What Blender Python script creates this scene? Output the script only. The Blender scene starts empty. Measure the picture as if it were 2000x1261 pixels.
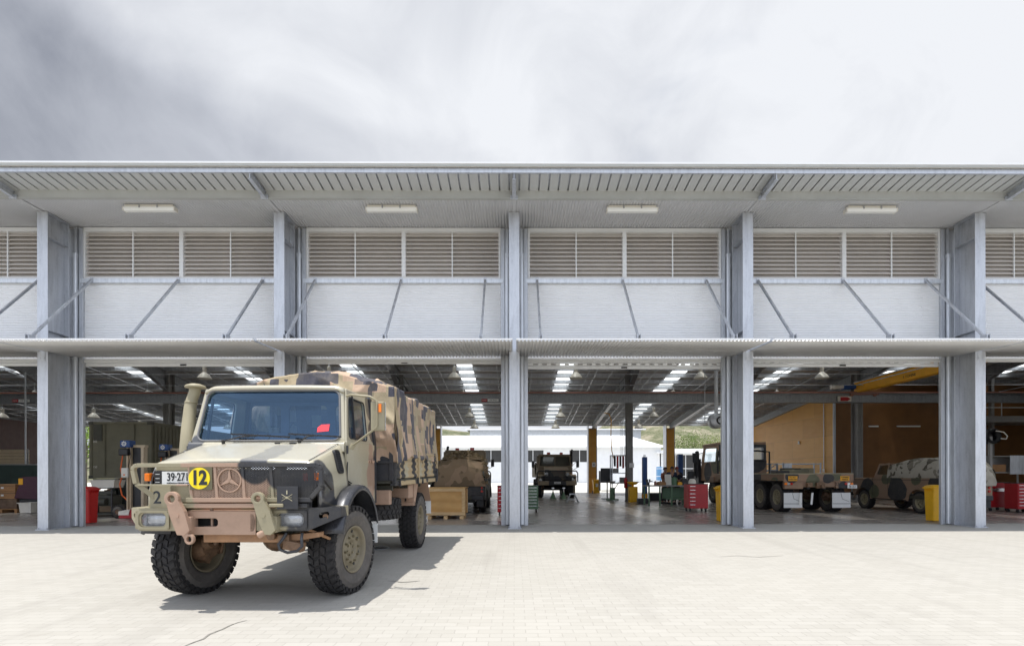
import bpy, bmesh, math, random
from mathutils import Vector, Matrix, Euler, noise as mn
R = math.radians
random.seed(7)
SC = bpy.context.scene
COL = SC.collection
# ------------------------------------------------------------------ camera, sky, sun, exposure
EYE = 1.356
cam = bpy.data.cameras.new('camera'); camo_ = bpy.data.objects.new('camera', cam); COL.objects.link(camo_)
cam.lens = 18.0; cam.sensor_width = 36.0; cam.sensor_fit = 'HORIZONTAL'
cam.clip_start = 0.1; cam.clip_end = 2000
cam.shift_x = -0.0060; cam.shift_y = 0.14875
camo_.matrix_world = Matrix.Translation((0, 0, EYE)) @ Matrix.Rotation(R(-0.39), 4, 'Z') @ Matrix.Rotation(R(90), 4, 'X') @ Matrix.Rotation(R(-0.11), 4, 'Z')
SC.camera = camo_

SUNV = Vector((-0.215, -0.11, 1.0)).normalized()       # towards the sun
sl = bpy.data.lights.new('sun', 'SUN'); sl.energy = 4.5; sl.angle = R(0.6); sl.color = (1.0, 0.955, 0.89)
so = bpy.data.objects.new('sun', sl); COL.objects.link(so)
so.rotation_euler = (-SUNV).to_track_quat('-Z', 'Y').to_euler(); so.location = (-10, 0, 40)

world = bpy.data.worlds.new('World'); SC.world = world; world.use_nodes = True
def setup_world():
    nt = world.node_tree; n = nt.nodes; L = nt.links
    for x in list(n): n.remove(x)
    def N(t, **k):
        x = n.new(t)
        for a, b in k.items(): setattr(x, a, b)
        return x
    def math_(op, a, b=None, c=None):
        x = N('ShaderNodeMath', operation=op)
        for i, v in enumerate((a, b, c)):
            if v is None: continue
            if isinstance(v, (int, float)): x.inputs[i].default_value = v
            else: L.new(v, x.inputs[i])
        return x.outputs[0]
    out = N('ShaderNodeOutputWorld')
    sky = N('ShaderNodeTexSky', sky_type='NISHITA'); sky.sun_disc = False
    sky.sun_elevation = math.asin(SUNV.z); sky.sun_rotation = math.atan2(SUNV.x, SUNV.y)
    b1 = N('ShaderNodeBackground'); b1.inputs[1].default_value = 0.10; L.new(sky.outputs[0], b1.inputs[0])
    tc = N('ShaderNodeTexCoord'); sp = N('ShaderNodeSeparateXYZ'); L.new(tc.outputs['Generated'], sp.inputs[0])
    z = math_('MAXIMUM', sp.outputs[2], 0.0); d = math_('ADD', z, 0.12)
    cx = math_('DIVIDE', sp.outputs[0], d); cy = math_('DIVIDE', sp.outputs[1], d)
    cb = N('ShaderNodeCombineXYZ'); L.new(cx, cb.inputs[0]); L.new(cy, cb.inputs[1])
    def noise(scale, detail, rough, off, dist=0.0, direct=False):
        mp = N('ShaderNodeMapping'); mp.inputs['Location'].default_value = off; L.new(tc.outputs['Generated'] if direct else cb.outputs[0], mp.inputs[0])
        x = N('ShaderNodeTexNoise'); x.inputs['Scale'].default_value = scale; x.inputs['Detail'].default_value = detail
        x.inputs['Roughness'].default_value = rough; x.inputs['Distortion'].default_value = dist
        L.new(mp.outputs[0], x.inputs['Vector']); return x.outputs[0]
    n1 = noise(1.15, 3.5, 0.42, (3.1, 1.7, 0), 0.45); n2 = noise(5.2, 7.0, 0.56, (8.2, 4.4, 1.3), 0.5, True)
    # a heavy grey bank of cloud low in the left of the view, thin bright cloud elsewhere
    def spot(v, lo, hi):
        dp = N('ShaderNodeVectorMath', operation='DOT_PRODUCT'); L.new(tc.outputs['Generated'], dp.inputs[0])
        dp.inputs[1].default_value = Vector(v).normalized()
        m = N('ShaderNodeMapRange', interpolation_type='SMOOTHERSTEP'); L.new(math_('ADD', dp.outputs['Value'], math_('MULTIPLY', math_('SUBTRACT', n1, 0.5), 0.22)), m.inputs[0])
        m.inputs[1].default_value = lo; m.inputs[2].default_value = hi
        return m.outputs[0]
    dark = spot((-1.0, 1.0, 0.72), 0.84, 1.01); bright = spot((0.9, 1.0, 0.75), 0.80, 1.0)
    top = spot((-0.62, 1.0, 0.98), 0.95, 1.01)
    v = math_('ADD', 0.175, math_('MULTIPLY', n1, 0.70)); v = math_('ADD', v, math_('MULTIPLY', n2, 0.62))
    v = math_('SUBTRACT', v, math_('MULTIPLY', dark, 0.40)); v = math_('ADD', v, math_('MULTIPLY', bright, 0.10))
    v = math_('ADD', v, math_('MULTIPLY', top, 0.20))
    v = math_('ADD', v, math_('MULTIPLY', spot((-0.48, 1.0, 0.80), 0.95, 1.01), 0.16))
    v = math_('MAXIMUM', v, 0.0)
    # unseen sky overhead and behind the viewer, brightened and tinted blue as added fill
    ov = N('ShaderNodeMapRange', interpolation_type='SMOOTHSTEP'); L.new(sp.outputs[1], ov.inputs[0])
    ov.inputs[1].default_value = 0.50; ov.inputs[2].default_value = 0.0; ov.inputs[3].default_value = 1.0; ov.inputs[4].default_value = 1.5
    ramp = N('ShaderNodeValToRGB'); L.new(v, ramp.inputs[0])
    e = ramp.color_ramp.elements
    e[0].position = 0.1; e[0].color = (0.20, 0.22, 0.275, 1); e[1].position = 0.95; e[1].color = (0.81, 0.83, 0.87, 1)
    m_ = e.new(0.55); m_.color = (0.52, 0.545, 0.605, 1)
    b2 = N('ShaderNodeBackground'); L.new(ov.outputs[0], b2.inputs[1]); tn = N('ShaderNodeMix'); tn.data_type = 'RGBA'; tn.blend_type = 'MULTIPLY'; tn.inputs[7].default_value = (0.93, 0.985, 1.09, 1)
    of = N('ShaderNodeMapRange', interpolation_type='SMOOTHSTEP'); L.new(sp.outputs[1], of.inputs[0]); of.inputs[1].default_value = 0.35; of.inputs[2].default_value = -0.1
    L.new(of.outputs[0], tn.inputs[0]); L.new(ramp.outputs[0], tn.inputs[6]); L.new(tn.outputs[2], b2.inputs[0])
    # small rents of blue where the cloud is thinnest
    rent = N('ShaderNodeMapRange', interpolation_type='SMOOTHSTEP'); L.new(noise(2.1, 4, 0.5, (1.4, 9.3, 0.2), 0.6), rent.inputs[0])
    rent.inputs[1].default_value = 0.62; rent.inputs[2].default_value = 0.78; rent.inputs[3].default_value = 1.0; rent.inputs[4].default_value = 0.86
    mx = N('ShaderNodeMixShader'); L.new(rent.outputs[0], mx.inputs[0]); L.new(b1.outputs[0], mx.inputs[1]); L.new(b2.outputs[0], mx.inputs[2])
    L.new(mx.outputs[0], out.inputs[0])
setup_world()
SC.view_settings.view_transform = 'Standard'; SC.view_settings.look = 'None'
SC.view_settings.exposure = 0.12; SC.view_settings.gamma = 1.0
SC.render.engine = 'CYCLES'
SC.cycles.max_bounces = 8; SC.cycles.diffuse_bounces = 7; SC.cycles.glossy_bounces = 4; SC.cycles.transmission_bounces = 6
SC.cycles.transparent_max_bounces = 8; SC.cycles.sample_clamp_indirect = 6.0; SC.cycles.use_denoising = True
SC.cycles.caustics_reflective = False; SC.cycles.caustics_refractive = False

# ------------------------------------------------------------------ materials
def _mat(name):
    m = bpy.data.materials.new(name); m.use_nodes = True
    nt = m.node_tree; b = nt.nodes['Principled BSDF']
    return m, nt, b
class NT:
    def __init__(s, nt, coord='Object'):
        s.nt = nt; s.n = nt.nodes; s.L = nt.links
        s.tc = s.n.new('ShaderNodeTexCoord'); s.co = s.tc.outputs[coord]
    def mapping(s, scale=(1, 1, 1), loc=(0, 0, 0), src=None, rot=(0, 0, 0)):
        m = s.n.new('ShaderNodeMapping'); m.inputs['Scale'].default_value = scale; m.inputs['Location'].default_value = loc
        m.inputs['Rotation'].default_value = rot
        s.L.new(src or s.co, m.inputs[0]); return m.outputs[0]
    def noise(s, scale, detail=4, rough=0.5, src=None, dist=0):
        x = s.n.new('ShaderNodeTexNoise'); x.inputs['Scale'].default_value = scale; x.inputs['Detail'].default_value = detail
        x.inputs['Roughness'].default_value = rough; x.inputs['Distortion'].default_value = dist
        s.L.new(src or s.co, x.inputs['Vector']); return x.outputs[0]
    def ramp(s, f, stops, mode='LINEAR'):
        r = s.n.new('ShaderNodeValToRGB'); s.L.new(f, r.inputs[0]); r.color_ramp.interpolation = mode
        e = r.color_ramp.elements
        while len(e) < len(stops): e.new(0.5)
        for i, (p, c) in enumerate(stops):
            e[i].position = p; e[i].color = (c, c, c, 1) if isinstance(c, (int, float)) else (*c, 1)
        return r.outputs[0]
    def mix(s, f, a, b, mode='MIX'):
        m = s.n.new('ShaderNodeMix'); m.data_type = 'RGBA'; m.blend_type = mode
        for i, v in ((0, f), (6, a), (7, b)):
            if isinstance(v, (int, float)): m.inputs[i].default_value = v
            elif isinstance(v, tuple): m.inputs[i].default_value = (*v, 1)
            else: s.L.new(v, m.inputs[i])
        return m.outputs[2]
    def math(s, op, a, b=None, c=None, clamp=False):
        x = s.n.new('ShaderNodeMath'); x.operation = op; x.use_clamp = clamp
        for i, v in enumerate((a, b, c)):
            if v is None: continue
            if isinstance(v, (int, float)): x.inputs[i].default_value = v
            else: s.L.new(v, x.inputs[i])
        return x.outputs[0]
    def bump(s, h, strength, dist, bsdf):
        b = s.n.new('ShaderNodeBump'); b.inputs['Strength'].default_value = strength; b.inputs['Distance'].default_value = dist
        s.L.new(h, b.inputs['Height']); s.L.new(b.outputs[0], bsdf.inputs['Normal'])
def mat(name, col, rough=0.6, metal=0.0, var=0.12, vs=2.0, grime=0.0, gcol=(0.12, 0.1, 0.08), bump=0.0, bs=40, bd=0.004, stretch=(1, 1, 1), spec=None):
    m, nt, b = _mat(name); t = NT(nt)
    co = t.mapping(stretch)
    f = t.noise(vs, 6, 0.6, co)
    lo = tuple(c * (1 - var) for c in col); hi = tuple(min(1, c * (1 + var)) for c in col)
    c = t.ramp(f, [(0.3, lo), (0.7, hi)])
    if grime:
        g = t.noise(vs * 3.7, 8, 0.7, co, 0.4)
        c = t.mix(t.ramp(g, [(0.5, 0.0), (0.75, grime)]), c, gcol)
    nt.links.new(c, b.inputs['Base Color'])
    b.inputs['Metallic'].default_value = metal
    r = t.ramp(t.noise(vs * 2.3, 5, 0.6, co), [(0.3, max(0.03, rough - 0.08)), (0.7, min(1, rough + 0.08))])
    nt.links.new(r, b.inputs['Roughness'])
    if spec is not None: b.inputs['Specular IOR Level'].default_value = spec
    if bump: t.bump(t.noise(bs, 4, 0.6, co), bump, bd, b)
    return m
def camo_blobs(name, base, layers, rough=0.55, wob=0.10, coat=0.0, dust=0.12, dustc=(0.36, 0.31, 0.22)):
    """smooth paint patches: layers = [(colour, [(x,y,z,r) ...]) ...] in the thing's own metres"""
    m, nt, b = _mat(name); t = NT(nt)
    w = nt.nodes.new('ShaderNodeTexNoise'); w.inputs['Scale'].default_value = 2.6; w.inputs['Detail'].default_value = 1.5
    nt.links.new(t.co, w.inputs['Vector'])
    wv = t.math('MULTIPLY', t.math('SUBTRACT', w.outputs[0], 0.5), 2.2 * wob / 0.1 * 0.1)
    c = base
    for col, blobs in layers:
        dmin = None
        for (x, y, z, r) in blobs:
            dn = nt.nodes.new('ShaderNodeVectorMath'); dn.operation = 'DISTANCE'
            nt.links.new(t.co, dn.inputs[0]); dn.inputs[1].default_value = (x, y, z)
            dd = t.math('SUBTRACT', dn.outputs['Value'], r)
            dmin = dd if dmin is None else t.math('MINIMUM', dmin, dd)
        dmin = t.math('ADD', dmin, wv)
        f = nt.nodes.new('ShaderNodeMapRange'); nt.links.new(dmin, f.inputs[0])
        f.inputs[1].default_value = -0.012; f.inputs[2].default_value = 0.012; f.inputs[3].default_value = 1.0; f.inputs[4].default_value = 0.0
        c = t.mix(f.outputs[0], c, col)
    g = t.noise(5, 8, 0.7); c = t.mix(t.ramp(g, [(0.42, 0.0), (0.75, dust)]), c, dustc)
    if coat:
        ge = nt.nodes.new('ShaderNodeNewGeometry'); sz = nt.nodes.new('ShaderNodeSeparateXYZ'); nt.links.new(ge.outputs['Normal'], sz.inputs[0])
        up = t.ramp(sz.outputs[2], [(0.80, 0.0), (0.96, 0.62)]); c = t.mix(t.math('MULTIPLY', up, t.ramp(t.noise(3.2, 6, 0.65), [(0.25, 0.75), (0.7, 1.0)])), c, (0.60, 0.58, 0.50))   # upward faces painted paler to imitate sunlit sheen
    g2 = t.noise(60, 3, 0.6); c = t.mix(t.ramp(g2, [(0.3, 0.10), (0.6, 0.0)]), c, (0.05, 0.045, 0.04))
    nt.links.new(c, b.inputs['Base Color'])
    nt.links.new(t.ramp(t.noise(7, 5, 0.6), [(0.3, rough - 0.07), (0.7, rough + 0.1)]), b.inputs['Roughness'])
    b.inputs['Coat Weight'].default_value = coat; b.inputs['Coat Roughness'].default_value = 0.2; b.inputs['Coat IOR'].default_value = 1.75
    t.bump(t.noise(22, 3, 0.5), 0.05, 0.004, b)
    return m
def camo_noise(name, cols, scale=1.3, rough=0.8, off=0.0, thr=(0.52, 0.56), bump=0.15):
    """patches from noise: cols = (base, second, third)"""
    m, nt, b = _mat(name); t = NT(nt)
    a = t.noise(scale, 1.5, 0.4, t.mapping(loc=(off, 3, 1)), 0.3); d = t.noise(scale * 1.15, 1.5, 0.4, t.mapping(loc=(9, off + 5, 2)), 0.4)
    c = t.mix(t.ramp(a, [(thr[0], 0.0), (thr[0] + 0.012, 1.0)]), cols[0], cols[1])
    c = t.mix(t.ramp(d, [(thr[1], 0.0), (thr[1] + 0.012, 1.0)]), c, cols[2])
    c = t.mix(t.ramp(t.noise(8, 6, 0.7), [(0.4, 0.0), (0.8, 0.3)]), c, (0.2, 0.17, 0.12))
    nt.links.new(c, b.inputs['Base Color']); b.inputs['Roughness'].default_value = rough
    if bump: t.bump(t.noise(9, 5, 0.6), bump, 0.03, b)
    return m
def camo_pixel(name):
    """printed canvas: blocky stepped patches"""
    m, nt, b = _mat(name); t = NT(nt)
    def snapped(sx, sy, sz, scale, off):
        sn = nt.nodes.new('ShaderNodeVectorMath'); sn.operation = 'SNAP'
        nt.links.new(t.mapping(loc=off), sn.inputs[0]); sn.inputs[1].default_value = (sx, sy, sz)
        mp = t.mapping((scale[0], scale[1], scale[2]), (0.31, 0.77, 0.13), sn.outputs[0])
        return t.noise(1.0, 1.2, 0.5, mp)
    a = snapped(0.16, 0.16, 0.16, (2.3, 1.8, 1.9), (0.05, 0.11, 0.07))
    k = snapped(0.125, 0.105, 0.09, (2.4, 3.1, 1.6), (0.02, 0.05, 0.03)); q = snapped(0.16, 0.2, 0.14, (2.4, 2.6, 1.7), (3.1, 1.2, 0.4))
    tan = (0.48, 0.335, 0.235); kh = (0.37, 0.30, 0.19); br = (0.30, 0.225, 0.14); bk = (0.050, 0.050, 0.068)
    c = t.mix(t.ramp(a, [(0.485, 0.0), (0.49, 1.0)]), tan, kh)
    c = t.mix(t.ramp(q, [(0.57, 0.0), (0.575, 1.0)]), c, br)
    c = t.mix(t.ramp(k, [(0.535, 0.0), (0.54, 1.0)]), c, bk)
    c = t.mix(t.ramp(t.noise(4, 8, 0.7), [(0.45, 0.0), (0.8, 0.25)]), c, (0.5, 0.42, 0.3))
    nt.links.new(c, b.inputs['Base Color']); b.inputs['Roughness'].default_value = 0.82
    b.inputs['Sheen Weight'].default_value = 0.1
    h = t.math('ADD', t.noise(5, 5, 0.6, t.mapping((1, 1, 0.35)), 0.8), t.math('MULTIPLY', t.noise(160, 2, 0.5), 0.06))
    t.bump(h, 0.7, 0.05, b)
    return m
def galv(name, col=(0.50, 0.53, 0.57), streak=1.0):
    m, nt, b = _mat(name); t = NT(nt)
    v = nt.nodes.new('ShaderNodeTexVoronoi'); v.inputs['Scale'].default_value = 28; nt.links.new(t.co, v.inputs['Vector'])
    st = t.noise(3.0, 7, 0.65, t.mapping((3.0, 3.0, 0.45)), 0.3)
    c = t.ramp(st, [(0.25, tuple(x * 0.72 for x in col)), (0.5, col), (0.8, tuple(min(1, x * 1.22) for x in col))])
    sep = nt.nodes.new('ShaderNodeSeparateColor'); nt.links.new(v.outputs['Color'], sep.inputs[0])
    c = t.mix(t.math('MULTIPLY', sep.outputs[0], 0.16), c, (0.78, 0.8, 0.84))
    c = t.mix(t.ramp(t.noise(9, 8, 0.75, t.mapping((2, 2, 0.7))), [(0.62, 0.0), (0.74, 0.35)]), c, (0.74, 0.75, 0.76))
    nt.links.new(c, b.inputs['Base Color']); b.inputs['Metallic'].default_value = 0.72
    nt.links.new(t.ramp(st, [(0.3, 0.40), (0.7, 0.55)]), b.inputs['Roughness'])
    t.bump(t.noise(3, 3, 0.5), 0.08, 0.01, b)
    return m
def glass(name, tint=(0.75, 0.85, 0.9), rough=0.02, refl=(1, 1, 1), ior=1.5):
    m, nt, b = _mat(name)
    out = nt.nodes['Material Output']; tr = nt.nodes.new('ShaderNodeBsdfTransparent'); tr.inputs[0].default_value = (*tint, 1)
    gl = nt.nodes.new('ShaderNodeBsdfGlossy'); gl.inputs['Roughness'].default_value = rough; gl.inputs[0].default_value = (*refl, 1)
    t = NT(nt); ge = nt.nodes.new('ShaderNodeNewGeometry'); dp = nt.nodes.new('ShaderNodeVectorMath'); dp.operation = 'DOT_PRODUCT'
    nt.links.new(ge.outputs['Normal'], dp.inputs[0]); nt.links.new(ge.outputs['Incoming'], dp.inputs[1]); f0 = ((ior - 1) / (ior + 1)) ** 2
    fr = t.math('MULTIPLY_ADD', t.math('POWER', t.math('SUBTRACT', 1.0, t.math('ABSOLUTE', dp.outputs['Value']), clamp=True), 5.0), 1 - f0, f0)
    mx = nt.nodes.new('ShaderNodeMixShader'); nt.links.new(fr, mx.inputs[0]); nt.links.new(tr.outputs[0], mx.inputs[1]); nt.links.new(gl.outputs[0], mx.inputs[2])
    nt.links.new(mx.outputs[0], out.inputs[0]); nt.nodes.remove(b)
    return m
def wood(name, c1, c2, scale=3.0, axis=(1, 1, 8), rough=0.6):
    m, nt, b = _mat(name); t = NT(nt)
    w = nt.nodes.new('ShaderNodeTexWave'); w.wave_type = 'BANDS'; w.bands_direction = 'Z'
    w.inputs['Scale'].default_value = scale; w.inputs['Distortion'].default_value = 7; w.inputs['Detail'].default_value = 3
    w.inputs['Detail Scale'].default_value = 1.2
    nt.links.new(t.mapping(axis), w.inputs['Vector'])
    c = t.ramp(w.outputs[0], [(0.1, c1), (0.9, c2)])
    c = t.mix(t.ramp(t.noise(2.0, 6, 0.6), [(0.35, 0.35), (0.65, 0.0)]), c, tuple(x * 0.6 for x in c1))
    nt.links.new(c, b.inputs['Base Color']); b.inputs['Roughness'].default_value = rough
    return m

TAN = (0.40, 0.265, 0.19); KHA = (0.31, 0.275, 0.18); BLK = (0.030, 0.031, 0.036); LKH = (0.36, 0.35, 0.235)
def ply_mat():
    m, nt, b = _mat('plywood lining'); t = NT(nt)
    br = nt.nodes.new('ShaderNodeTexBrick'); br.inputs['Scale'].default_value = 1.0; br.inputs['Brick Width'].default_value = 2.4
    br.inputs['Row Height'].default_value = 1.2; br.inputs['Mortar Size'].default_value = 0.006; br.offset = 0.5
    br.inputs['Color1'].default_value = (0.74, 0.37, 0.065, 1); br.inputs['Color2'].default_value = (0.60, 0.28, 0.04, 1); br.inputs['Mortar'].default_value = (0.30, 0.14, 0.03, 1)
    # use depth+across for u, height for v
    sp = nt.nodes.new('ShaderNodeSeparateXYZ'); nt.links.new(t.co, sp.inputs[0]); cb = nt.nodes.new('ShaderNodeCombineXYZ')
    nt.links.new(t.math('ADD', sp.outputs[0], sp.outputs[1]), cb.inputs[0]); nt.links.new(sp.outputs[2], cb.inputs[1]); nt.links.new(cb.outputs[0], br.inputs['Vector'])
    c = t.mix(t.ramp(t.noise(1.2, 6, 0.6, t.mapping((1, 1, 3.5))), [(0.3, 0.0), (0.7, 0.35)]), br.outputs[0], (0.80, 0.46, 0.12))
    nt.links.new(c, b.inputs['Base Color']); b.inputs['Roughness'].default_value = 0.45
    return m
def paving_mat():
    m, nt, b = _mat('block paving'); t = NT(nt)
    def brick(w, h, mort):
        br = nt.nodes.new('ShaderNodeTexBrick'); br.inputs['Scale'].default_value = 1.0; br.inputs['Brick Width'].default_value = w
        br.inputs['Row Height'].default_value = h; br.inputs['Mortar Size'].default_value = mort; br.inputs['Mortar Smooth'].default_value = 0.4
        wn = nt.nodes.new('ShaderNodeTexNoise'); wn.inputs['Scale'].default_value = 26; nt.links.new(t.co, wn.inputs['Vector'])
        ma = nt.nodes.new('ShaderNodeVectorMath'); ma.operation = 'MULTIPLY_ADD'; nt.links.new(wn.outputs['Color'], ma.inputs[0])
        ma.inputs[1].default_value = (0.018, 0.018, 0); nt.links.new(t.co, ma.inputs[2]); nt.links.new(ma.outputs[0], br.inputs['Vector'])
        return br
    br = brick(0.22, 0.112, 0.0042)
    A = (0.365, 0.35, 0.315); br.inputs['Color1'].default_value = (*A, 1); br.inputs['Color2'].default_value = (0.40, 0.385, 0.35, 1); br.inputs['Mortar'].default_value = (0.30, 0.285, 0.255, 1)
    c = br.outputs[0]
    big = t.noise(0.35, 5, 0.6); c = t.mix(t.ramp(big, [(0.35, 0.0), (0.7, 0.35)]), c, (0.435, 0.415, 0.37))
    c = t.mix(t.ramp(t.noise(2.5, 8, 0.75), [(0.55, 0.0), (0.8, 0.3)]), c, (0.33, 0.31, 0.28))
    sp = t.noise(34, 3, 0.6); c = t.mix(t.ramp(sp, [(0.70, 0.0), (0.76, 0.5)]), c, (0.14, 0.12, 0.10))
    st = t.noise(1.1, 6, 0.6, t.mapping((1, 4, 1), (4, 2, 0)), 1.0); c = t.mix(t.ramp(st, [(0.63, 0.0), (0.70, 0.30)]), c, (0.28, 0.26, 0.225))
    tr = t.noise(0.9, 4, 0.5, t.mapping((2.4, 0.22, 1), (1, 6, 0), rot=(0, 0, 0.25)), 0.5); c = t.mix(t.ramp(tr, [(0.56, 0.0), (0.66, 0.22)]), c, (0.27, 0.255, 0.23))
    nt.links.new(c, b.inputs['Base Color']); b.inputs['Roughness'].default_value = 0.85
    h = t.math('SUBTRACT', t.math('MULTIPLY', t.noise(60, 3, 0.6), 0.3), br.outputs['Fac'])
    t.bump(h, 0.42, 0.006, b)
    return m
def slab_mat():
    m, nt, b = _mat('polished concrete'); t = NT(nt)
    c = t.ramp(t.noise(0.6, 7, 0.6), [(0.3, (0.27, 0.24, 0.215)), (0.7, (0.38, 0.345, 0.315))])
    c = t.mix(t.ramp(t.noise(1.4, 8, 0.7, None, 0.6), [(0.5, 0.0), (0.8, 0.4)]), c, (0.2, 0.175, 0.16))
    nt.links.new(c, b.inputs['Base Color'])
    nt.links.new(t.ramp(t.noise(0.8, 3, 0.5), [(0.3, 0.24), (0.7, 0.32)]), b.inputs['Roughness'])
    b.inputs['Specular IOR Level'].default_value = 0.38
    return m
MT = {}
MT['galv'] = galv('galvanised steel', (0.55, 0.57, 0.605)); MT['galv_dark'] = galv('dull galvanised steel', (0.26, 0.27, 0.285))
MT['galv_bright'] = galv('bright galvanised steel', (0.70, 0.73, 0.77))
MT['white'] = mat('white painted steel', (0.78, 0.79, 0.80), 0.42, 0.0, 0.04, 1.5, 0.10, (0.55, 0.54, 0.52))
MT['wsheet'] = mat('white corrugated steel', (0.90, 0.905, 0.915), 0.38, 0.0, 0.04, 0.8, 0.12, (0.6, 0.6, 0.6))
MT['zinc'] = mat('zincalume sheet', (0.66, 0.66, 0.66), 0.36, 0.35, 0.06, 0.9, 0.12, (0.45, 0.44, 0.42))
MT['beige'] = mat('cream painted flashing', (0.46, 0.47, 0.455), 0.5, 0.0, 0.06, 1.2, 0.15, (0.3, 0.28, 0.22))
MT['pan'] = mat('cream roof pan', (0.52, 0.54, 0.55), 0.5, 0.0, 0.05, 1.2, 0.1, (0.4, 0.38, 0.33))
MT['louvre'] = mat('taupe louvre blade', (0.60, 0.56, 0.52), 0.5, 0.0, 0.05, 2)
MT['gap'] = mat('dark seam', (0.04, 0.04, 0.04), 0.8)
MT['soffit'] = mat('grey ribbed soffit sheet', (0.62, 0.63, 0.65), 0.45, 0.1, 0.05, 1.0, 0.12, (0.45, 0.44, 0.42))
MT['roofin'] = mat('roof lining', (0.55, 0.53, 0.50), 0.45, 0.3, 0.15, 1.2, 0.3, (0.12, 0.11, 0.1))
MT['steel_in'] = mat('grey painted steelwork', (0.30, 0.295, 0.29), 0.5, 0.2, 0.12, 1.5, 0.2)
MT['redox'] = mat('red oxide rail', (0.34, 0.15, 0.11), 0.6, 0.1, 0.15, 2)
MT['black'] = mat('black plastic', (0.018, 0.018, 0.02), 0.45)
MT['rubber'] = mat('tyre rubber', (0.019, 0.018, 0.019), 0.8, 0.0, 0.25, 6, 0.25, (0.06, 0.053, 0.046), 0.3, 60)
MT['rubber_side'] = mat('dusty tyre sidewall', (0.095, 0.087, 0.08), 0.85, 0.0, 0.25, 5, 0.5, (0.17, 0.15, 0.125), 0.2, 40)
MT['red'] = mat('red paint', (0.42, 0.012, 0.018), 0.4, 0, 0.1, 3)
MT['binred'] = mat('red bin plastic', (0.62, 0.014, 0.012), 0.45, 0, 0.08, 3, 0.1)
MT['binyellow'] = mat('yellow bin plastic', (0.86, 0.47, 0.008), 0.45, 0, 0.06, 3, 0.1)
MT['yellow'] = mat('yellow paint', (0.90, 0.43, 0.012), 0.45, 0, 0.08, 3)
MT['blue'] = mat('blue paint', (0.012, 0.065, 0.24), 0.45, 0, 0.1, 3)
MT['cream'] = mat('cream enamel', (0.55, 0.44, 0.30), 0.45, 0, 0.08, 3, 0.2)
MT['green'] = mat('green enamel', (0.10, 0.19, 0.105), 0.45, 0, 0.1, 3, 0.15)
MT['dgreen'] = mat('dark green paint', (0.025, 0.045, 0.04), 0.55, 0, 0.15, 2)
MT['olive'] = mat('drab olive paint', (0.155, 0.145, 0.095), 0.6, 0, 0.12, 1.5, 0.3, (0.08, 0.07, 0.05))
MT['olive_d'] = mat('dark olive paint', (0.06, 0.06, 0.045), 0.6, 0, 0.15, 2, 0.2)
MT['chrome'] = mat('bare metal', (0.6, 0.6, 0.6), 0.25, 0.9, 0.08, 4)
MT['lamp'] = mat('cream lamp enamel', (0.72, 0.69, 0.62), 0.4, 0, 0.05, 3)
MT['diffuser'] = mat('opal diffuser', (0.85, 0.85, 0.82), 0.35, 0, 0.02, 3)
MT['pine'] = wood('pine plywood', (0.60, 0.33, 0.105), (0.68, 0.40, 0.145), 0.55, (1.0, 1.0, 2.2))
MT['pineb'] = wood('pine batten', (0.66, 0.44, 0.21), (0.72, 0.50, 0.26), 3, (1, 1, 1))
MT['oranget'] = wood('stained crate wood', (0.30, 0.15, 0.06), (0.42, 0.22, 0.09), 3, (1, 1, 3))
MT['ply'] = ply_mat()
MT['glass'] = glass('vehicle glass'); MT['glassb'] = glass('windscreen with sky reflection colour', (0.50, 0.66, 0.86), 0.02, (0.45, 0.70, 1.0), 2.0)  # blue in the windscreen glass imitates a reflected blue sky
MT['paving'] = paving_mat(); MT['slab'] = slab_mat()
MT['tarp'] = camo_pixel('printed camouflage canvas')
MT['amber'] = mat('amber lens', (0.95, 0.22, 0.01), 0.2, 0, 0.05, 5)
MT['redlens'] = mat('red lens', (0.5, 0.02, 0.01), 0.2, 0, 0.05, 5)
MT['paper'] = mat('white plate', (0.80, 0.81, 0.80), 0.5, 0, 0.03, 4)
MT['ink'] = mat('dark lettering', (0.02, 0.025, 0.03), 0.6, 0, 0.05, 4)
MT['tanp'] = mat('tan paint', TAN, 0.5, 0.0, 0.09, 2.5, 0.25, (0.20, 0.14, 0.09), 0.05, 20)
MT['khap'] = mat('khaki paint', KHA, 0.5, 0.0, 0.09, 2.5, 0.25, (0.13, 0.11, 0.07), 0.05, 20)
MT['blkp'] = mat('black camouflage paint', BLK, 0.5, 0.0, 0.2, 3, 0.3, (0.10, 0.09, 0.07), 0.05, 20)
MT['seat'] = mat('blue grey cab trim', (0.13, 0.16, 0.22), 0.6, 0, 0.15, 5)
MT['lens'] = mat('headlamp glass', (0.62, 0.64, 0.66), 0.12, 0.55, 0.25, 30)
def skylight_mat():
    m, nt, b = _mat('translucent roof sheet')
    out = nt.nodes['Material Output']; tr = nt.nodes.new('ShaderNodeBsdfTranslucent'); tr.inputs[0].default_value = (0.86, 0.9, 0.88, 1)
    tp = nt.nodes.new('ShaderNodeBsdfTransparent'); tp.inputs[0].default_value = (0.9, 0.93, 0.92, 1)
    mx = nt.nodes.new('ShaderNodeMixShader'); mx.inputs[0].default_value = 0.25
    nt.links.new(tr.outputs[0], mx.inputs[1]); nt.links.new(tp.outputs[0], mx.inputs[2]); nt.links.new(mx.outputs[0], out.inputs[0]); nt.nodes.remove(b)
    return m
MT['skylight'] = skylight_mat()

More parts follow.
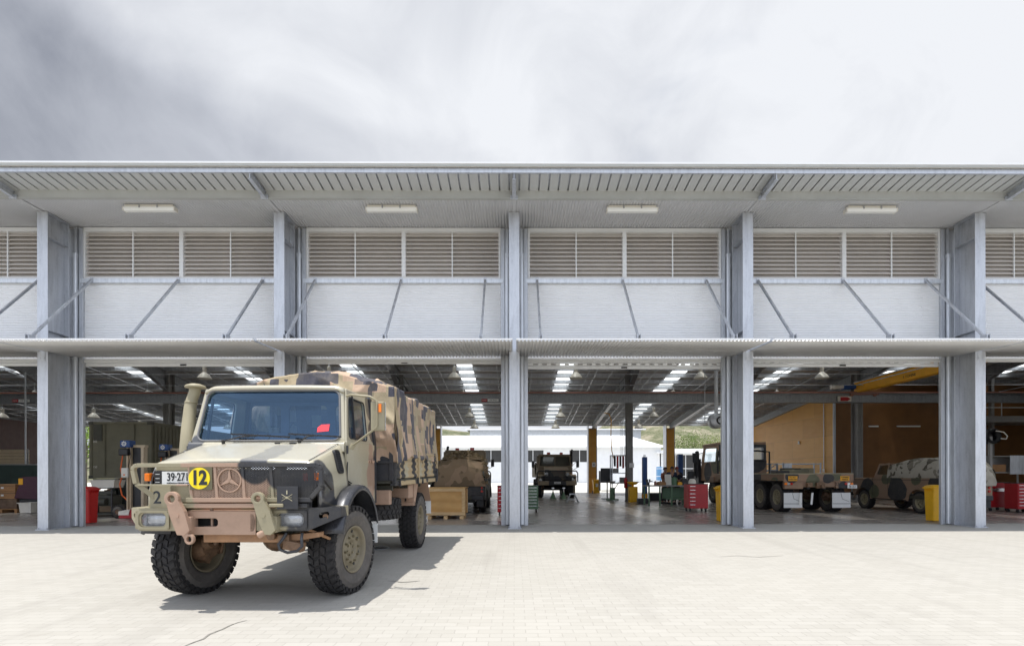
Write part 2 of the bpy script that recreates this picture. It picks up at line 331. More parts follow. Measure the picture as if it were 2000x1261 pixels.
# ------------------------------------------------------------------ geometry helpers
class MB:
    def __init__(s): s.v = []; s.f = []; s.sm = []
    def add(s, vs, fs, smooth=False):
        o = len(s.v); s.v += [tuple(p) for p in vs]; s.f += [tuple(i + o for i in f) for f in fs]; s.sm += [smooth] * len(fs); return s
    def box(s, x0, x1, y0, y1, z0, z1):
        vs = [(x0, y0, z0), (x1, y0, z0), (x1, y1, z0), (x0, y1, z0), (x0, y0, z1), (x1, y0, z1), (x1, y1, z1), (x0, y1, z1)]
        return s.add(vs, [(0, 3, 2, 1), (4, 5, 6, 7), (0, 1, 5, 4), (1, 2, 6, 5), (2, 3, 7, 6), (3, 0, 4, 7)])
    def obox(s, c, size, rot=(0, 0, 0)):
        m = Matrix.Translation(c) @ Euler(rot).to_matrix().to_4x4(); a, b_, c_ = (d / 2 for d in size)
        vs = [m @ Vector(p) for p in ((-a, -b_, -c_), (a, -b_, -c_), (a, b_, -c_), (-a, b_, -c_), (-a, -b_, c_), (a, -b_, c_), (a, b_, c_), (-a, b_, c_))]
        return s.add(vs, [(0, 3, 2, 1), (4, 5, 6, 7), (0, 1, 5, 4), (1, 2, 6, 5), (2, 3, 7, 6), (3, 0, 4, 7)])
    def bar(s, p0, p1, w, h=None, up=(0, 0, 1)):
        """box section from p0 to p1"""
        h = h or w; p0 = Vector(p0); p1 = Vector(p1); d = (p1 - p0).normalized(); u = Vector(up)
        if abs(d.dot(u)) > 0.98: u = Vector((0, 1, 0))
        a = d.cross(u).normalized(); u = a.cross(d).normalized(); vs = []
        for p in (p0, p1):
            for i, j in ((-1, -1), (1, -1), (1, 1), (-1, 1)): vs.append(p + a * (w / 2 * i) + u * (h / 2 * j))
        return s.add(vs, [(0, 1, 2, 3), (7, 6, 5, 4), (0, 4, 5, 1), (1, 5, 6, 2), (2, 6, 7, 3), (3, 7, 4, 0)])
    def cyl(s, p0, p1, r0, r1=None, n=16, caps=True, smooth=True):
        r1 = r0 if r1 is None else r1; p0 = Vector(p0); p1 = Vector(p1); d = (p1 - p0).normalized()
        u = Vector((0, 0, 1)) if abs(d.z) < 0.9 else Vector((0, 1, 0)); a = d.cross(u).normalized(); b_ = a.cross(d)
        vs = [p + (a * math.cos(t) + b_ * math.sin(t)) * r for p, r in ((p0, r0), (p1, r1)) for t in [2 * math.pi * i / n for i in range(n)]]
        s.add(vs, [(i, i + n, (i + 1) % n + n, (i + 1) % n) for i in range(n)], smooth)
        if caps: s.add(vs, [tuple(range(n)), tuple(range(2 * n - 1, n - 1, -1))])
        return s
    def tube(s, pts, r, n=8):
        pts = [Vector(p) for p in pts]; rings = []; pu = None
        for i, p in enumerate(pts):
            d = (pts[min(i + 1, len(pts) - 1)] - pts[max(i - 1, 0)]).normalized()
            u = pu or (Vector((0, 0, 1)) if abs(d.z) < 0.9 else Vector((0, 1, 0)))
            a = d.cross(u).normalized(); pu = a.cross(d).normalized()
            rr = r[i] if isinstance(r, (list, tuple)) else r
            rings.append([p + (a * math.cos(t) + pu * math.sin(t)) * rr for t in [2 * math.pi * k / n for k in range(n)]])
        vs = [q for g in rings for q in g]; fs = []
        for i in range(len(pts) - 1):
            for k in range(n): fs.append((i * n + k, i * n + (k + 1) % n, (i + 1) * n + (k + 1) % n, (i + 1) * n + k))
        s.add(vs, fs, True); m = len(pts) - 1
        return s.add(vs, [tuple(range(n - 1, -1, -1)), tuple(m * n + k for k in range(n))])
    def lathe(s, prof, n=32, c=(0, 0, 0), axis='Z', smooth=True, a0=0, a1=2 * math.pi):
        """prof [(r, h)] about an axis through c"""
        full = abs(a1 - a0 - 2 * math.pi) < 1e-6; m = n if full else n + 1; vs = []
        for r, h in prof:
            for i in range(m):
                t = a0 + (a1 - a0) * i / n; x, y = r * math.cos(t), r * math.sin(t)
                p = (x, y, h) if axis == 'Z' else ((h, x, y) if axis == 'X' else (y, h, x)); vs.append((c[0] + p[0], c[1] + p[1], c[2] + p[2]))
        fs = [(j * m + i, j * m + (i + 1) % m, (j + 1) * m + (i + 1) % m, (j + 1) * m + i) for j in range(len(prof) - 1) for i in range(n if not full else m)]
        return s.add(vs, fs, smooth)
    def prism(s, poly, a, b_, axis='Y', smooth=False):
        """2-D polygon extruded along axis from a to b"""
        def P(u, v, w): return {'X': (w, u, v), 'Y': (u, w, v), 'Z': (u, v, w)}[axis]
        n = len(poly); vs = [P(u, v, a) for u, v in poly] + [P(u, v, b_) for u, v in poly]
        s.add(vs, [(i, (i + 1) % n, (i + 1) % n + n, i + n) for i in range(n)], smooth)
        return s.add(vs, [tuple(range(n)), tuple(range(2 * n - 1, n - 1, -1))])
    def ringprism(s, outer, inner, a, b_, axis='Y'):
        """loop with a hole; outer and inner have the same number of points"""
        def P(u, v, w): return {'X': (w, u, v), 'Y': (u, w, v), 'Z': (u, v, w)}[axis]
        n = len(outer); vs = [P(u, v, w) for w in (a, b_) for lp in (outer, inner) for u, v in lp]; fs = []
        for i in range(n):
            j = (i + 1) % n
            fs += [(i, j, n + j, n + i), (2 * n + i, 3 * n + i, 3 * n + j, 2 * n + j), (i, 2 * n + i, 2 * n + j, j), (n + i, n + j, 3 * n + j, 3 * n + i)]
        return s.add(vs, fs)
    def grid(s, fn, nu, nv, smooth=True):
        vs = [fn(i / nu, j / nv) for j in range(nv + 1) for i in range(nu + 1)]; w = nu + 1
        return s.add(vs, [(j * w + i, j * w + i + 1, (j + 1) * w + i + 1, (j + 1) * w + i) for j in range(nv) for i in range(nu)], smooth)
    def holed(s, q, hole, rad, thick, n=40):
        """flat panel through corners q (bl, br, tr, tl) with a rounded hole hole=(u0,u1,v0,v1) in 0..1"""
        q = [Vector(p) for p in q]; W = ((q[1] - q[0]).length + (q[2] - q[3]).length) / 2; H = ((q[3] - q[0]).length + (q[2] - q[1]).length) / 2
        nrm = (q[1] - q[0]).cross(q[3] - q[0]).normalized()
        def P(u, v): return (q[0] * (1 - u) + q[1] * u) * (1 - v) + (q[3] * (1 - u) + q[2] * u) * v
        u0, u1, v0, v1 = hole; cu, cv = (u0 + u1) / 2, (v0 + v1) / 2; inner = rrect((u1 - u0) * W, (v1 - v0) * H, rad, n // 4)
        O = []; I = []
        for (x, y) in inner:
            I.append((cu + x / W, cv + y / H))
        m = len(I)
        for (u, v) in I:
            du, dv = u - cu, v - cv; t = 1e9
            if du > 1e-6: t = min(t, (1 - cu) / du)
            if du < -1e-6: t = min(t, -cu / du)
            if dv > 1e-6: t = min(t, (1 - cv) / dv)
            if dv < -1e-6: t = min(t, -cv / dv)
            O.append([cu + du * t, cv + dv * t])
        for c_ in ((0, 0), (1, 0), (1, 1), (0, 1)):
            k = min(range(m), key=lambda i: (O[i][0] - c_[0]) ** 2 + (O[i][1] - c_[1]) ** 2); O[k] = list(c_)
        vs = [P(u, v) for u, v in O] + [P(u, v) for u, v in I] + [P(u, v) - nrm * thick for u, v in O] + [P(u, v) - nrm * thick for u, v in I]; fs = []
        for i in range(m):
            j = (i + 1) % m
            fs += [(i, j, m + j, m + i), (2 * m + i, 3 * m + i, 3 * m + j, 2 * m + j), (i, 2 * m + i, 2 * m + j, j), (m + i, m + j, 3 * m + j, 3 * m + i)]
        s.add(vs, fs); return [P(u, v) - nrm * thick * 0.5 for u, v in I]
    def poly(s, pts): return s.add(pts, [tuple(range(len(pts)))])
    def merge(s, o, m=None):
        off = len(s.v); s.v += [tuple((m @ Vector(p)) if m else p) for p in o.v]; s.f += [tuple(i + off for i in f) for f in o.f]; s.sm += o.sm; return s
    def build(s, name, m, parent=None, at=None, bevel=0, seg=2, world=False, rot=None, weld=False):
        me = bpy.data.meshes.new(name); vs = s.v
        if world and parent is not None:
            p = parent.get('_o'); vs = [(x - p[0], y - p[1], z - p[2]) for x, y, z in vs]
        if at is not None and world is None: pass
        me.from_pydata(vs, [], s.f); me.polygons.foreach_set('use_smooth', s.sm)
        bm = bmesh.new(); bm.from_mesh(me)
        if weld: bmesh.ops.remove_doubles(bm, verts=bm.verts, dist=0.0004)
        bmesh.ops.recalc_face_normals(bm, faces=bm.faces); bm.to_mesh(me); bm.free(); me.update()
        o = bpy.data.objects.new(name, me); COL.objects.link(o)
        if isinstance(m, (list, tuple)):
            for k in m: me.materials.append(MT[k] if isinstance(k, str) else k)
        else: me.materials.append(MT[m] if isinstance(m, str) else m)
        if parent is not None: o.parent = parent
        if at is not None: o.location = at
        if rot is not None: o.rotation_euler = rot
        if bevel:
            b = o.modifiers.new('bevel', 'BEVEL'); b.width = bevel; b.segments = seg; b.limit_method = 'ANGLE'; b.angle_limit = R(35)
        return o
def rrect(w, h, r, k=6, cx=0, cy=0):
    r = min(r, w / 2 - 1e-4, h / 2 - 1e-4); pts = []
    for (sx, sy, a0) in ((1, 1, 0), (-1, 1, 90), (-1, -1, 180), (1, -1, 270)):
        for i in range(k + 1):
            t = R(a0 + 90 * i / k); pts.append((cx + sx * (w / 2 - r) + r * math.cos(t), cy + sy * (h / 2 - r) + r * math.sin(t)))
    return pts
def circ(r, n=28, cx=0, cy=0): return [(cx + r * math.cos(2 * math.pi * i / n), cy + r * math.sin(2 * math.pi * i / n)) for i in range(n)]
def thing(name, label, cat, loc=(0, 0, 0), rz=0, group=None, rx=0):
    o = bpy.data.objects.new(name, None); COL.objects.link(o); o.location = loc; o.rotation_euler = (rx, 0, rz)
    o.empty_display_size = 0.2; o['label'] = label; o['category'] = cat; o['_o'] = tuple(loc)
    if group: o['group'] = group
    return o
def tag(o, label, cat, group=None):
    o['label'] = label; o['category'] = cat
    if group: o['group'] = group
    return o
def struct(o, kind='structure'): o['kind'] = kind; return o
def kids(o): return [c for c in o.children]
def copy_tree(o, parent=None, loc=None, rz=None, label=None):
    c = o.copy(); COL.objects.link(c)
    if parent is not None: c.parent = parent
    for k in kids(o): copy_tree(k, c)
    if loc is not None: c.location = loc
    if rz is not None: c.rotation_euler = (c.rotation_euler[0], c.rotation_euler[1], rz)
    if label: c['label'] = label
    return c
_tc = {}
def text_mb(s, size, extrude=0.002, bold=0.0):
    """flat lettering in the local xy plane, centred"""
    cu = bpy.data.curves.new('lettering', 'FONT'); cu.body = s; cu.size = size; cu.extrude = extrude; cu.align_x = 'CENTER'; cu.align_y = 'CENTER'; cu.offset = bold
    ob = bpy.data.objects.new('lettering', cu); COL.objects.link(ob)
    dg = bpy.context.evaluated_depsgraph_get(); me = bpy.data.meshes.new_from_object(ob.evaluated_get(dg)); bpy.data.objects.remove(ob); bpy.data.curves.remove(cu)
    m = MB(); m.add([tuple(v.co) for v in me.vertices], [tuple(p.vertices) for p in me.polygons]); bpy.data.meshes.remove(me); return m
def text(s, size, m, parent, at, rot=(math.pi / 2, 0, 0), name='lettering', sx=1.0, bold=0.0):
    o = text_mb(s, size, 0.002, bold).build(name, m, parent, at, rot=rot); o.scale = (sx, 1, 1); return o
def X(px, D):
    x = (px - 1005) * D / 1000
    for _ in range(3): x = (px - 1005.2) / 1000 * (D + 0.0068 * x)
    return x
def Z(py, D): return EYE + (928 - py) * D / 1000
# ================================================================== ground and far setting
def gz(y): return -0.0096 * (14.0 - y) if y < 14.0 else 0.0
struct(MB().grid(lambda u, v: (-400 + 800 * u, -200 + 700 * v, -0.55), 8, 8).build('ground', mat('dry grass ground', (0.16, 0.15, 0.08), 0.9, 0, 0.3, 0.2)))
m = MB(); m.grid(lambda u, v: (-70 + 140 * u, -30 + 44.09 * v, gz(-30 + 44.09 * v)), 4, 12, False)
struct(m.build('paved_apron', 'paving'))
struct(MB().box(-45, 45, 14.15, 40.4, -0.3, 0.0).build('floor_slab', 'slab'))
struct(MB().box(-45, 45, 14.09, 14.15, -0.3, -0.02).build('door_track_channel', 'gap'))
yard = mat('pale concrete yard', (0.55, 0.54, 0.50), 0.85, 0, 0.08, 0.4, 0.15, (0.35, 0.34, 0.3))
struct(MB().box(-90, 90, 40.4, 110, -0.4, -0.02).build('rear_yard', yard))
def hill():
    def f(u, v):
        x = -260 + 560 * u; y = 150 + 160 * v
        h = 44 * math.exp(-((x - 62) / 34) ** 2) + 32 * math.exp(-((x - 118) / 40) ** 2) + 36 * math.exp(-((x + 40) / 70) ** 2) + 22 * math.exp(-((x + 150) / 60) ** 2)
        h *= min(1, v * 2.2) ** 0.7; h += 3 * mn.noise(Vector((x * 0.05, y * 0.05, 0))) + 1.2 * mn.noise(Vector((x * 0.2, y * 0.2, 3)))
        return (x, y, h * 0.62 - 1)
    m, nt, b = _mat('wooded hillside'); t = NT(nt)
    c = t.ramp(t.noise(0.13, 7, 0.7), [(0.38, (0.11, 0.13, 0.06)), (0.5, (0.22, 0.22, 0.13)), (0.62, (0.38, 0.34, 0.25))])
    nt.links.new(c, b.inputs['Base Color']); b.inputs['Roughness'].default_value = 0.95; t.bump(t.noise(0.9, 6, 0.7), 1.0, 1.5, b)
    struct(MB().grid(f, 110, 24).build('hill', m))
hill()

def crack(pts, w):
    m = MB(); P_ = []
    for i, (px, py) in enumerate(pts):
        dd = 1.4 / (py - 928) * 1000
        for _ in range(3): dd = (EYE - gz(dd)) / (py - 928) * 1000
        P_.append(Vector((X(px, dd), dd, gz(dd) + 0.004)))
    L_, R_ = [], []
    for i, p in enumerate(P_):
        d = (P_[min(i + 1, len(P_) - 1)] - P_[max(i - 1, 0)]); d.z = 0; d.normalize(); n = Vector((-d.y, d.x, 0)) * w * (0.3 + 0.7 * math.sin(math.pi * (i + 0.5) / len(P_))) * 0.5; L_.append(p + n); R_.append(p - n)
    k = len(P_); m.add(L_ + R_, [(i, i + 1, k + i + 1, k + i) for i in range(k - 1)]); struct(m.build('paving_crack', MT['crack']))
MT['crack'] = mat('dirty crack', (0.20, 0.19, 0.17), 0.9, 0, 0.4, 20)
crack([(352, 1262), (366, 1256), (381, 1250), (396, 1245), (408, 1236), (420, 1231), (434, 1226), (448, 1219), (464, 1213), (482, 1209)], 0.022)
crack([(757, 1133), (770, 1134), (785, 1136), (800, 1135), (820, 1133)], 0.03)
crack([(1405, 1088), (1440, 1086), (1480, 1089), (1530, 1086)], 0.02)
t = thing('drain_cover', 'round dark cast iron cover in the paving behind the front wheel of the truck', 'drain cover', (X(739, 9.9), 9.9, gz(9.9) + 0.006))
m = MB(); m.lathe([(0.0, 0.0), (0.19, 0.0), (0.20, -0.01)], 32); m.build('cover_plate', mat('cast iron', (0.05, 0.048, 0.045), 0.7, 0.3, 0.2, 12, bump=0.5, bs=50), t); m = MB(); m.ringprism(circ(0.225, 32), circ(0.203, 32), -0.012, 0.001, 'Z'); m.build('cover_rim', 'galv_dark', t)
# ================================================================== the workshop building
B = thing('workshop_building', 'long galvanised steel vehicle workshop with open roller doors, awnings and louvres', 'building', (0, 14, 0))
BW = dict(parent=B, world=True)
WD = 13.93
def rz_(y): return 9.66 - 0.11 * y           # underside of the roof at depth y
XL, XR = -45.0, 45.0
# ---- columns of the front row
def col_mesh():
    m = MB(); y0, y1 = -0.9, -0.28
    m.box(-0.135, 0.135, y0, y0 + 0.022, 0.01, 8.06); m.box(-0.009, 0.009, y0 + 0.022, y1, 0.01, 8.06); m.box(-0.135, 0.135, y1, y1 + 0.022, 0.01, 8.06)
    for z in (5.07, 7.45):
        m.box(-0.128, -0.009, y0 + 0.022, y1, z, z + 0.014); m.box(0.009, 0.128, y0 + 0.022, y1, z, z + 0.014)
    m.box(-0.17, 0.17, y0 - 0.03, y1 + 0.06, -0.02, 0.01); m.box(-0.15, 0.15, y0 - 0.01, y1 + 0.03, 8.06, 8.08)
    m.box(-0.075, 0.075, y0 - 0.008, y0, 4.30, 4.60)     # awning cleat
    for x in (-0.11, 0.11):
        m.cyl((x, y0 - 0.015, 0.01), (x, y0 - 0.015, 0.05), 0.014, n=6)
    for z in (4.36, 4.54):
        for x in (-0.045, 0.045): m.cyl((x, y0 - 0.022, z), (x, y0 - 0.008, z), 0.014, n=6)
    return m
colm = None
def downpipe_mesh(sx):
    m = MB(); pts = rrect(0.11, 0.09, 0.025, 3)
    m.prism([(sx * 0.195 + u, -0.155 + v) for u, v in pts], 0.03, 7.32, 'Z', True)
    m.prism([(sx * 0.195 + u * 1.12, -0.155 + v * 1.12) for u, v in pts], 7.24, 7.34, 'Z'); m.prism([(sx * 0.195 + u * 1.1, -0.155 + v * 1.1) for u, v in pts], 0.6, 0.64, 'Z')
    m.box(sx * 0.195 - 0.03, sx * 0.195 + 0.03, -0.14, -0.10, 7.34, 8.05)
    return m
protos = {}
for k in range(-4, 5):
    x = 6.0 * k
    if 'c' not in protos:
        protos['c'] = col_mesh().build('column', 'galv', B, (x, 0, 0), bevel=0.003, seg=1)
        protos['dl'] = downpipe_mesh(-1).build('downpipe', 'galv_bright', B, (x, 0, 0)); protos['dr'] = downpipe_mesh(1).build('downpipe', 'galv_bright', B, (x, 0, 0))
        j = MB(); j.box(-0.365, -0.262, -0.12, -0.03, 0.0, 8.05); j.box(0.262, 0.365, -0.12, -0.03, 0.0, 8.05); j.box(-0.262, 0.262, -0.06, -0.035, 0.0, 8.05)
        protos['j'] = j.build('door_jamb', 'galv', B, (x, 0, 0), bevel=0.004, seg=1)
    else:
        for q in ('c', 'dl', 'dr', 'j'):
            o = protos[q].copy(); COL.objects.link(o); o.location = (x, 0, 0)
# ---- main roof, purlins, skylights
SKX = [-32, -26, -20.1, -14.45, -8.5, -2.55, 2.72, 8.8, 14.35, 20.3, 26.3]
edges = [XL] + [v for s_ in SKX for v in (s_ - 0.42, s_ + 0.42)] + [XR]
m = MB(); y0, y1 = 14.3, 40.3
def slab_q(m, xa, xb, ya, yb, za, zb, t):
    m.add([(xa, ya, za), (xb, ya, za), (xb, yb, zb), (xa, yb, zb), (xa, ya, za + t), (xb, ya, za + t), (xb, yb, zb + t), (xa, yb, zb + t)],
          [(0, 3, 2, 1), (4, 5, 6, 7), (0, 1, 5, 4), (1, 2, 6, 5), (2, 3, 7, 6), (3, 0, 4, 7)])
for i in range(0, len(edges), 2): slab_q(m, edges[i], edges[i + 1], y0, y1, rz_(y0) + 0.2, rz_(y1) + 0.2, 0.05)
m.build('roof', 'roofin', **BW)
for s_ in SKX:
    m = MB(); m.add([(s_ - 0.4, y0, rz_(y0) + 0.22), (s_ + 0.4, y0, rz_(y0) + 0.22), (s_ + 0.4, y1, rz_(y1) + 0.22), (s_ - 0.4, y1, rz_(y1) + 0.22)], [(0, 1, 2, 3)]); m.build('skylight', 'skylight', **BW)
y = 14.9
while y < 40.2:
    m = MB(); z = rz_(y); m.box(XL, XR, y, y + 0.015, z, z + 0.2); m.box(XL, XR, y, y + 0.07, z - 0.004, z + 0.008); m.build('purlin', 'galv', **BW); y += 1.15
# rafters with haunches, mid columns
for k in range(-7, 8):
    x = 6.0 * k; m = MB()
    for (ya, yb) in ((14.35, 26.55), (27.05, 39.6)):
        za, zb = rz_(ya) - 0.004, rz_(yb) - 0.004
        m.add([(x - 0.006, ya, za - 0.42), (x + 0.006, ya, za - 0.42), (x + 0.006, yb, zb - 0.42), (x - 0.006, yb, zb - 0.42), (x - 0.006, ya, za), (x + 0.006, ya, za), (x + 0.006, yb, zb), (x - 0.006, yb, zb)],
              [(0, 3, 2, 1), (4, 5, 6, 7), (0, 1, 5, 4), (1, 2, 6, 5), (2, 3, 7, 6), (3, 0, 4, 7)])
        for dz in (0, -0.43):
            slab_q(m, x - 0.11, x + 0.11, ya, yb, za + dz - 0.014, zb + dz - 0.014, 0.014)
    for sg, yy in ((-1, 26.55), (1, 27.05)):                # haunches at the middle column
        m.prism([(yy, rz_(yy) - 0.44), (yy + sg * 1.6, rz_(yy + sg * 1.6) - 0.44), (yy, rz_(yy) - 0.95)], x - 0.008, x + 0.008, 'X')
        a, b_ = (yy, rz_(yy) - 0.95), (yy + sg * 1.6, rz_(yy + sg * 1.6) - 0.45); m.bar((x, a[0], a[1]), (x, b_[0], b_[1]), 0.22, 0.014)
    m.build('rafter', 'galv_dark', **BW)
    m = MB(); zt = rz_(26.8) - 0.02
    m.box(x - 0.15, x + 0.15, 26.55, 26.57, 0, zt); m.box(x - 0.15, x + 0.15, 27.03, 27.05, 0, zt); m.box(x - 0.008, x + 0.008, 26.57, 27.03, 0, zt)
    m.box(x - 0.2, x + 0.2, 26.5, 27.1, 0, 0.02)
    for dx in (-0.10, -0.04, 0.05, 0.10): m.cyl((x + dx * 0.9, 26.52, 1.2), (x + dx * 0.9, 26.52, zt - 0.3), 0.013, n=6)
    m.build('middle_column', 'steel_in', **BW)
# tie beam / crane runway across the middle row
m = MB(); z0, z1 = Z(787, 26.3), Z(770, 26.3)
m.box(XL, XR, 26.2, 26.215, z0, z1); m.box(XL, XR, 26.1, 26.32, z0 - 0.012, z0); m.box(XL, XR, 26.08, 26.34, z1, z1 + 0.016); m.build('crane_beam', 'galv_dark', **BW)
m = MB(); m.box(XL, XR, 26.10, 26.32, z1 + 0.03, z1 + 0.10); m.build('crane_rail', 'redox', **BW)
for dy, dz in ((-0.4, 0.35), (-1.2, 0.75)):                # conduits and pipes
    m = MB(); m.cyl((XL, 26 + dy, z1 + dz), (XR, 26 + dy, z1 + dz), 0.02, n=6); m.build('service_pipe', 'galv', **BW)
for k in range(-13, 14):                                   # bridging rods under the purlins
    for off in (0.9, 2.1):
        xx = 3.0 * k + off; m = MB(); m.bar((xx, 15, rz_(15) + 0.03), (xx, 39.5, rz_(39.5) + 0.03), 0.03, 0.03); m.build('bridging_rod', 'galv', **BW)
for yy in (20.5, 24.6, 30.0, 34.0):
    m = MB(); m.cyl((XL, yy, rz_(yy) - 0.22), (XR, yy, rz_(yy) - 0.22), 0.028, n=6); m.build('service_pipe', 'galv', **BW)
for xx in (-21, -9.6, -4.4, 4.2, 7.2, 10.4, 15.9):         # sprinkler and cable lines that follow the roof slope
    m = MB(); m.cyl((xx, 15, rz_(15) - 0.15), (xx, 39, rz_(39) - 0.15), 0.022, n=6); m.build('service_pipe', 'galv', **BW)
# perforated tray under the rear edge of the roof, rear header
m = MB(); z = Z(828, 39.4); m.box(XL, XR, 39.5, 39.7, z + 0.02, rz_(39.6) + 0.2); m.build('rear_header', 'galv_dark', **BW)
m = MB(); m.box(XL, XR, 39.3, 39.33, z + 0.35, z + 0.42); m.box(XL, XR, 39.3, 39.33, z + 0.10, z + 0.15)
for i in range(450): m.box(XL + i * 0.2, XL + i * 0.2 + 0.08, 39.3, 39.33, z + 0.15, z + 0.35)
m.build('cable_tray', 'galv', **BW)
for k in range(-7, 8):
    x = 6.0 * k; m = MB(); m.box(x - 0.30, x + 0.30, 39.35, 40.1, 0, Z(836, 39.4)); m.build('rear_pier', 'ply', **BW)
    m = MB()
    for s_ in (-1, 1): m.box(x + s_ * 0.32 - 0.02, x + s_ * 0.32 + 0.02, 39.33, 40.12, 0, Z(829, 39.4))
    m.build('pier_edge', 'galv', **BW)
plyd = mat('dark plywood partition', (0.20, 0.092, 0.030), 0.5, 0, 0.15, 1.2)  # darker brown than the plywood lining
# side walls, plywood lining on the right, dark back wall at the far left
m = MB(); m.box(XL - 0.1, XL, 14.1, 40.3, 0, 8.6); m.build('end_wall', plyd, **BW)
m = MB(); m.box(XR, XR + 0.1, 14.1, 40.3, 0, 8.6); m.build('end_wall', plyd, **BW)
def wall_x(x0, x1, ya, yb, z0, fn): return
m = MB(); ya, yb = 28.9, 39.35
m.add([(18.06, ya, 0), (18.16, ya, 0), (18.16, yb, 0), (18.06, yb, 0), (18.06, ya, rz_(ya) - 0.46), (18.16, ya, rz_(ya) - 0.46), (18.16, yb, rz_(yb) - 0.46), (18.06, yb, rz_(yb) - 0.46)],
      [(0, 3, 2, 1), (4, 5, 6, 7), (0, 1, 5, 4), (1, 2, 6, 5), (2, 3, 7, 6), (3, 0, 4, 7)])
m.build('timber_wall', 'ply', **BW)
m = MB(); m.box(18.17, 44.9, 28.9, 29.0, 0, rz_(28.9) - 0.02); m.build('timber_wall', plyd, **BW)
m = MB(); m.box(18.04, 18.18, 28.86, 28.90, 0, rz_(28.9) - 0.5); m.build('wall_corner_trim', 'galv', **BW)
m = MB(); m.box(-44.9, -34.6, 33.0, 33.1, 0, rz_(33) - 0.02); MT['dwall'] = mat('dark red brown wall', (0.06, 0.03, 0.026), 0.7); m.build('partition_wall', MT['dwall'], **BW)
m = MB(); m.box(-34.6, -34.5, 33.0, 40.2, 0, rz_(40.2)); m.build('partition_wall', MT['dwall'], **BW)
# ---- front eave: soffit, beam, roof pans, purlin, fascia
def corr_sheet(x0, x1, pitch, amp, ends, n=6):
    """sheet ribbed along depth: ends = [(y, z), (y, z)]"""
    m = MB(); c = int(round((x1 - x0) / pitch * n)); vs = []
    for (y, z) in ends:
        for i in range(c + 1): vs.append((x0 + (x1 - x0) * i / c, y, z + amp * math.sin(2 * math.pi * (i / n))))
    m.add(vs, [(i, i + 1, c + 2 + i, c + 1 + i) for i in range(c)], True); return m
for k in range(-4, 4):
    x = 6 * k; m = corr_sheet(x + 0.03, x + 5.97, 0.0762, 0.012, [(12.47, 8.095), (13.98, 8.095)], 6); m.build('soffit', 'soffit', **BW)
m = MB()
for k in range(-4, 5): m.box(6 * k - 0.03, 6 * k + 0.03, 12.47, 13.2, 8.075, 8.083)
m.build('soffit_joint', 'soffit', **BW)
m = MB(); m.box(-24.3, 24.3, 12.37, 12.385, 8.055, 8.225); m.box(-24.3, 24.3, 12.355, 12.46, 8.04, 8.055); m.box(-24.3, 24.3, 12.355, 12.46, 8.225, 8.235); m.build('eave_beam', 'beige', **BW)
# roof pans: flat tray with narrow ribs standing up between
m = MB(); ya, yb = 11.66, 12.9; za, zb = 9.58 - 0.11 * ya, 9.58 - 0.11 * yb; x = -24.3
while x < 24.3:
    slab_q(m, x, x + 0.198, ya, yb, za, zb, 0.012); x += 0.235
m.build('eave_roof_pan', 'pan', **BW)
m = MB(); x = -24.3 + 0.198
while x < 24.3:
    slab_q(m, x, x + 0.037, ya, yb, za + 0.045, zb + 0.045, 0.01); x += 0.235
m.build('eave_roof_rib', 'galv', **BW)
m = MB(); slab_q(m, -24.4, 24.4, 11.6, 14.6, 9.645 - 0.11 * 11.6, 9.645 - 0.11 * 14.6, 0.02); m.build('roof_sheet', 'wsheet', **BW)
m = MB(); m.box(-24.4, 24.4, 11.645, 11.658, 8.235, 8.33); m.box(-24.4, 24.4, 11.658, 11.70, 8.235, 8.247); m.build('eave_purlin', 'galv', **BW)
m = MB(); m.box(-24.4, 24.4, 11.58, 11.595, 8.345, 8.392); m.build('fascia', 'beige', **BW)
m = MB(); m.box(-24.4, 24.4, 11.565, 11.70, 8.392, 8.432); m.build('roof_edge_cap', 'white', **BW)
for k in range(-4, 5):
    x = 6 * k; m = MB(); m.bar((x, 11.66, 8.17), (x, 12.36, 8.09), 0.012, 0.15); m.bar((x, 11.66, 8.245), (x, 12.36, 8.165), 0.085, 0.008); m.bar((x, 11.66, 8.097), (x, 12.36, 8.02), 0.085, 0.008)
    m.box(x - 0.09, x + 0.09, 12.335, 12.353, 8.0, 8.10); m.build('outrigger', 'galv', **BW)
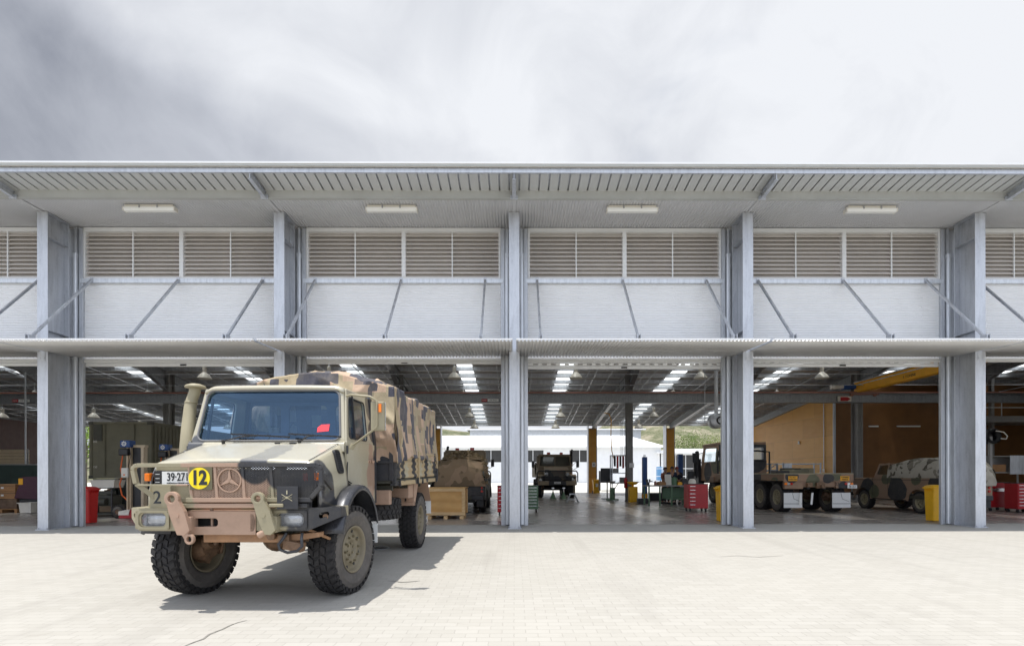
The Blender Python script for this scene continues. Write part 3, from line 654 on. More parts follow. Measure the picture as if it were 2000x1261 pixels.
# ---- each bay: louvre bank, beam, ribbed panel, awning with struts, roller door
def louvre_mesh(x0, x1, z0, z1):
    m = MB(); n = 11; p = (z1 - z0) / n
    for i in range(n):
        z = z0 + p * i
        m.obox(((x0 + x1) / 2, WD + 0.075, z + p * 0.80), (x1 - x0, 0.005, p * 2.15), (R(-40), 0, 0)); m.box(x0, x1, WD - 0.005, WD + 0.010, z - 0.012, z + 0.012)
    return m
door_z = {-4: 4.41, -3: 4.43, -2: 4.415, -1: 4.48, 0: 4.337, 1: 4.395, 2: 4.60, 3: 4.5}
seed = {}
for k in range(-4, 4):
    xa, xb = 6 * k + 0.37, 6 * k + 5.63; xm = (xa + xb) / 2
    zb, zt = 6.735, 7.965
    if k == -4:
        fr = MB(); w = 0.055
        fr.box(0.37, 5.63, WD - 0.03, WD + 0.1, zt, zt + 0.105); fr.box(0.37, 5.63, WD - 0.03, WD + 0.1, zb - 0.05, zb)
        for c_ in ((0.37, 0.37 + w), (2.945, 3.055), (5.63 - w, 5.63)): fr.box(c_[0], c_[1], WD - 0.035, WD + 0.1, zb, zt)
        seed['fr'] = fr.build('louvre_window', 'white', B, (6 * k, -14, 0), bevel=0.003, seg=1)
        for (a, b_) in ((0.425, 2.945), (3.055, 5.575)):
            bl = louvre_mesh(a, b_, zb, zt).build('louvre_blades', 'louvre', seed['fr'])
            mu = MB(); mc = (a + b_) / 2; mu.box(mc - 0.016, mc + 0.016, WD - 0.012, WD + 0.02, zb, zt); mu.build('louvre_mullion', 'white', seed['fr'])
        b = MB(); b.box(0.30, 5.70, WD - 0.06, WD + 0.06, 6.565, 6.68); seed['beam'] = b.build('wall_beam', 'galv_bright', B, (6 * k, -14, 0), bevel=0.006)
        # ribbed panel with horizontal corrugations
        m = MB(); n = 6; c = int(2.1 / 0.066 * n); vs = []
        for i in range(c + 1):
            z = 4.48 + 2.09 * i / c; yy = WD + 0.02 + 0.0052 * math.sin(2 * math.pi * i / n)
            vs += [(0.362, yy, z), (5.638, yy, z)]
        m.add(vs, [(2 * i, 2 * i + 1, 2 * i + 3, 2 * i + 2) for i in range(c)], True)
        seed['pan'] = m.build('ribbed_wall_panel', 'wsheet', B, (6 * k, -14, 0))
        s2 = MB()
        for xi in (0.9, 1.75, 2.6, 3.45, 4.3, 5.15):
            for j in range(8): s2.cyl((xi, WD + 0.002, 4.61 + j * 0.264), (xi, WD + 0.014, 4.61 + j * 0.264), 0.008, n=5)
        s2.build('panel_screws', 'white', seed['pan'])
        # awning sheet
        m = MB(); p = 0.0865; n = 8; x0, x1 = 0.045, 5.955; c = int(round((x1 - x0) / p * n)); vs = []
        for (yy, z) in ((11.86, 4.475), (13.90, 4.575)):
            for t_ in (0, 0.004):
                for i in range(c + 1): vs.append((x0 + (x1 - x0) * i / c, yy, z + 0.018 * math.sin(2 * math.pi * i / n) + t_))
        w_ = c + 1; fs = []
        for i in range(c):
            fs += [(i, i + 1, 2 * w_ + i + 1, 2 * w_ + i), (w_ + i, w_ + i + 1, 3 * w_ + i + 1, 3 * w_ + i), (i, w_ + i, w_ + i + 1, i + 1), (2 * w_ + i, 3 * w_ + i, 3 * w_ + i + 1, 2 * w_ + i + 1)]
        m.add(vs, fs, True); seed['aw'] = m.build('awning', 'zinc', B, (6 * k, -14, 0))
        MB().box(0.045, 5.955, 11.865, 11.90, 4.500, 4.532).build('awning_lip', 'white', seed['aw'])
        m = MB(); m.box(0.045, 5.955, 12.02, 12.08, 4.500, 4.535); m.box(0.045, 5.955, 13.0, 13.06, 4.555, 4.595)
        for xe in (0.045, 5.915): m.bar((xe + 0.02, 11.95, 4.50), (xe + 0.02, 13.88, 4.60), 0.035, 0.03)
        m.build('awning_batten', 'galv_bright', seed['aw'])
        for j, xs in enumerate((0.62, 2.94, 5.21)):
            m = MB(); m.bar((xs, WD - 0.07, 6.63), (xs, 12.10, 4.60), 0.05, 0.05); m.box(xs - 0.04, xs + 0.04, WD - 0.075, WD - 0.061, 6.55, 6.70)
            m.box(xs - 0.045, xs - 0.03, 12.02, 12.2, 4.53, 4.68); m.box(xs + 0.03, xs + 0.045, 12.02, 12.2, 4.53, 4.68); m.build('awning_strut', 'galv', seed['aw'])
        seed['fl'] = MB().box(0.37, 5.63, WD - 0.02, WD + 0.02, 4.43, 4.48).build('door_head_flashing', 'white', B, (6 * k, -14, 0))
    else:
        for q in ('fr', 'beam', 'pan', 'aw', 'fl'):
            o = copy_tree(seed[q], None, (6 * k, -14, 0)); o.parent = B
    # roller door curtain: real slots
    zb_ = door_z[k]; m = MB(); zb_ = EYE + (zb_ - EYE) * 14.02 / 14.4; y0_, y1_ = 13.995, 14.015; x0, x1 = 6 * k + 0.35, 6 * k + 5.65
    m.box(x0, x1, y0_ - 0.012, y1_ + 0.012, zb_, zb_ + 0.075)
    z = zb_ + 0.085; row = 0
    while z < 4.66:
        m.box(x0, x1, y0_, y1_, z, z + 0.028); x = x0; ph = 0.10 if row % 2 else 0.16
        while x < x1:
            m.box(x, min(x1, x + ph), y0_, y1_, z + 0.028, z + 0.062); x += ph + 0.135; ph = 0.11
        m.box(x0, x1, y0_, y1_, z + 0.062, z + 0.085); m.box(x0, x1, y0_ - 0.006, y0_, z + 0.070, z + 0.085); z += 0.102; row += 1
    rd = m.build('roller_door', 'white', **BW)
    m = MB(); m.box(xm - 0.07, xm + 0.09, y0_ - 0.02, y0_ - 0.0125, zb_ + 0.02, zb_ + 0.06); m.build('handle', 'black', rd, (0, 0, 0)) if False else None
    hh = MB(); hh.box(-0.08, 0.08, -0.008, 0.008, 0.018, 0.055); h_ = hh.build('pull_handle', 'black', rd, (xm, y0_ - 14 - 0.022, zb_))
# plain sheeted walls beyond the bays
for s_ in (-1, 1):
    a, b_ = sorted((s_ * 24.4, s_ * 45)); m = MB(); m.box(a, b_, 14.1, 14.2, 0, 8.1); m.build('outer_wall', 'wsheet', **BW)
# ---- batten lights under the soffit
def batten():
    t = thing('batten_light', 'x', 'light', (0, 12.8, 7.93), 0, 'batten lights under the eave soffit')
    MB().box(-0.60, 0.60, -0.07, 0.07, 0.085, 0.145).build('housing', 'lamp', t, bevel=0.008)
    m = MB(); m.prism([(-0.055, 0.0), (0.055, 0.0), (0.08, 0.085), (-0.08, 0.085)], -0.62, 0.62, 'X'); m.build('diffuser', 'diffuser', t, bevel=0.012)
    for s_ in (-1, 1): MB().box(s_ * 0.63 - 0.012, s_ * 0.63 + 0.012, -0.075, 0.075, 0.0, 0.10).build('end_cap', 'lamp', t)
    for s_ in (-0.22, 0.22): MB().box(s_ - 0.015, s_ + 0.015, -0.088, -0.07, 0.06, 0.13).build('clip', 'chrome', t)
    return t
bl = batten()
for i, (k, lab) in enumerate(((-2, 'long white batten light under the soffit, leftmost of the four'), (-1, 'long white batten light under the soffit, above and behind the big truck canvas'),
                              (0, 'long white batten light under the soffit, just right of the centre column'), (1, 'long white batten light under the soffit, rightmost of the four'))):
    o = bl if i == 0 else copy_tree(bl); o.location = (6 * k + 2.95, 12.8, 7.93); o['label'] = lab
# ================================================================== the big truck in front
def sstep(a, b, x): t = max(0.0, min(1.0, (x - a) / (b - a))); return t * t * (3 - 2 * t)
def tyre_mb(Rr=0.54, w=0.31, lug=0.018, n=38, rows=4):
    m = MB(); rc = Rr - lug; h = w / 2
    m.lathe([(rc - 0.05, -h + 0.004), (rc - 0.018, -h + 0.018), (rc, -h + 0.05), (rc + 0.002, 0), (rc, h - 0.05), (rc - 0.018, h - 0.018), (rc - 0.05, h - 0.004)], 64, axis='X')
    def blk(x0, x1, t, dt, skew, slope=0.0):
        vs = []
        for (rr, sh) in ((rc - 0.012, 1.0), (Rr, 0.82)):
            for (x, s) in ((x0, -1), (x1, -1), (x1, 1), (x0, 1)):
                xm = (x0 + x1) / 2; xx = xm + (x - xm) * (0.92 if rr == Rr else 1); a = t + s * dt * sh + skew * (xx - xm)
                r2 = rr - (slope * abs(xx) if abs(xx) > h - 0.04 else 0); vs.append((xx, r2 * math.cos(a), r2 * math.sin(a)))
        m.add(vs, [(4, 5, 6, 7), (0, 1, 5, 4), (1, 2, 6, 5), (2, 3, 7, 6), (3, 0, 4, 7)])
    st = 2 * math.pi / n
    for i in range(n):
        t = st * i
        blk(-h + 0.002, -h + 0.075, t, st * 0.36, 1.2, 0.06); blk(h - 0.075, h - 0.002, t + st * 0.5, st * 0.36, -1.2, 0.06)
        blk(-h + 0.088, -0.008, t + st * 0.3, st * 0.38, -0.9); blk(0.008, h - 0.088, t + st * 0.8, st * 0.38, 0.9)
        # shoulder lugs that wrap on to the side
        for sg, off in ((-1, 0), (1, 0.5)):
            a = t + st * off; vs = []
            for (x, rr) in ((sg * (h + 0.003), rc - 0.06), (sg * (h + 0.006), rc - 0.012), (sg * (h - 0.03), rc + 0.004)):
                for s in (-1, 1): vs.append((x, rr * math.cos(a + s * st * 0.3), rr * math.sin(a + s * st * 0.3)))
            m.add(vs, [(0, 1, 3, 2), (2, 3, 5, 4)])
    return m
def side_mb(Rr=0.54, w=0.31, ri=0.275):
    m = MB(); h = w / 2; rc = Rr - 0.026
    for sg in (-1, 1):
        m.lathe([(rc - 0.045, sg * (h - 0.003)), (rc - 0.06, sg * (h + 0.003)), (rc - 0.10, sg * (h + 0.010)), (rc - 0.104, sg * (h + 0.013)), (rc - 0.112, sg * (h + 0.013)), (rc - 0.116, sg * (h + 0.010)), (ri + 0.06, sg * (h + 0.004)), (ri + 0.025, sg * (h - 0.012)), (ri, sg * (h - 0.035))], 56, axis='X')
    return m
def wheel(parent, at, side, rz=0, Rr=0.54, w=0.31, ri=0.275, rimmat='khap', rot=0.0, lugs=34, name='wheel', nuts=10):
    """side: +1 outer face towards +x"""
    o = tyre_mb(Rr, w, n=lugs).build(name, 'rubber', parent, at, rot=(rot, 0, rz), weld=False)
    side_mb(Rr, w, ri).build('sidewall', 'rubber_side', o)
    h = w / 2; s = side; m = MB(); k = ri / 0.275
    m.lathe([(0.284 * k, s * (h - 0.022)), (0.290 * k, s * (h - 0.012)), (0.278 * k, s * (h - 0.006)), (0.262 * k, s * (h - 0.022)), (0.250 * k, s * (h - 0.05)), (0.243 * k, s * (h - 0.075)), (0.205 * k, s * (h - 0.088)), (0.180 * k, s * (h - 0.060)), (0.135 * k, s * (h - 0.052)), (0.115 * k, s * (h - 0.056)), (0.105 * k, s * (h - 0.085)), (0.09 * k, s * (h - 0.088)), (0.06 * k, s * (h - 0.07)), (0.0, s * (h - 0.066))], 48, axis='X')
    m.lathe([(0.25 * k, s * (h - 0.05)), (0.25 * k, -s * (h - 0.03)), (0.285 * k, -s * (h - 0.012)), (0.262 * k, -s * (h - 0.02)), (0.236 * k, -s * (h - 0.05)), (0.236 * k, s * (h - 0.10)), (0.0, s * (h - 0.11))], 40, axis='X')
    r_ = m.build('rim', rimmat, o)
    m = MB()
    for i in range(nuts):
        a = 2 * math.pi * i / nuts; y, z = 0.157 * k * math.cos(a), 0.157 * k * math.sin(a); m.cyl((s * (h - 0.056), y, z), (s * (h - 0.030), y, z), 0.0145 * k, n=6, smooth=False); m.cyl((s * (h - 0.030), y, z), (s * (h - 0.022), y, z), 0.009 * k, n=6)
    for i in range(6):
        a = 2 * math.pi * i / 6 + 0.2; y, z = 0.068 * k * math.cos(a), 0.068 * k * math.sin(a); m.cyl((s * (h - 0.075), y, z), (s * (h - 0.055), y, z), 0.014 * k, n=6, smooth=False)
    m.build('wheel_nuts', MT['rimnut'], o)
    m = MB()
    for i in range(8):
        a = 2 * math.pi * (i + 0.5) / 8; y, z = 0.222 * k * math.cos(a), 0.222 * k * math.sin(a); m.cyl((s * (h - 0.088), y, z), (s * (h - 0.076), y, z), 0.019 * k, n=10)
    m.build('rim_holes', 'gap', o)
    # hub and brake gear on the inner side
    m = MB(); m.cyl((-s * (h - 0.11), 0, 0), (-s * (h + 0.02), 0, 0.02), 0.17 * k, 0.12 * k, 20); m.cyl((-s * (h + 0.02), 0, 0.10 * k), (-s * (h + 0.10), 0, 0.12 * k), 0.10 * k, 0.08 * k, 16)
    m.tube([(-s * (h - 0.05), 0.12, 0.1), (-s * (h + 0.05), 0.2, 0.02), (-s * (h + 0.02), 0.1, -0.14)], 0.022, 8); m.obox((-s * (h - 0.02), -0.10, -0.06), (0.10, 0.09, 0.12), (0.5, 0.2, 0)); m.obox((-s * (h - 0.01), 0.12, -0.08), (0.08, 0.08, 0.1), (0.2, 0.4, 0))
    m.build('hub_gear', MT['gear'], o)
    return o
MT['rimnut'] = mat('worn khaki nuts', (0.22, 0.19, 0.12), 0.5, 0.3, 0.2, 20)
MT['gear'] = mat('oily tan running gear', (0.20, 0.12, 0.07), 0.55, 0.2, 0.35, 9, 0.4, (0.03, 0.025, 0.02))
MT['rimp'] = mat('dusty khaki rim', (0.20, 0.172, 0.115), 0.6, 0, 0.15, 6, 0.5, (0.2, 0.16, 0.11))
K2 = (0.43, 0.392, 0.28)
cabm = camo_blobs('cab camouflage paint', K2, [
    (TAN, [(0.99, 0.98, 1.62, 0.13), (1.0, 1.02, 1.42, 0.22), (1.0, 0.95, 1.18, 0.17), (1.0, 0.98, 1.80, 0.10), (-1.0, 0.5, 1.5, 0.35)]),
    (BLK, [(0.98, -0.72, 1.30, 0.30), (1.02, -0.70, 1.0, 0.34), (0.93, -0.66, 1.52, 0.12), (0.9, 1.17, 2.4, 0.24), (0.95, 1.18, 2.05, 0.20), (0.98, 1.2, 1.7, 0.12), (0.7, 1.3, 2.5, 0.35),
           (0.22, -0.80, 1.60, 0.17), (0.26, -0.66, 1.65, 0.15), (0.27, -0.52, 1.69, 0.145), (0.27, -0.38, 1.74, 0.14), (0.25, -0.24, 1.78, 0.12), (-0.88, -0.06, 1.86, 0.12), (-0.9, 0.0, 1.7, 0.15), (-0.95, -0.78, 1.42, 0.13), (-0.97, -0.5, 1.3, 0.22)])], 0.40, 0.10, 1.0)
barm = camo_blobs('bull bar camouflage paint', TAN, [
    (KHA, [(-1.1, -0.9, 1.3, 0.30), (-0.75, -0.92, 1.52, 0.30), (-0.50, -0.9, 1.15, 0.16), (0.50, -0.92, 1.3, 0.05), (0.5, -0.92, 1.2, 0.06)]),
    (BLK, [(0.32, -0.92, 1.56, 0.20), (0.62, -0.92, 1.5, 0.22), (0.95, -0.9, 1.45, 0.35), (0.85, -0.9, 1.1, 0.28)])], 0.45, 0.05)
frm = camo_blobs('grille camouflage paint', KHA, [
    (TAN, [(-0.15, -0.78, 1.3, 0.30)]), (BLK, [(0.55, -0.78, 1.5, 0.36), (0.5, -0.78, 1.2, 0.3), (0.85, -0.78, 1.3, 0.3), (-0.86, -0.8, 1.42, 0.06)])], 0.5, 0.05)
bumm = camo_blobs('bumper camouflage paint', KHA, [(BLK, [(1.0, -0.8, 0.95, 0.30), (0.72, -0.86, 1.09, 0.10), (0.68, -0.86, 0.87, 0.08)])], 0.42, 0.05)
traym = camo_blobs('tray camouflage paint', (0.44, 0.34, 0.20), [
    (K2, [(1.17, 2.2, 1.5, 0.12), (1.17, 3.3, 1.45, 0.14), (1.17, 4.2, 1.6, 0.16)]),
    (BLK, [(1.17, 1.9, 1.62, 0.11), (1.17, 1.95, 1.42, 0.10), (1.17, 2.75, 1.6, 0.17), (1.17, 2.85, 1.38, 0.13), (1.17, 3.8, 1.6, 0.17), (1.17, 3.75, 1.4, 0.15), (1.17, 4.7, 1.6, 0.2), (1.1, 4.85, 1.35, 0.22), (0.8, 1.38, 1.5, 0.5), (-0.5, 1.38, 1.5, 0.6)])], 0.6, 0.12)
boxm = camo_blobs('underbody camouflage paint', TAN, [(BLK, [(0.9, 2.85, 1.1, 0.17), (0.75, 2.85, 0.95, 0.15)])], 0.55)

T = thing('army_truck', 'camouflage army truck with canvas tray, bull bar and yellow 12 sign, parked in the sun', 'truck', (-3.0, 6.33, gz(6.33)), R(-1.5), None, math.atan(0.0096))
for (x, y, sd, rz, rt) in ((0.90, 0, 1, R(-9), 0.1), (-0.90, 0, -1, R(-9), 0.5), (0.93, 3.67, 1, 0, 0.9), (-0.93, 3.67, -1, 0, 0.3)):
    wheel(T, (x, y, 0.535), sd, rz, rimmat='rimp', rot=rt)
# ---- bonnet and front wings: lofted shell
def bonnet():
    def sec(t):          # t 0 front .. 1 rear
        y = -0.76 + 0.76 * t; zt = 1.595 + 0.225 * t
        s = 0.86 + 0.02 * t; fl = 0.955 + 0.02 * t
        pts = [(fl, 1.02), (fl - 0.005, 1.22), (fl - 0.03, 1.42 + 0.06 * t), (s + 0.012, zt - 0.045), (s - 0.012, zt - 0.012), (s - 0.06, zt), (s * 0.5, zt + 0.022), (0, zt + 0.028)]
        full = pts + [(-x, z) for x, z in pts[-2::-1]]
        return [(x, y, z) for x, z in full]
    m = MB(); N_ = 14; rows = []
    for i in range(-2, N_ + 1):
        if i == -2: r_ = [(x * 0.955, -0.792, z - 0.05 if z > 1.5 else z) for x, _, z in sec(0)]
        elif i == -1: r_ = [(x * 0.985, -0.785, z - 0.018 if z > 1.5 else z) for x, _, z in sec(0)]
        else: r_ = sec(i / N_)
        rows.append(r_)
    w = len(rows[0]); m.add([p for r_ in rows for p in r_], [(j * w + i, j * w + i + 1, (j + 1) * w + i + 1, (j + 1) * w + i) for j in range(len(rows) - 1) for i in range(w - 1)], True)
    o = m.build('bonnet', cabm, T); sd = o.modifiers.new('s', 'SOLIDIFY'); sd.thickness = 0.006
    return o
bon = bonnet()
m = MB()                                            # bonnet shut lines
for s_ in (-1, 1):
    m.bar((s_ * 0.80, -0.755, 1.603), (s_ * 0.845, -0.02, 1.825), 0.007, 0.004)
m.build('shut_line', 'gap', bon)
m = MB(); m.box(0.10, 0.17, -0.10, -0.04, 1.822, 1.836); m.box(0.28, 0.35, -0.10, -0.04, 1.822, 1.836); m.build('bonnet_clip', 'black', bon)
m = MB(); m.box(0.17, 0.28, -0.10, -0.045, 1.815, 1.831); m.build('bonnet_vent', cabm, bon)
# front panel with slots
m = MB(); m.box(-0.84, 0.84, -0.775, -0.755, 1.06, 1.56); fp = m.build('front_panel', frm, T, bevel=0.006)
m = MB()
for (z0, z1) in ((1.455, 1.495), (1.405, 1.442), (1.355, 1.392), (1.305, 1.342), (1.255, 1.292), (1.205, 1.242), (1.155, 1.192)):
    m.box(-0.38, 0.80, -0.785, -0.7745, z0, z1)
m.build('grille_slots', 'gap', fp)
for i, (x0, x1) in enumerate(((-0.35, -0.15), (-0.10, 0.14), (0.19, 0.45), (0.58, 0.80))):
    m = MB(); m.prism([(-0.80, 1.505), (-0.776, 1.55), (-0.776, 1.49)], x0, x1, 'X'); m.build('grille_lip', 'khap' if i < 2 else 'galv', fp)
m = MB(); m.box(-0.84, -0.40, -0.792, -0.776, 1.500, 1.545); m.build('trim_strip', 'khap', fp)
m = MB(); m.box(-0.865, -0.765, -0.80, -0.776, 1.335, 1.495); m.build('switch_panel', 'black', fp, bevel=0.006)
m = MB()
for z in (1.37, 1.41, 1.455): m.box(-0.845, -0.80, -0.803, -0.8005, z, z + 0.006)
m.build('switch_marks', 'paper', fp)
npl = MB().box(-0.765, -0.39, -0.815, -0.808, 1.347, 1.487).build('number_plate', 'paper', T, bevel=0.002)
text('39·271', 0.122, 'ink', npl, (-0.59, -0.818, 1.425), sx=0.72, bold=0.0015); text('AUSTRALIAN DEFENCE FORCE', 0.020, 'ink', npl, (-0.575, -0.818, 1.362))
pn = MB().box(-0.875, -0.65, -0.845, -0.838, 1.10, 1.335).build('number_panel', 'khap', T, bevel=0.003)
text('2', 0.19, 'ink', pn, (-0.795, -0.848, 1.205), sx=0.95, bold=0.001)
for x in (-0.93, 0.905):
    m = MB(); m.box(x - 0.028, x + 0.028, -0.815, -0.74, 1.385, 1.468); m.build('indicator', 'amber', T, bevel=0.006)
m = MB(); m.box(0.80, 0.815, -0.90, -0.82, 1.385, 1.468); m.build('reflector', 'redlens', T)
# side vents
for s_ in (-1, 1):
    m = MB(); ou = rrect(0.17, 0.29, 0.05, 5); inn = rrect(0.135, 0.255, 0.035, 5)
    m.ringprism(ou, inn, s_ * -0.05, s_ * 0.014, 'X'); v = m.build('wing_vent', 'black', T, (s_ * 0.915, -0.20, 1.60), bevel=0.003, rot=(0, -s_ * R(13), 0))
    m = MB(); m.box(*sorted((s_ * 0.004, s_ * 0.008)), -0.07, 0.07, -0.13, 0.13); m.build('vent_back', 'gap', v)
    m = MB()
    for i in range(7): m.bar((s_ * 0.012, -0.06 + i * 0.02, -0.128), (s_ * 0.012, -0.06 + i * 0.02, 0.128), 0.004)
    for i in range(12): m.bar((s_ * 0.012, -0.068, -0.12 + i * 0.022), (s_ * 0.012, 0.068, -0.12 + i * 0.022), 0.004)
    m.build('vent_mesh', 'blkp', v)
# ---- cab
_before = set(T.children)
m = MB(); m.prism([(-0.02, 1.78), (0.0, 1.05), (1.2, 1.05), (1.2, 1.15), (0.15, 1.15), (0.12, 1.82)], -0.90, 0.90, 'X'); m.build('cab_floor', 'blkp', T)
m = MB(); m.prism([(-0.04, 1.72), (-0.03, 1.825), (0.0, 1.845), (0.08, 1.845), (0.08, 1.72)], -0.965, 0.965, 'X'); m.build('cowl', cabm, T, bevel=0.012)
m = MB(); ins = m.holed([(-0.955, 0.03, 1.835), (0.955, 0.03, 1.835), (0.87, 0.225, 2.535), (-0.895, 0.225, 2.535)], (0.028, 0.972, 0.045, 0.965), 0.09, 0.05, 64)
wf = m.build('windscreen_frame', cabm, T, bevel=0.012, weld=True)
m = MB(); pts = [p + Vector((0, -0.028, 0.006)) for p in ins]; m.tube(pts + [pts[0]], 0.013, 6); m.build('windscreen_seal', MT['sealg'] if 'sealg' in MT else mat('grey rubber seal', (0.16, 0.16, 0.165), 0.6), wf)
m = MB(); m.poly(ins); m.build('windscreen', 'glassb', wf)
m = MB(); c_ = Vector((0.66, 0.115, 2.02)); up = Vector((0, 0.28, 1)).normalized()
q = [(-0.075, -0.05), (0.07, -0.035), (0.075, 0.055), (-0.03, 0.05), (-0.075, 0.01)]; m.add([c_ + Vector((a, 0, 0)) + up * b + Vector((0, -0.012, 0)) for a, b in q] + [c_ + Vector((a, 0, 0)) + up * b + Vector((0, -0.008, 0)) for a, b in q], [(0, 1, 2, 3, 4), (9, 8, 7, 6, 5), (0, 5, 6, 1), (1, 6, 7, 2), (2, 7, 8, 3), (3, 8, 9, 4), (4, 9, 5, 0)])
m.build('windscreen_sticker', mat('fluorescent red sticker', (0.85, 0.06, 0.08), 0.6), wf)
# roof
def roof(u, v):
    hx = 0.885 + 0.03 * v; x = -hx + 2 * hx * u; y = 0.19 + 1.04 * v
    e = max(0, abs(2 * u - 1) - 0.86) / 0.14; ev = max(0, abs(2 * v - 1) - 0.9) / 0.1
    z = 2.572 - 0.050 * e ** 2.2 - 0.045 * ev ** 2.2 + 0.012 * (1 - (2 * u - 1) ** 2); return (x, y, z)
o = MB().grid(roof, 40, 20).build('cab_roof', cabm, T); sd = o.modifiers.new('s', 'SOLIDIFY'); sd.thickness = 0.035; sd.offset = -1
m = MB(); m.lathe([(0.0, 2.615), (0.20, 2.612), (0.235, 2.603), (0.245, 2.58)], 32, (0.32, 0.72, 0)); m.build('roof_hatch', cabm, o)
for s_ in (-1, 1):
    # door: lower skin with wheel-arch cut, upper frame round the window
    m = MB(); poly = [(0.02, 1.86), (0.0, 1.40)]
    for i in range(7):
        a = R(62 - i * 9); poly.append((0.72 * math.cos(a) * 1.0 - 0.0, 0.56 + 0.76 * math.sin(a)))
    poly = [(0.02, 1.86), (0.02, 1.36), (0.30, 1.27), (0.50, 1.13), (0.62, 1.04), (1.14, 1.02), (1.14, 1.86)]
    xa, xb = sorted((s_ * 0.955, s_ * 0.985)); m.prism(poly, xa, xb, 'X'); dr = m.build('door', cabm, T, bevel=0.01)
    q = [(s_ * 0.972, 0.045, 1.862), (s_ * 0.972, 1.14, 1.862), (s_ * 0.90, 1.14, 2.53), (s_ * 0.90, 0.245, 2.53)]
    if s_ < 0: q = [q[1], q[0], q[3], q[2]]
    m = MB(); hol = (0.075, 0.74, 0.06, 0.86) if s_ > 0 else (0.26, 0.925, 0.06, 0.86); ins = m.holed(q, hol, 0.06, 0.03); m.build('window_frame', cabm, dr, bevel=0.006, weld=True)
    m = MB(); m.poly(ins); m.build('window', 'glass', dr)
    m = MB(); m.tube([p + Vector((s_ * 0.016, 0, 0)) for p in ins + [ins[0]]], 0.009, 5); m.bar((s_ * 0.965, 0.36, 1.89), (s_ * 0.91, 0.41, 2.48), 0.025); m.build('window_seal', 'black', dr)
    m = MB(); m.box(*sorted((s_ * 0.99, s_ * 1.01)), 0.98, 1.07, 1.60, 1.64); m.cyl((s_ * 0.985, 0.90, 1.62), (s_ * 1.005, 0.90, 1.62), 0.02, n=12); m.build('door_handle', 'tanp', dr, bevel=0.006)
    m = MB()
    for z in (1.30, 1.75): m.cyl((s_ * 0.992, 0.012, z - 0.05), (s_ * 0.992, 0.012, z + 0.05), 0.013, n=8)
    m.build('door_hinge', 'blkp', dr)
    m = MB(); m.tube([(s_ * 0.99, 0.025, 1.60), (s_ * 0.992, 0.0, 1.45), (s_ * 0.99, 0.02, 1.37), (s_ * 0.99, 0.16, 1.335)], 0.007, 5); m.build('door_seal', 'gap', dr)
    # rear corner pillar
    m = MB(); m.prism([(s_ * 0.985, 1.02), (s_ * 0.985, 1.86), (s_ * 0.915, 2.54), (s_ * 0.84, 2.54), (s_ * 0.91, 1.86), (s_ * 0.91, 1.02)], 1.142, 1.24, 'Y'); m.build('rear_pillar', 'blkp', T, bevel=0.01)
# cab back with three windows
for (xa, xb, h) in ((-0.93, -0.34, (0.12, 0.9, 0.22, 0.86)), (-0.34, 0.34, (0.08, 0.92, 0.22, 0.86)), (0.34, 0.93, (0.1, 0.88, 0.22, 0.86))):
    m = MB(); ins = m.holed([(xb, 1.22, 1.72), (xa, 1.22, 1.72), (xa * 0.965, 1.22, 2.56), (xb * 0.965, 1.22, 2.56)], h, 0.06, 0.03); bk = m.build('cab_back', 'seat', T)
    m = MB(); m.poly(ins); m.build('rear_window', 'glass', bk)
MB().box(-0.93, 0.93, 1.19, 1.22, 1.1, 1.715).build('cab_back', 'khap', T)
MB().box(-0.86, 0.86, 0.30, 1.17, 2.49, 2.515).build('headlining', 'seat', T)
m = MB(); m.prism([(0.06, 1.80), (0.10, 1.86), (0.34, 1.84), (0.40, 1.74), (0.38, 1.5), (0.1, 1.5)], -0.92, 0.92, 'X'); m.build('dashboard', 'black', T, bevel=0.02)
for x in (-0.45, 0.45):
    m = MB(); m.obox((x, 0.98, 1.72), (0.50, 0.12, 0.62), (R(-8), 0, 0)); m.obox((x, 0.75, 1.42), (0.50, 0.48, 0.14)); m.build('seat', 'seat', T, bevel=0.04)
m = MB(); cw = Vector((-0.45, 0.47, 1.90)); ax = Vector((0, -0.62, 1)).normalized(); u_ = Vector((1, 0, 0)); v_ = ax.cross(u_)
m.tube([cw + (u_ * math.cos(2 * math.pi * i / 28) + v_ * math.sin(2 * math.pi * i / 28)) * 0.225 for i in range(29)], 0.013, 6)
for a in (90, 210, 330): m.bar(cw, cw + (u_ * math.cos(R(a)) + v_ * math.sin(R(a))) * 0.22, 0.025, 0.01)
m.cyl(cw, cw - ax * 0.3, 0.025, n=8); m.build('steering_wheel', 'black', T)
# wipers
for x0, x1, x2 in ((-0.52, -0.22, 0.30), (0.42, 0.50, 0.93)):
    m = MB(); m.tube([(x0, -0.035, 1.835), (x0 + 0.03, -0.045, 1.865), ((x0 + x1) / 2 + 0.05, -0.02, 1.91), (x1 + 0.12, 0.0, 1.925)], 0.009, 6); m.cyl((x0, -0.02, 1.81), (x0, -0.05, 1.87), 0.02, n=8)
    m.bar((x1 - 0.22, -0.012, 1.945), (x2, -0.022, 1.905), 0.014, 0.02); m.build('wiper', 'black', T)
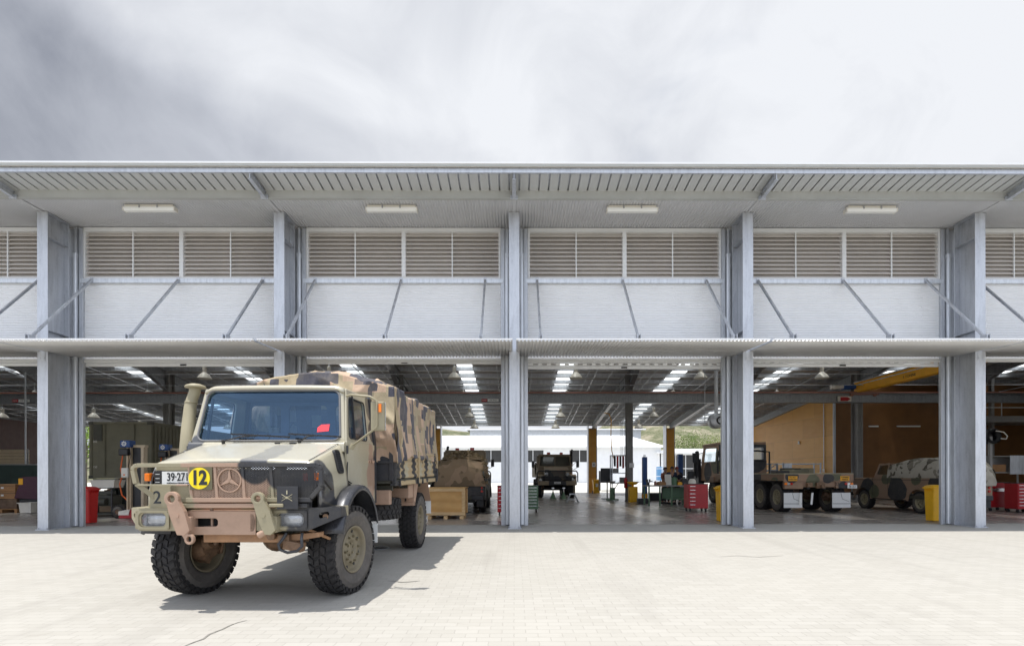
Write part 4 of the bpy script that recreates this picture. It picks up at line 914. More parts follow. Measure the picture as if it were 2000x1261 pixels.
# snorkel on the far side
m = MB(); m.tube([(-1.08, 0.16, 1.55), (-1.10, 0.18, 1.78), (-1.135, 0.24, 2.0), (-1.16, 0.30, 2.2), (-1.175, 0.34, 2.33), (-1.165, 0.36, 2.42), (-1.135, 0.37, 2.52), (-1.13, 0.37, 2.60)], [0.098, 0.096, 0.084, 0.075, 0.070, 0.066, 0.066, 0.072], 18)
sn = m.build('snorkel', 'khap', T)
m = MB(); m.lathe([(0.06, 2.568), (0.118, 2.572), (0.125, 2.585), (0.11, 2.607), (0.065, 2.624), (0, 2.628)], 28, (-1.125, 0.37, 0)); m.build('snorkel_cap', 'khap', sn)
m = MB(); m.lathe([(0.07, 2.37), (0.077, 2.375), (0.077, 2.388), (0.07, 2.393)], 24, (-1.17, 0.35, 0)); m.build('hose_clamp', 'khap', sn)
m = MB(); m.bar((-1.12, 0.34, 2.2), (-0.93, 0.34, 2.22), 0.03, 0.03); m.bar((-1.10, 0.25, 1.98), (-0.95, 0.25, 1.98), 0.03, 0.03); m.build('snorkel_bracket', 'gap', sn)
for o in set(T.children) - _before: o.location.x -= 0.045
# ---- wing flares over the front wheels
for s_ in (-1, 1):
    m = MB(); rows = []
    for (x, r0) in ((0.80, 0.70), (1.06, 0.735), (1.115, 0.725), (1.13, 0.70), (1.128, 0.66)):
        rows.append([(s_ * x, r0 * 1.0 * math.cos(R(a)) + 0.02, 0.575 + r0 * 1.02 * math.sin(R(a))) for a in [18 + 144 * i / 28 for i in range(29)]])
    w = 29; m.add([p for r_ in rows for p in r_], [(j * w + i, j * w + i + 1, (j + 1) * w + i + 1, (j + 1) * w + i) for j in range(4) for i in range(28)], True)
    o = m.build('wing_flare', MT['flare'] if 'flare' in MT else MT.setdefault('flare', mat('worn black wing', (0.045, 0.047, 0.055), 0.32, 0.25, 0.2, 3, 0.3, (0.14, 0.14, 0.15))), T); sd = o.modifiers.new('s', 'SOLIDIFY'); sd.thickness = 0.012
    m = MB(); m.box(*sorted((s_ * 0.86, s_ * 1.12)), 0.66, 0.668, 0.52, 0.78); m.build('mud_flap', 'paper', T)
m = MB(); m.box(-0.93, 0.93, 0.62, 0.66, 0.85, 1.10); m.box(-0.6, 0.6, -0.7, 0.6, 0.80, 1.25); m.build('engine_block', 'olive_d', T, bevel=0.03)
# mirror
def mirror(s_):
    m = MB(); m.tube([(s_ * 0.93, 0.04, 2.41), (s_ * 1.0, 0.0, 2.42), (s_ * 1.25, -0.05, 2.39), (s_ * 1.33, -0.06, 2.34), (s_ * 1.335, -0.06, 2.25)], 0.014, 8)
    m.tube([(s_ * 0.99, 0.06, 1.80), (s_ * 1.05, 0.02, 1.83), (s_ * 1.25, -0.04, 1.96), (s_ * 1.335, -0.06, 2.02), (s_ * 1.335, -0.06, 2.27)], 0.014, 8); m.cyl((s_ * 0.975, 0.06, 1.76), (s_ * 1.01, 0.06, 1.82), 0.03, n=10)
    a = m.build('mirror_arm', 'khap', T)
    m = MB(); m.obox((s_ * 1.335, -0.02, 2.155), (0.165, 0.06, 0.36), (0, 0, R(8) * s_)); b = m.build('mirror', 'khap', T, bevel=0.02)
    m = MB(); m.obox((s_ * 1.375, -0.065, 2.25), (0.03, 0.02, 0.10)); m.build('marker_lamp', 'amber', b)
    m = MB(); m.obox((s_ * 1.335, 0.012, 2.155), (0.17, 0.004, 0.34), (0, 0, R(8) * s_)); m.build('mirror_glass', 'chrome', b)
mirror(1)
# ---- bull bar
y0 = -0.93
m = MB(); path = [(-0.955, 1.36), (-0.985, 1.50), (-0.975, 1.54), (-0.935, 1.553), (0.955, 1.553), (0.99, 1.54), (1.005, 1.50), (1.005, 1.33), (0.90, 1.21)]
def strip(m, pts, w, y, d=0.045):
    for a, b in zip(pts, pts[1:]): m.bar((a[0], y, a[1]), (b[0], y, b[1]), w, d, up=(0, 1, 0)) if False else m.bar((a[0], y, a[1]), (b[0], y, b[1]), d, w, up=(0.0, 0.0, 1.0) if abs(a[0] - b[0]) > abs(a[1] - b[1]) else (1, 0, 0))
strip(m, path, 0.042, y0)
m.bar((-0.955, y0, 1.36), (-0.80, -0.80, 1.17), 0.035, 0.05); m.bar((1.005, y0, 1.45), (0.99, -0.60, 1.30), 0.03, 0.05)
m.bar((-0.96, y0 - 0.004, 1.345), (-0.40, y0 - 0.004, 1.345), 0.02, 0.018)
for x in (-0.385, -0.115, 0.175, 0.475): m.bar((x, y0, 1.535), (x + 0.025, y0, 1.20), 0.03, 0.032, up=(1, 0, 0))
m.box(-0.42, 0.90, y0 - 0.02, y0 + 0.03, 1.165, 1.213); m.box(-0.50, 0.86, y0 - 0.015, y0 + 0.05, 1.105, 1.150)
m.box(-0.64, -0.40, y0 + 0.01, y0 + 0.03, 1.165, 1.205)
for x in (-0.60, 0.60): m.box(x - 0.04, x + 0.04, y0 + 0.03, -0.76, 1.10, 1.2)
bb = m.build('bull_bar', barm, T, bevel=0.005)
m = MB(); zb, zt, xa, xb = 1.212, 1.535, -0.385, 0.985; st = 0.027; H = zt - zb
def wire(m, x0, z0, x1, z1):
    # clip to chamfered corner and to the frame
    d = Vector((x1 - x0, 0, z1 - z0)); n_ = 12; pts = []
    for i in range(n_ + 1):
        p = (x0 + (x1 - x0) * i / n_, z0 + (z1 - z0) * i / n_); pts.append(p if xa <= p[0] <= xb and zb <= p[1] <= zt and (p[0] - 0.90) * 1.15 < (p[1] - 1.21) else None)
    run = []
    for p in pts + [None]:
        if p: run.append(p)
        else:
            if len(run) > 1: m.bar((run[0][0], y0, run[0][1]), (run[-1][0], y0, run[-1][1]), 0.0028, 0.0062, up=(0, 1, 0)) if False else m.bar((run[0][0], y0, run[0][1]), (run[-1][0], y0, run[-1][1]), 0.0085, 0.0040, up=(0, 1, 0))
            run = []
k_ = H * 1.55; x = xa - k_
while x < xb + k_:
    wire(m, x, zb, x + k_, zt); wire(m, x, zt, x + k_, zb); x += st * 1.12
m.build('grille_mesh', barm, bb)
# star emblem in the mesh
m = MB(); c0 = (0.045, 1.395)
ou = circ(0.128, 40, *c0); inn = circ(0.115, 40, *c0); m.ringprism(ou, inn, y0 - 0.020, y0 - 0.008, 'Y')
for a in (90, 210, 330):
    t = R(a); tip = (c0[0] + 0.118 * math.cos(t), c0[1] + 0.118 * math.sin(t)); pn_ = [(c0[0] + 0.022 * math.cos(t + s), c0[1] + 0.022 * math.sin(t + s)) for s in (R(75), -R(75))]; back = (c0[0], c0[1])
    m.prism([tip, pn_[0], back, pn_[1]], y0 - 0.020, y0 - 0.008, 'Y')
m.build('star_badge', 'tanp', bb)
m = MB(); m.box(-0.375, -0.135, y0 - 0.022, y0 - 0.016, 1.295, 1.535); sp_ = m.build('sign_plate', mat('olive sign plate', (0.14, 0.125, 0.07), 0.6, 0, 0.1, 5), bb, bevel=0.003)
m = MB(); m.cyl((-0.268, y0 - 0.028, 1.415), (-0.268, y0 - 0.0225, 1.415), 0.112, n=48); m.build('yellow_disc', mat('bright yellow disc', (0.93, 0.72, 0.01), 0.5, 0, 0.04, 4), sp_)
text('12', 0.205, 'ink', sp_, (-0.268, y0 - 0.031, 1.415), sx=0.82, bold=0.008)
m = MB(); m.box(0.565, 0.785, y0 - 0.06, y0 - 0.045, 1.095, 1.33); ep = m.build('emblem_plate', 'blkp', T, bevel=0.003)
m = MB(); yy = y0 - 0.063; ex, ez = 0.672, 1.215
for a in (38, -38, 142, -142): m.bar((ex, yy, ez), (ex + 0.07 * math.cos(R(a)), yy, ez + 0.055 * math.sin(R(a))), 0.004, 0.009, up=(0, 1, 0))
m.bar((ex - 0.05, yy, ez), (ex + 0.05, yy, ez), 0.004, 0.004); m.bar((ex, yy, ez + 0.035), (ex, yy, ez + 0.075), 0.004, 0.012, up=(1, 0, 0)); m.cyl((ex, yy - 0.002, ez), (ex, yy + 0.002, ez), 0.013, n=12); m.build('emblem', mat('faded gold emblem', (0.42, 0.38, 0.26), 0.6), ep)
# ---- bumper
yb = -0.90
m = MB(); m.ringprism(*(lambda: ([(-0.08 + a, 0.945 + b) for a, b in [(p[0] * 0.76 / 0.26, p[1] * 0.25 / 0.085) for p in rrect(0.26, 0.085, 0.034, 6)]], [(-0.235 + a, 0.950 + b) for a, b in rrect(0.265, 0.088, 0.034, 6)]))(), yb - 0.012, yb, 'Y')
# square off with top and bottom returns
m.box(-0.46, 0.30, yb, yb + 0.28, 1.062, 1.070); m.box(-0.46, 0.30, yb, yb + 0.28, 0.82, 0.828); m.box(-0.46, -0.40, yb - 0.012, yb, 0.82, 1.07); m.box(0.24, 0.30, yb - 0.012, yb, 0.82, 1.07)
m.box(-0.46, 0.30, yb - 0.0125, yb, 1.035, 1.07); m.box(-0.46, 0.30, yb - 0.0125, yb, 0.82, 0.86)
bc = m.build('bumper', 'tanp', T, bevel=0.004)
m = MB(); m.cyl((-0.20, yb + 0.05, 0.86), (-0.20, yb + 0.05, 1.11), 0.014, n=10); m.bar((-0.22, yb + 0.05, 1.125), (-0.06, yb + 0.05, 1.125), 0.016); m.cyl((-0.21, yb + 0.05, 1.07), (-0.21, yb + 0.05, 1.13), 0.014, n=10); m.box(-0.28, -0.12, yb + 0.03, yb + 0.14, 0.895, 0.905); m.build('towing_pin', 'tanp', bc)
MB().box(-0.42, 0.26, yb + 0.16, yb + 0.18, 0.83, 1.06).build('bumper_back', 'gap', bc)
def lampbox(s_):
    xi, xo = (0.30, 0.86) if s_ > 0 else (0.46, 0.955)
    lc, lw = (0.665, 0.27) if s_ > 0 else (0.80, 0.262); zc = 0.978
    m = MB(); w = xo - xi; q = [(s_ * xi, yb, 0.86), (s_ * xo, yb, 0.86), (s_ * xo, yb, 1.10), (s_ * xi, yb, 1.10)]
    a, b = sorted((s_ * xi, s_ * xo)); q = [(a, yb, 0.86), (b, yb, 0.86), (b, yb, 1.10), (a, yb, 1.10)]
    c_ = (s_ * lc - a) / w; m.holed(q, (c_ - lw / 2 / w, c_ + lw / 2 / w, (zc - 0.068 - 0.86) / 0.24, (zc + 0.068 - 0.86) / 0.24), 0.045, 0.012)
    co, cy_ = s_ * (xo + 0.27 if s_ > 0 else xo + 0.155), yb + (0.20 if s_ > 0 else 0.10); mo = s_ * xo
    qq = [(mo, yb, 0.865), (co, cy_, 0.99), (co, cy_, 1.10), (mo, yb, 1.10)] if s_ > 0 else [(co, cy_, 0.985), (mo, yb, 0.865), (mo, yb, 1.10), (co, cy_, 1.10)]
    m.holed(qq, (0.30, 0.62, 0.40, 0.72) if s_ > 0 else (0.30, 0.68, 0.30, 0.66), 0.03, 0.012, 24)
    # top, bottom and rear
    m.add([(a, yb, 1.10), (b, yb, 1.10), (co, cy_, 1.10), (co, yb + 0.42, 1.10), (s_ * xi, yb + 0.42, 1.10)], [(0, 1, 2, 3, 4)] if s_ > 0 else [(0, 1, 4, 3, 2)])
    m.add([(s_ * xi, yb, 0.865), (mo, yb, 0.865), (mo, yb + 0.25, 0.865), (s_ * xi, yb + 0.25, 0.865)], [(0, 1, 2, 3)])
    m.add([(co, cy_, 0.99), (co, yb + 0.42, 0.99), (co, yb + 0.42, 1.10), (co, cy_, 1.10)], [(0, 1, 2, 3)])
    bx = m.build('bumper_lamp_box', bumm, T, bevel=0.003, weld=True)
    f = MB(); ou = rrect(0.36, 0.20, 0.02, 8, s_ * lc, zc); inn = rrect(0.30, 0.155, 0.05, 8, s_ * lc, zc); f.ringprism(ou, inn, yb - 0.018, yb - 0.012, 'Y')
    for dx in (-0.165, 0.165):
        for dz in (-0.085, 0.085): f.cyl((s_ * lc + dx, yb - 0.024, zc + dz), (s_ * lc + dx, yb - 0.018, zc + dz), 0.005, n=6)
    f.build('lamp_frame', bumm, bx)
    MB().box(s_ * lc - 0.15, s_ * lc + 0.15, yb + 0.10, yb + 0.11, zc - 0.09, zc + 0.09).build('lamp_recess', 'gap', bx)
    m = MB()
    def L_(u, v):
        a_ = 2 * math.pi * u; r_ = v; x = 0.112 * r_ * abs(math.cos(a_)) ** 0.7 * (1 if math.cos(a_) > 0 else -1); z = 0.062 * r_ * abs(math.sin(a_)) ** 0.7 * (1 if math.sin(a_) > 0 else -1)
        return (s_ * lc + 0.012 + x, yb + 0.055 - 0.03 * math.sqrt(max(0, 1 - v * v)), zc + z)
    m.grid(L_, 32, 8); hl = m.build('headlight', 'lens', T)
    g = MB()
    for i in range(21): g.bar((s_ * lc - 0.13 + i * 0.013, yb + 0.012, zc - 0.066), (s_ * lc - 0.13 + i * 0.013, yb + 0.012, zc + 0.066), 0.002)
    for i in range(11): g.bar((s_ * lc - 0.13, yb + 0.012, zc - 0.065 + i * 0.013), (s_ * lc + 0.13, yb + 0.012, zc - 0.065 + i * 0.013), 0.002)
    g.build('lamp_guard', 'galv', hl)
    g = MB(); g.cyl((s_ * (0.99 if s_ > 0 else 1.03), yb + 0.11, 1.0), (s_ * (0.99 if s_ > 0 else 1.03), yb + 0.14, 1.0), 0.03, n=10); g.build('shackle', 'gear', bx)
lampbox(1); lampbox(-1)
# recovery arms
def arm(cx, cz, ex_, ez_, r1, m_, dy, lower):
    m = MB(); d = Vector((ex_ - cx, ez_ - cz)); L = d.length; d.normalize(); p = Vector((-d.y, d.x)); n = 40
    ring = [(cx + r1 * math.cos(2 * math.pi * i / n), cz + r1 * math.sin(2 * math.pi * i / n)) for i in range(n)]; hole = [(cx + (a - cx) * 0.5, cz + (b - cz) * 0.52) for a, b in ring]
    m.ringprism(ring, hole, dy, dy + 0.05, 'Y')
    a1 = Vector((cx, cz)) + d * r1 * 0.55; w1 = r1 * 0.84; w2 = r1 * 0.92
    mid = Vector((cx, cz)) + d * L * 0.45; e = Vector((ex_, ez_))
    P_ = [a1 + p * w1, mid + p * (r1 * 1.12), e + p * w2, e + d * 0.03, e - p * w2, mid - p * (r1 * 1.0), a1 - p * w1]
    m.prism([tuple(q) for q in P_], dy + 0.001, dy + 0.049, 'Y')
    if lower:
        lx, lz = lower; r2 = 0.05; ring = [(lx + r2 * math.cos(2 * math.pi * i / 30), lz + r2 * 1.1 * math.sin(2 * math.pi * i / 30)) for i in range(30)]; hole = [(lx + (a - lx) * 0.5, lz + (b - lz) * 0.55) for a, b in ring]
        m.ringprism(ring, hole, dy + 0.005, dy + 0.045, 'Y'); m.prism([(e.x - 0.05, e.y + 0.02), (lx - 0.03, lz - 0.02), (lx - 0.02, lz + 0.04), (e.x + 0.06, e.y + 0.02)], dy + 0.006, dy + 0.044, 'Y')
    c3 = Vector((cx, cz)) + d * L * 0.5; m.cyl((c3.x, dy - 0.006, c3.y), (c3.x, dy, c3.y), 0.022, n=10)
    m.box(ex_ - 0.07, ex_ + 0.05, dy + 0.05, dy + 0.17, ez_ - 0.01, ez_ + 0.16)
    m.build('recovery_arm', m_, T, bevel=0.008)
arm(-0.525, 1.205, -0.40, 0.855, 0.075, 'tanp', -1.02, (-0.345, 0.785)); arm(0.375, 1.205, 0.50, 0.86, 0.068, 'khap', -1.02, None)
m = MB(); m.cyl((0.375, -0.99, 0.825), (0.44, -0.99, 0.86), 0.035, n=12); m.build('arm_foot', 'tanp', T)
m = MB(); m.obox((0.56, -0.96, 1.135), (0.15, 0.09, 0.035)); m.cyl((0.55, -0.95, 1.10), (0.55, -0.95, 1.13), 0.02, n=8); m.build('bumper_bracket', 'khap', T, bevel=0.01)
# lower cross members, axle, chassis
m = MB(); m.box(-0.33, 0.52, -0.80, -0.62, 0.725, 0.815); m.prism([(0.52, 0.72), (0.52, 0.80), (0.92, 0.83), (0.92, 0.78)], -0.78, -0.66, 'Y'); m.bar((0.80, -0.78, 0.86), (0.95, -0.45, 0.70), 0.03, 0.03)
m.build('crossmember', mat('orange brown underseal', (0.34, 0.19, 0.10), 0.6, 0, 0.2, 5, 0.3), T, bevel=0.008)
m = MB(); m.tube([(0.60, -0.86, 0.83), (0.585, -0.90, 0.78), (0.545, -0.92, 0.72), (0.56, -0.92, 0.665), (0.64, -0.92, 0.635), (0.74, -0.92, 0.65), (0.79, -0.91, 0.70), (0.78, -0.90, 0.78), (0.77, -0.86, 0.83)], 0.016, 8); m.build('tow_loop', 'blkp', T)
m = MB(); m.obox((0.66, -0.80, 0.69), (0.20, 0.12, 0.10), (0, 0.2, 0)); m.obox((0.56, -0.80, 0.77), (0.12, 0.1, 0.09)); m.cyl((0.43, -0.86, 0.80), (0.43, -0.80, 0.80), 0.045, n=12); m.build('tow_bracket', 'gear', T, bevel=0.01)
m = MB()
for x in (-0.42, 0.42): m.box(x - 0.035, x + 0.035, -0.72, 4.85, 0.92, 1.10)
for y in (-0.5, 1.3, 2.4, 4.4): m.box(-0.42, 0.42, y, y + 0.06, 0.95, 1.07)
m.build('chassis_rail', 'olive_d', T)
for y in (0, 3.67):
    m = MB(); m.cyl((-0.74, y, 0.70), (0.74, y, 0.70), 0.075, n=14); m.lathe([(0.0, -0.19), (0.12, -0.16), (0.19, -0.06), (0.19, 0.06), (0.12, 0.16), (0, 0.19)], 18, (0.1, y, 0.70), 'Y'); m.cyl((-0.7, y + 0.22, 0.64), (0.7, y + 0.22, 0.64), 0.022, n=8)
    for s_ in (-1, 1): m.cyl((s_ * 0.55, y, 0.72), (s_ * 0.50, y, 1.15), 0.06, n=12); m.cyl((s_ * 0.62, y - 0.12, 0.60), (s_ * 0.52, y - 0.10, 1.1), 0.03, n=8)
    m.build('axle', 'gear', T)
# spare wheel lying under the tray
sw = wheel(T, (0.58, 1.93, 0.89), 1, 0, rimmat='khap', name='spare_wheel'); sw.rotation_euler = (0, R(90), 0)
# ---- tray
def tray():
    m = MB(); m.box(-1.16, 1.16, 1.38, 4.95, 1.30, 1.36); fl = m.build('tray_floor', 'olive_d', T)
    for s_ in (-1, 1):
        for (ya, yb2) in ((1.42, 3.02), (3.10, 4.92)):
            n = 40; vs = []
            for i in range(n + 1):
                z = 1.37 + 0.42 * i / n; x = s_ * (1.158 + 0.009 * max(-1, min(1, 1.8 * math.sin(2 * math.pi * (i / n) * 4.0 - 0.6))))
                vs += [(x, ya, z), (x, yb2, z)]
            m = MB(); m.add(vs, [(2 * i, 2 * i + 1, 2 * i + 3, 2 * i + 2) for i in range(n)], True); m.box(*sorted((s_ * 1.10, s_ * 1.165)), ya, yb2, 1.79, 1.83); m.box(*sorted((s_ * 1.12, s_ * 1.13)), ya, yb2, 1.37, 1.80)
            m.build('drop_side', traym, T)
        m = MB(); m.box(*sorted((s_ * 1.10, s_ * 1.185)), 1.38, 4.95, 1.262, 1.335); m.build('side_rail', traym, T, bevel=0.006)
        m = MB()
        for y in (1.40, 3.06, 4.93): m.box(*sorted((s_ * 1.13, s_ * 1.19)), y - 0.03, y + 0.03, 1.30, 1.84)
        m.build('tray_post', traym, T, bevel=0.005)
        m = MB()
        for y in (1.6, 2.9, 3.3, 4.7): m.box(*sorted((s_ * 1.187, s_ * 1.21)), y - 0.03, y + 0.03, 1.25, 1.29); m.cyl((s_ * 1.20, y, 1.25), (s_ * 1.20, y, 1.37), 0.012, n=6)
        m.build('tray_latch', 'blkp', T)
    m = MB(); m.box(-1.16, 1.16, 1.36, 1.38, 1.34, 1.86)
    for x in (-0.8, -0.4, 0, 0.4, 0.8, 1.13): m.box(x - 0.03, x + 0.03, 1.335, 1.36, 1.34, 1.86)
    m.box(-1.16, 1.16, 1.33, 1.36, 1.6, 1.64); m.build('headboard', 'blkp', T, bevel=0.004)
    m = MB(); m.box(-1.16, 1.16, 4.93, 4.955, 1.36, 1.84); m.build('tailboard', traym, T)
    for y in (1.5, 2.5, 3.5, 4.6): MB().box(-1.1, 1.1, y, y + 0.06, 1.19, 1.262).build('tray_bearer', 'olive_d', T)
tray()
# wheel boxes and guards at the rear axle
for s_ in (-1, 1):
    m = MB(); a, b = sorted((s_ * 0.55, s_ * 1.13)); m.box(a, b, 2.86, 2.875, 0.93, 1.26)
    m.build('front_splash_guard', boxm, T, bevel=0.003)
    m = MB(); m.prism([(2.875, 1.255), (3.20, 1.255), (2.93, 0.87), (2.84, 0.87), (2.84, 0.93), (2.875, 0.94)], *sorted((s_ * 1.10, s_ * 1.13)), 'X'); m.box(*sorted((s_ * 0.55, s_ * 1.13)), 2.83, 2.95, 0.87, 0.93)
    m.build('guard_bracket', boxm, T, bevel=0.003)
    m = MB()
    for x in (0.93, 1.03): m.box(*sorted((s_ * (x - 0.03), s_ * (x + 0.03))), 2.83, 2.858, 0.93, 1.26)
    m.build('guard_stay', mat('pale tan paint', (0.5, 0.36, 0.26), 0.55) if s_ < 0 else 'tanp', T)
    m = MB(); m.add([(s_ * 0.72, 4.10, 1.26), (s_ * 1.13, 4.10, 1.26), (s_ * 1.13, 4.42, 0.86), (s_ * 0.72, 4.42, 0.86), (s_ * 0.72, 4.115, 1.27), (s_ * 1.13, 4.115, 1.27), (s_ * 1.13, 4.435, 0.86), (s_ * 0.72, 4.435, 0.86)], [(0, 1, 2, 3), (4, 5, 6, 7), (0, 1, 5, 4), (1, 2, 6, 5), (2, 3, 7, 6), (3, 0, 4, 7)]); m.build('rear_splash_guard', boxm, T)
    m = MB(); m.box(*sorted((s_ * 0.80, s_ * 1.13)), 4.43, 4.44, 0.60, 0.87); m.build('mud_flap', 'paper', T)
MB().box(-1.05, -0.5, 1.5, 2.6, 0.75, 1.18).build('fuel_tank', 'olive', T, bevel=0.04)
MB().box(0.48, 1.08, 1.42, 1.55, 0.98, 1.20).build('step_box', 'tanp', T, bevel=0.01)
m = MB(); m.box(0.5, 1.12, 2.5, 2.83, 1.02, 1.25); m.build('locker', 'tanp', T, bevel=0.01)
# ---- canvas tilt: pulled over hoops, sagging between them
HW = 1.10
def tilt_sec(y, s):
    """s 0..1 from the bottom of the -x side over the top to the bottom of the +x side"""
    bows = (1.45, 2.6, 3.75, 4.9); dmin = min(abs(y - b) for b in bows); sag = min(1, dmin / 0.55)
    zb = 1.70; zs = 2.76; zc = 2.975 - 0.045 * sag
    if s < 0.32: t = s / 0.32; x = -HW - 0.075 * (1 - t) ** 1.3; z = zb + (zs - zb) * t; x += 0.045 * sag * math.sin(math.pi * t)
    elif s > 0.68: t = (1 - s) / 0.32; x = HW + 0.075 * (1 - t) ** 1.3; z = zb + (zs - zb) * t; x -= 0.045 * sag * math.sin(math.pi * t)
    else:
        t = (s - 0.32) / 0.36; x = HW * (2 * t - 1); z = zs + (zc - zs) * min(1.0, (1 - abs(x) / HW) / 0.8) ** 0.8
    return x, z
def tilt(u, v):
    y = 1.36 + 3.68 * v; x, z = tilt_sec(y, u)
    n1 = mn.noise(Vector((x * 1.3, y * 1.5, z * 1.1))); n2 = mn.noise(Vector((x * 4, y * 4.5, z * 2.0 + 9)))
    top = 1.0 if 0.3 < u < 0.7 else 0.35
    rg = 1 - abs(mn.noise(Vector((x * 1.7 + y * 0.9, y * 1.3, z * 0.8 + 5)))) * 2.6; rg = max(0, rg) ** 3; rg2 = max(0, 1 - abs(mn.noise(Vector((x * 3.1, y * 3.7 - z * 1.6, z * 1.1 + 2)))) * 3) ** 3
    z += (0.045 * rg + 0.02 * rg2) * top
    z += (0.050 * n1 + 0.022 * n2) * top; side = 1 if u > 0.68 else (-1 if u < 0.32 else 0)
    x += side * (0.026 * rg + 0.014 * rg2 + 0.022 * n1 + 0.010 * math.sin(y * 9 + 3 * n1) * (1 if side else 0)); y += 0.015 * n2
    # diagonal puckers that run from the top corner at the front
    if u > 0.66 and v < 0.30:
        f = (0.30 - v) / 0.30; ph = (z - 1.7) * 3.2 + v * 30; x += 0.035 * f * math.sin(ph * 2.1)
    if v > 0.93: z -= 0.10 * ((v - 0.93) / 0.07) ** 2 * top
    if v < 0.05 and 0.3 < u < 0.7: z -= 0.09 * (1 - v / 0.05) ** 2
    # scalloped hem
    hem = max(0, 1 - min(u, 1 - u) / 0.05); z += hem * 0.02 * math.sin(y * 11)
    return (x, y, z)
o = MB().grid(tilt, 120, 110).build('canvas_tilt', 'tarp', T); sd = o.modifiers.new('s', 'SOLIDIFY'); sd.thickness = 0.006
def front_flap(u, v):
    s = 0.02 + 0.96 * u; x, z = tilt_sec(1.36, s); zb_ = 1.62; zz = zb_ + (z - 0.02 - zb_) * v if True else z
    xx = (-1.19 + 2.38 * u); zt = max(p for p in [tilt_top(xx)]) ; zz = zb_ + (zt - zb_) * v
    n1 = mn.noise(Vector((xx * 2.1, zz * 1.7, 4))); n2 = mn.noise(Vector((xx * 6, zz * 3.2, 7)))
    y = 1.34 - 0.05 * math.sin(math.pi * v) + 0.06 * n1 + 0.02 * n2 + 0.03 * math.sin(xx * 11 + zz * 2) * (1 - v * 0.4) - 0.05 * max(0, 1 - abs(mn.noise(Vector((xx * 2.4 + zz, zz * 1.4, 11)))) * 3) ** 3
    return (xx * (1.0 + 0.04 * (1 - v)), y, zz + 0.03 * n1 * v)
def tilt_top(x):
    ax = min(0.999, abs(x) / HW); return 2.76 + 0.21 * min(1.0, (1 - ax) / 0.8) ** 0.8 - 0.02
o2 = MB().grid(front_flap, 90, 50).build('canvas_front', 'tarp', T); sd = o2.modifiers.new('s', 'SOLIDIFY'); sd.thickness = 0.006
def flap(u, v):          # loose corner flap hanging outside the tray at the front
    z = 1.60 + (2.72 - 1.60) * v; w = 0.06 + 0.48 * (1 - v) ** 1.2; y = 1.30 + u * w
    x = 1.175 + 0.06 * (1 - v) + 0.035 * math.sin(u * 7 + v * 3) * (1 - v * 0.6) + 0.02 * mn.noise(Vector((u * 3, v * 4, 2)))
    return (x, y, z + 0.05 * u * (1 - v))
o3 = MB().grid(flap, 22, 36).build('canvas_flap', 'tarp', T); sd = o3.modifiers.new('s', 'SOLIDIFY'); sd.thickness = 0.006
m = MB()
y = 1.7
while y < 4.9: m.tube([(1.19, y, 1.71), (1.205, y + 0.05, 1.62), (1.19, y + 0.12, 1.71)], 0.003, 4); m.tube([(-1.19, y, 1.71), (-1.205, y + 0.05, 1.62), (-1.19, y + 0.12, 1.71)], 0.003, 4); y += 0.75
m.build('lacing_rope', 'black', T)
m = MB()
for y in (1.5, 2.6, 3.75, 4.85):
    m.tube([(-1.06, y, 1.8), (-1.06, y, 2.6), (-0.9, y, 2.78), (0, y, 2.82), (0.9, y, 2.8), (1.06, y, 2.64), (1.06, y, 1.8)], 0.017, 6)
m.build('hoop', 'olive_d', T)
# ================================================================== pendant lamps
def lamp_proto():
    t = thing('pendant_lamp', 'x', 'lamp', (0, 0, 0), 0, 'high bay pendant lamps hanging under the workshop roof')
    m = MB(); m.lathe([(0.075, 0.30), (0.10, 0.27), (0.19, 0.19), (0.27, 0.08), (0.305, 0.01), (0.312, 0.0), (0.300, 0.0), (0.26, 0.075), (0.18, 0.18), (0.07, 0.27)], 32); m.build('lamp_shade', 'lamp', t)
    m = MB(); m.lathe([(0.0, 0.56), (0.085, 0.555), (0.09, 0.53), (0.09, 0.32), (0.075, 0.29)], 24); m.build('lamp_housing', 'lamp', t)
    m = MB(); m.cyl((0, 0, 0.55), (0, 0, 1.05), 0.012, n=6); m.lathe([(0.0, 0.62), (0.03, 0.615), (0.03, 0.56), (0, 0.555)], 10); m.build('stem', 'galv', t)
    m = MB(); m.lathe([(0.0, 0.05), (0.06, 0.07), (0.075, 0.13), (0.05, 0.2)], 16); m.build('bulb', 'diffuser', t)
    return t
LP = lamp_proto(); first = True
rows_ = ((23.8, 'nearest row', 1.13), (27.9, 'tiny, above crane beam', 1.13), (31.8, 'mid-sized, below crane beam', 1.13), (35.7, 'farthest row', 1.05))
cols_ = [-31.6, -26.0, -19.9, -14.35, -8.6, -2.8, 2.86, 8.67, 14.35]
wins = ((0, 75, 'leftmost open bay'), (168, 372, 'bay left of truck'), (372, 537, 'bay above truck cab'), (600, 981, 'bay with the wooden crate'), (1031, 1411, 'bay with the three people'), (1472, 1836, 'bay with the flatbed truck'))
found = {}
for D, rn, drop in rows_:
    for x in cols_:
        px = 1005 + 1000 * x / D; w = [q for q in wins if q[0] + 1 < px < q[1] - 1]
        if w: found.setdefault((D, w[0][2]), []).append((px, x, rn, drop))
for (D, wn), L_ in found.items():
    L_.sort()
    for i, (px, x, rn, drop) in enumerate(L_):
        side = '' if len(L_) == 1 else ((' left one' if i == 0 else ' right one') if len(L_) == 2 else (' left one', ' middle one', ' right one')[min(i, 2)])
        o = LP if first else copy_tree(LP); first = False
        o.location = (x, D, 9.66 - 0.11 * D - drop - 0.05); o['_o'] = (0, 0, 0); lab = 'pendant lamp, ' + rn + ',' + side + ' in ' + wn
        o['label'] = lab

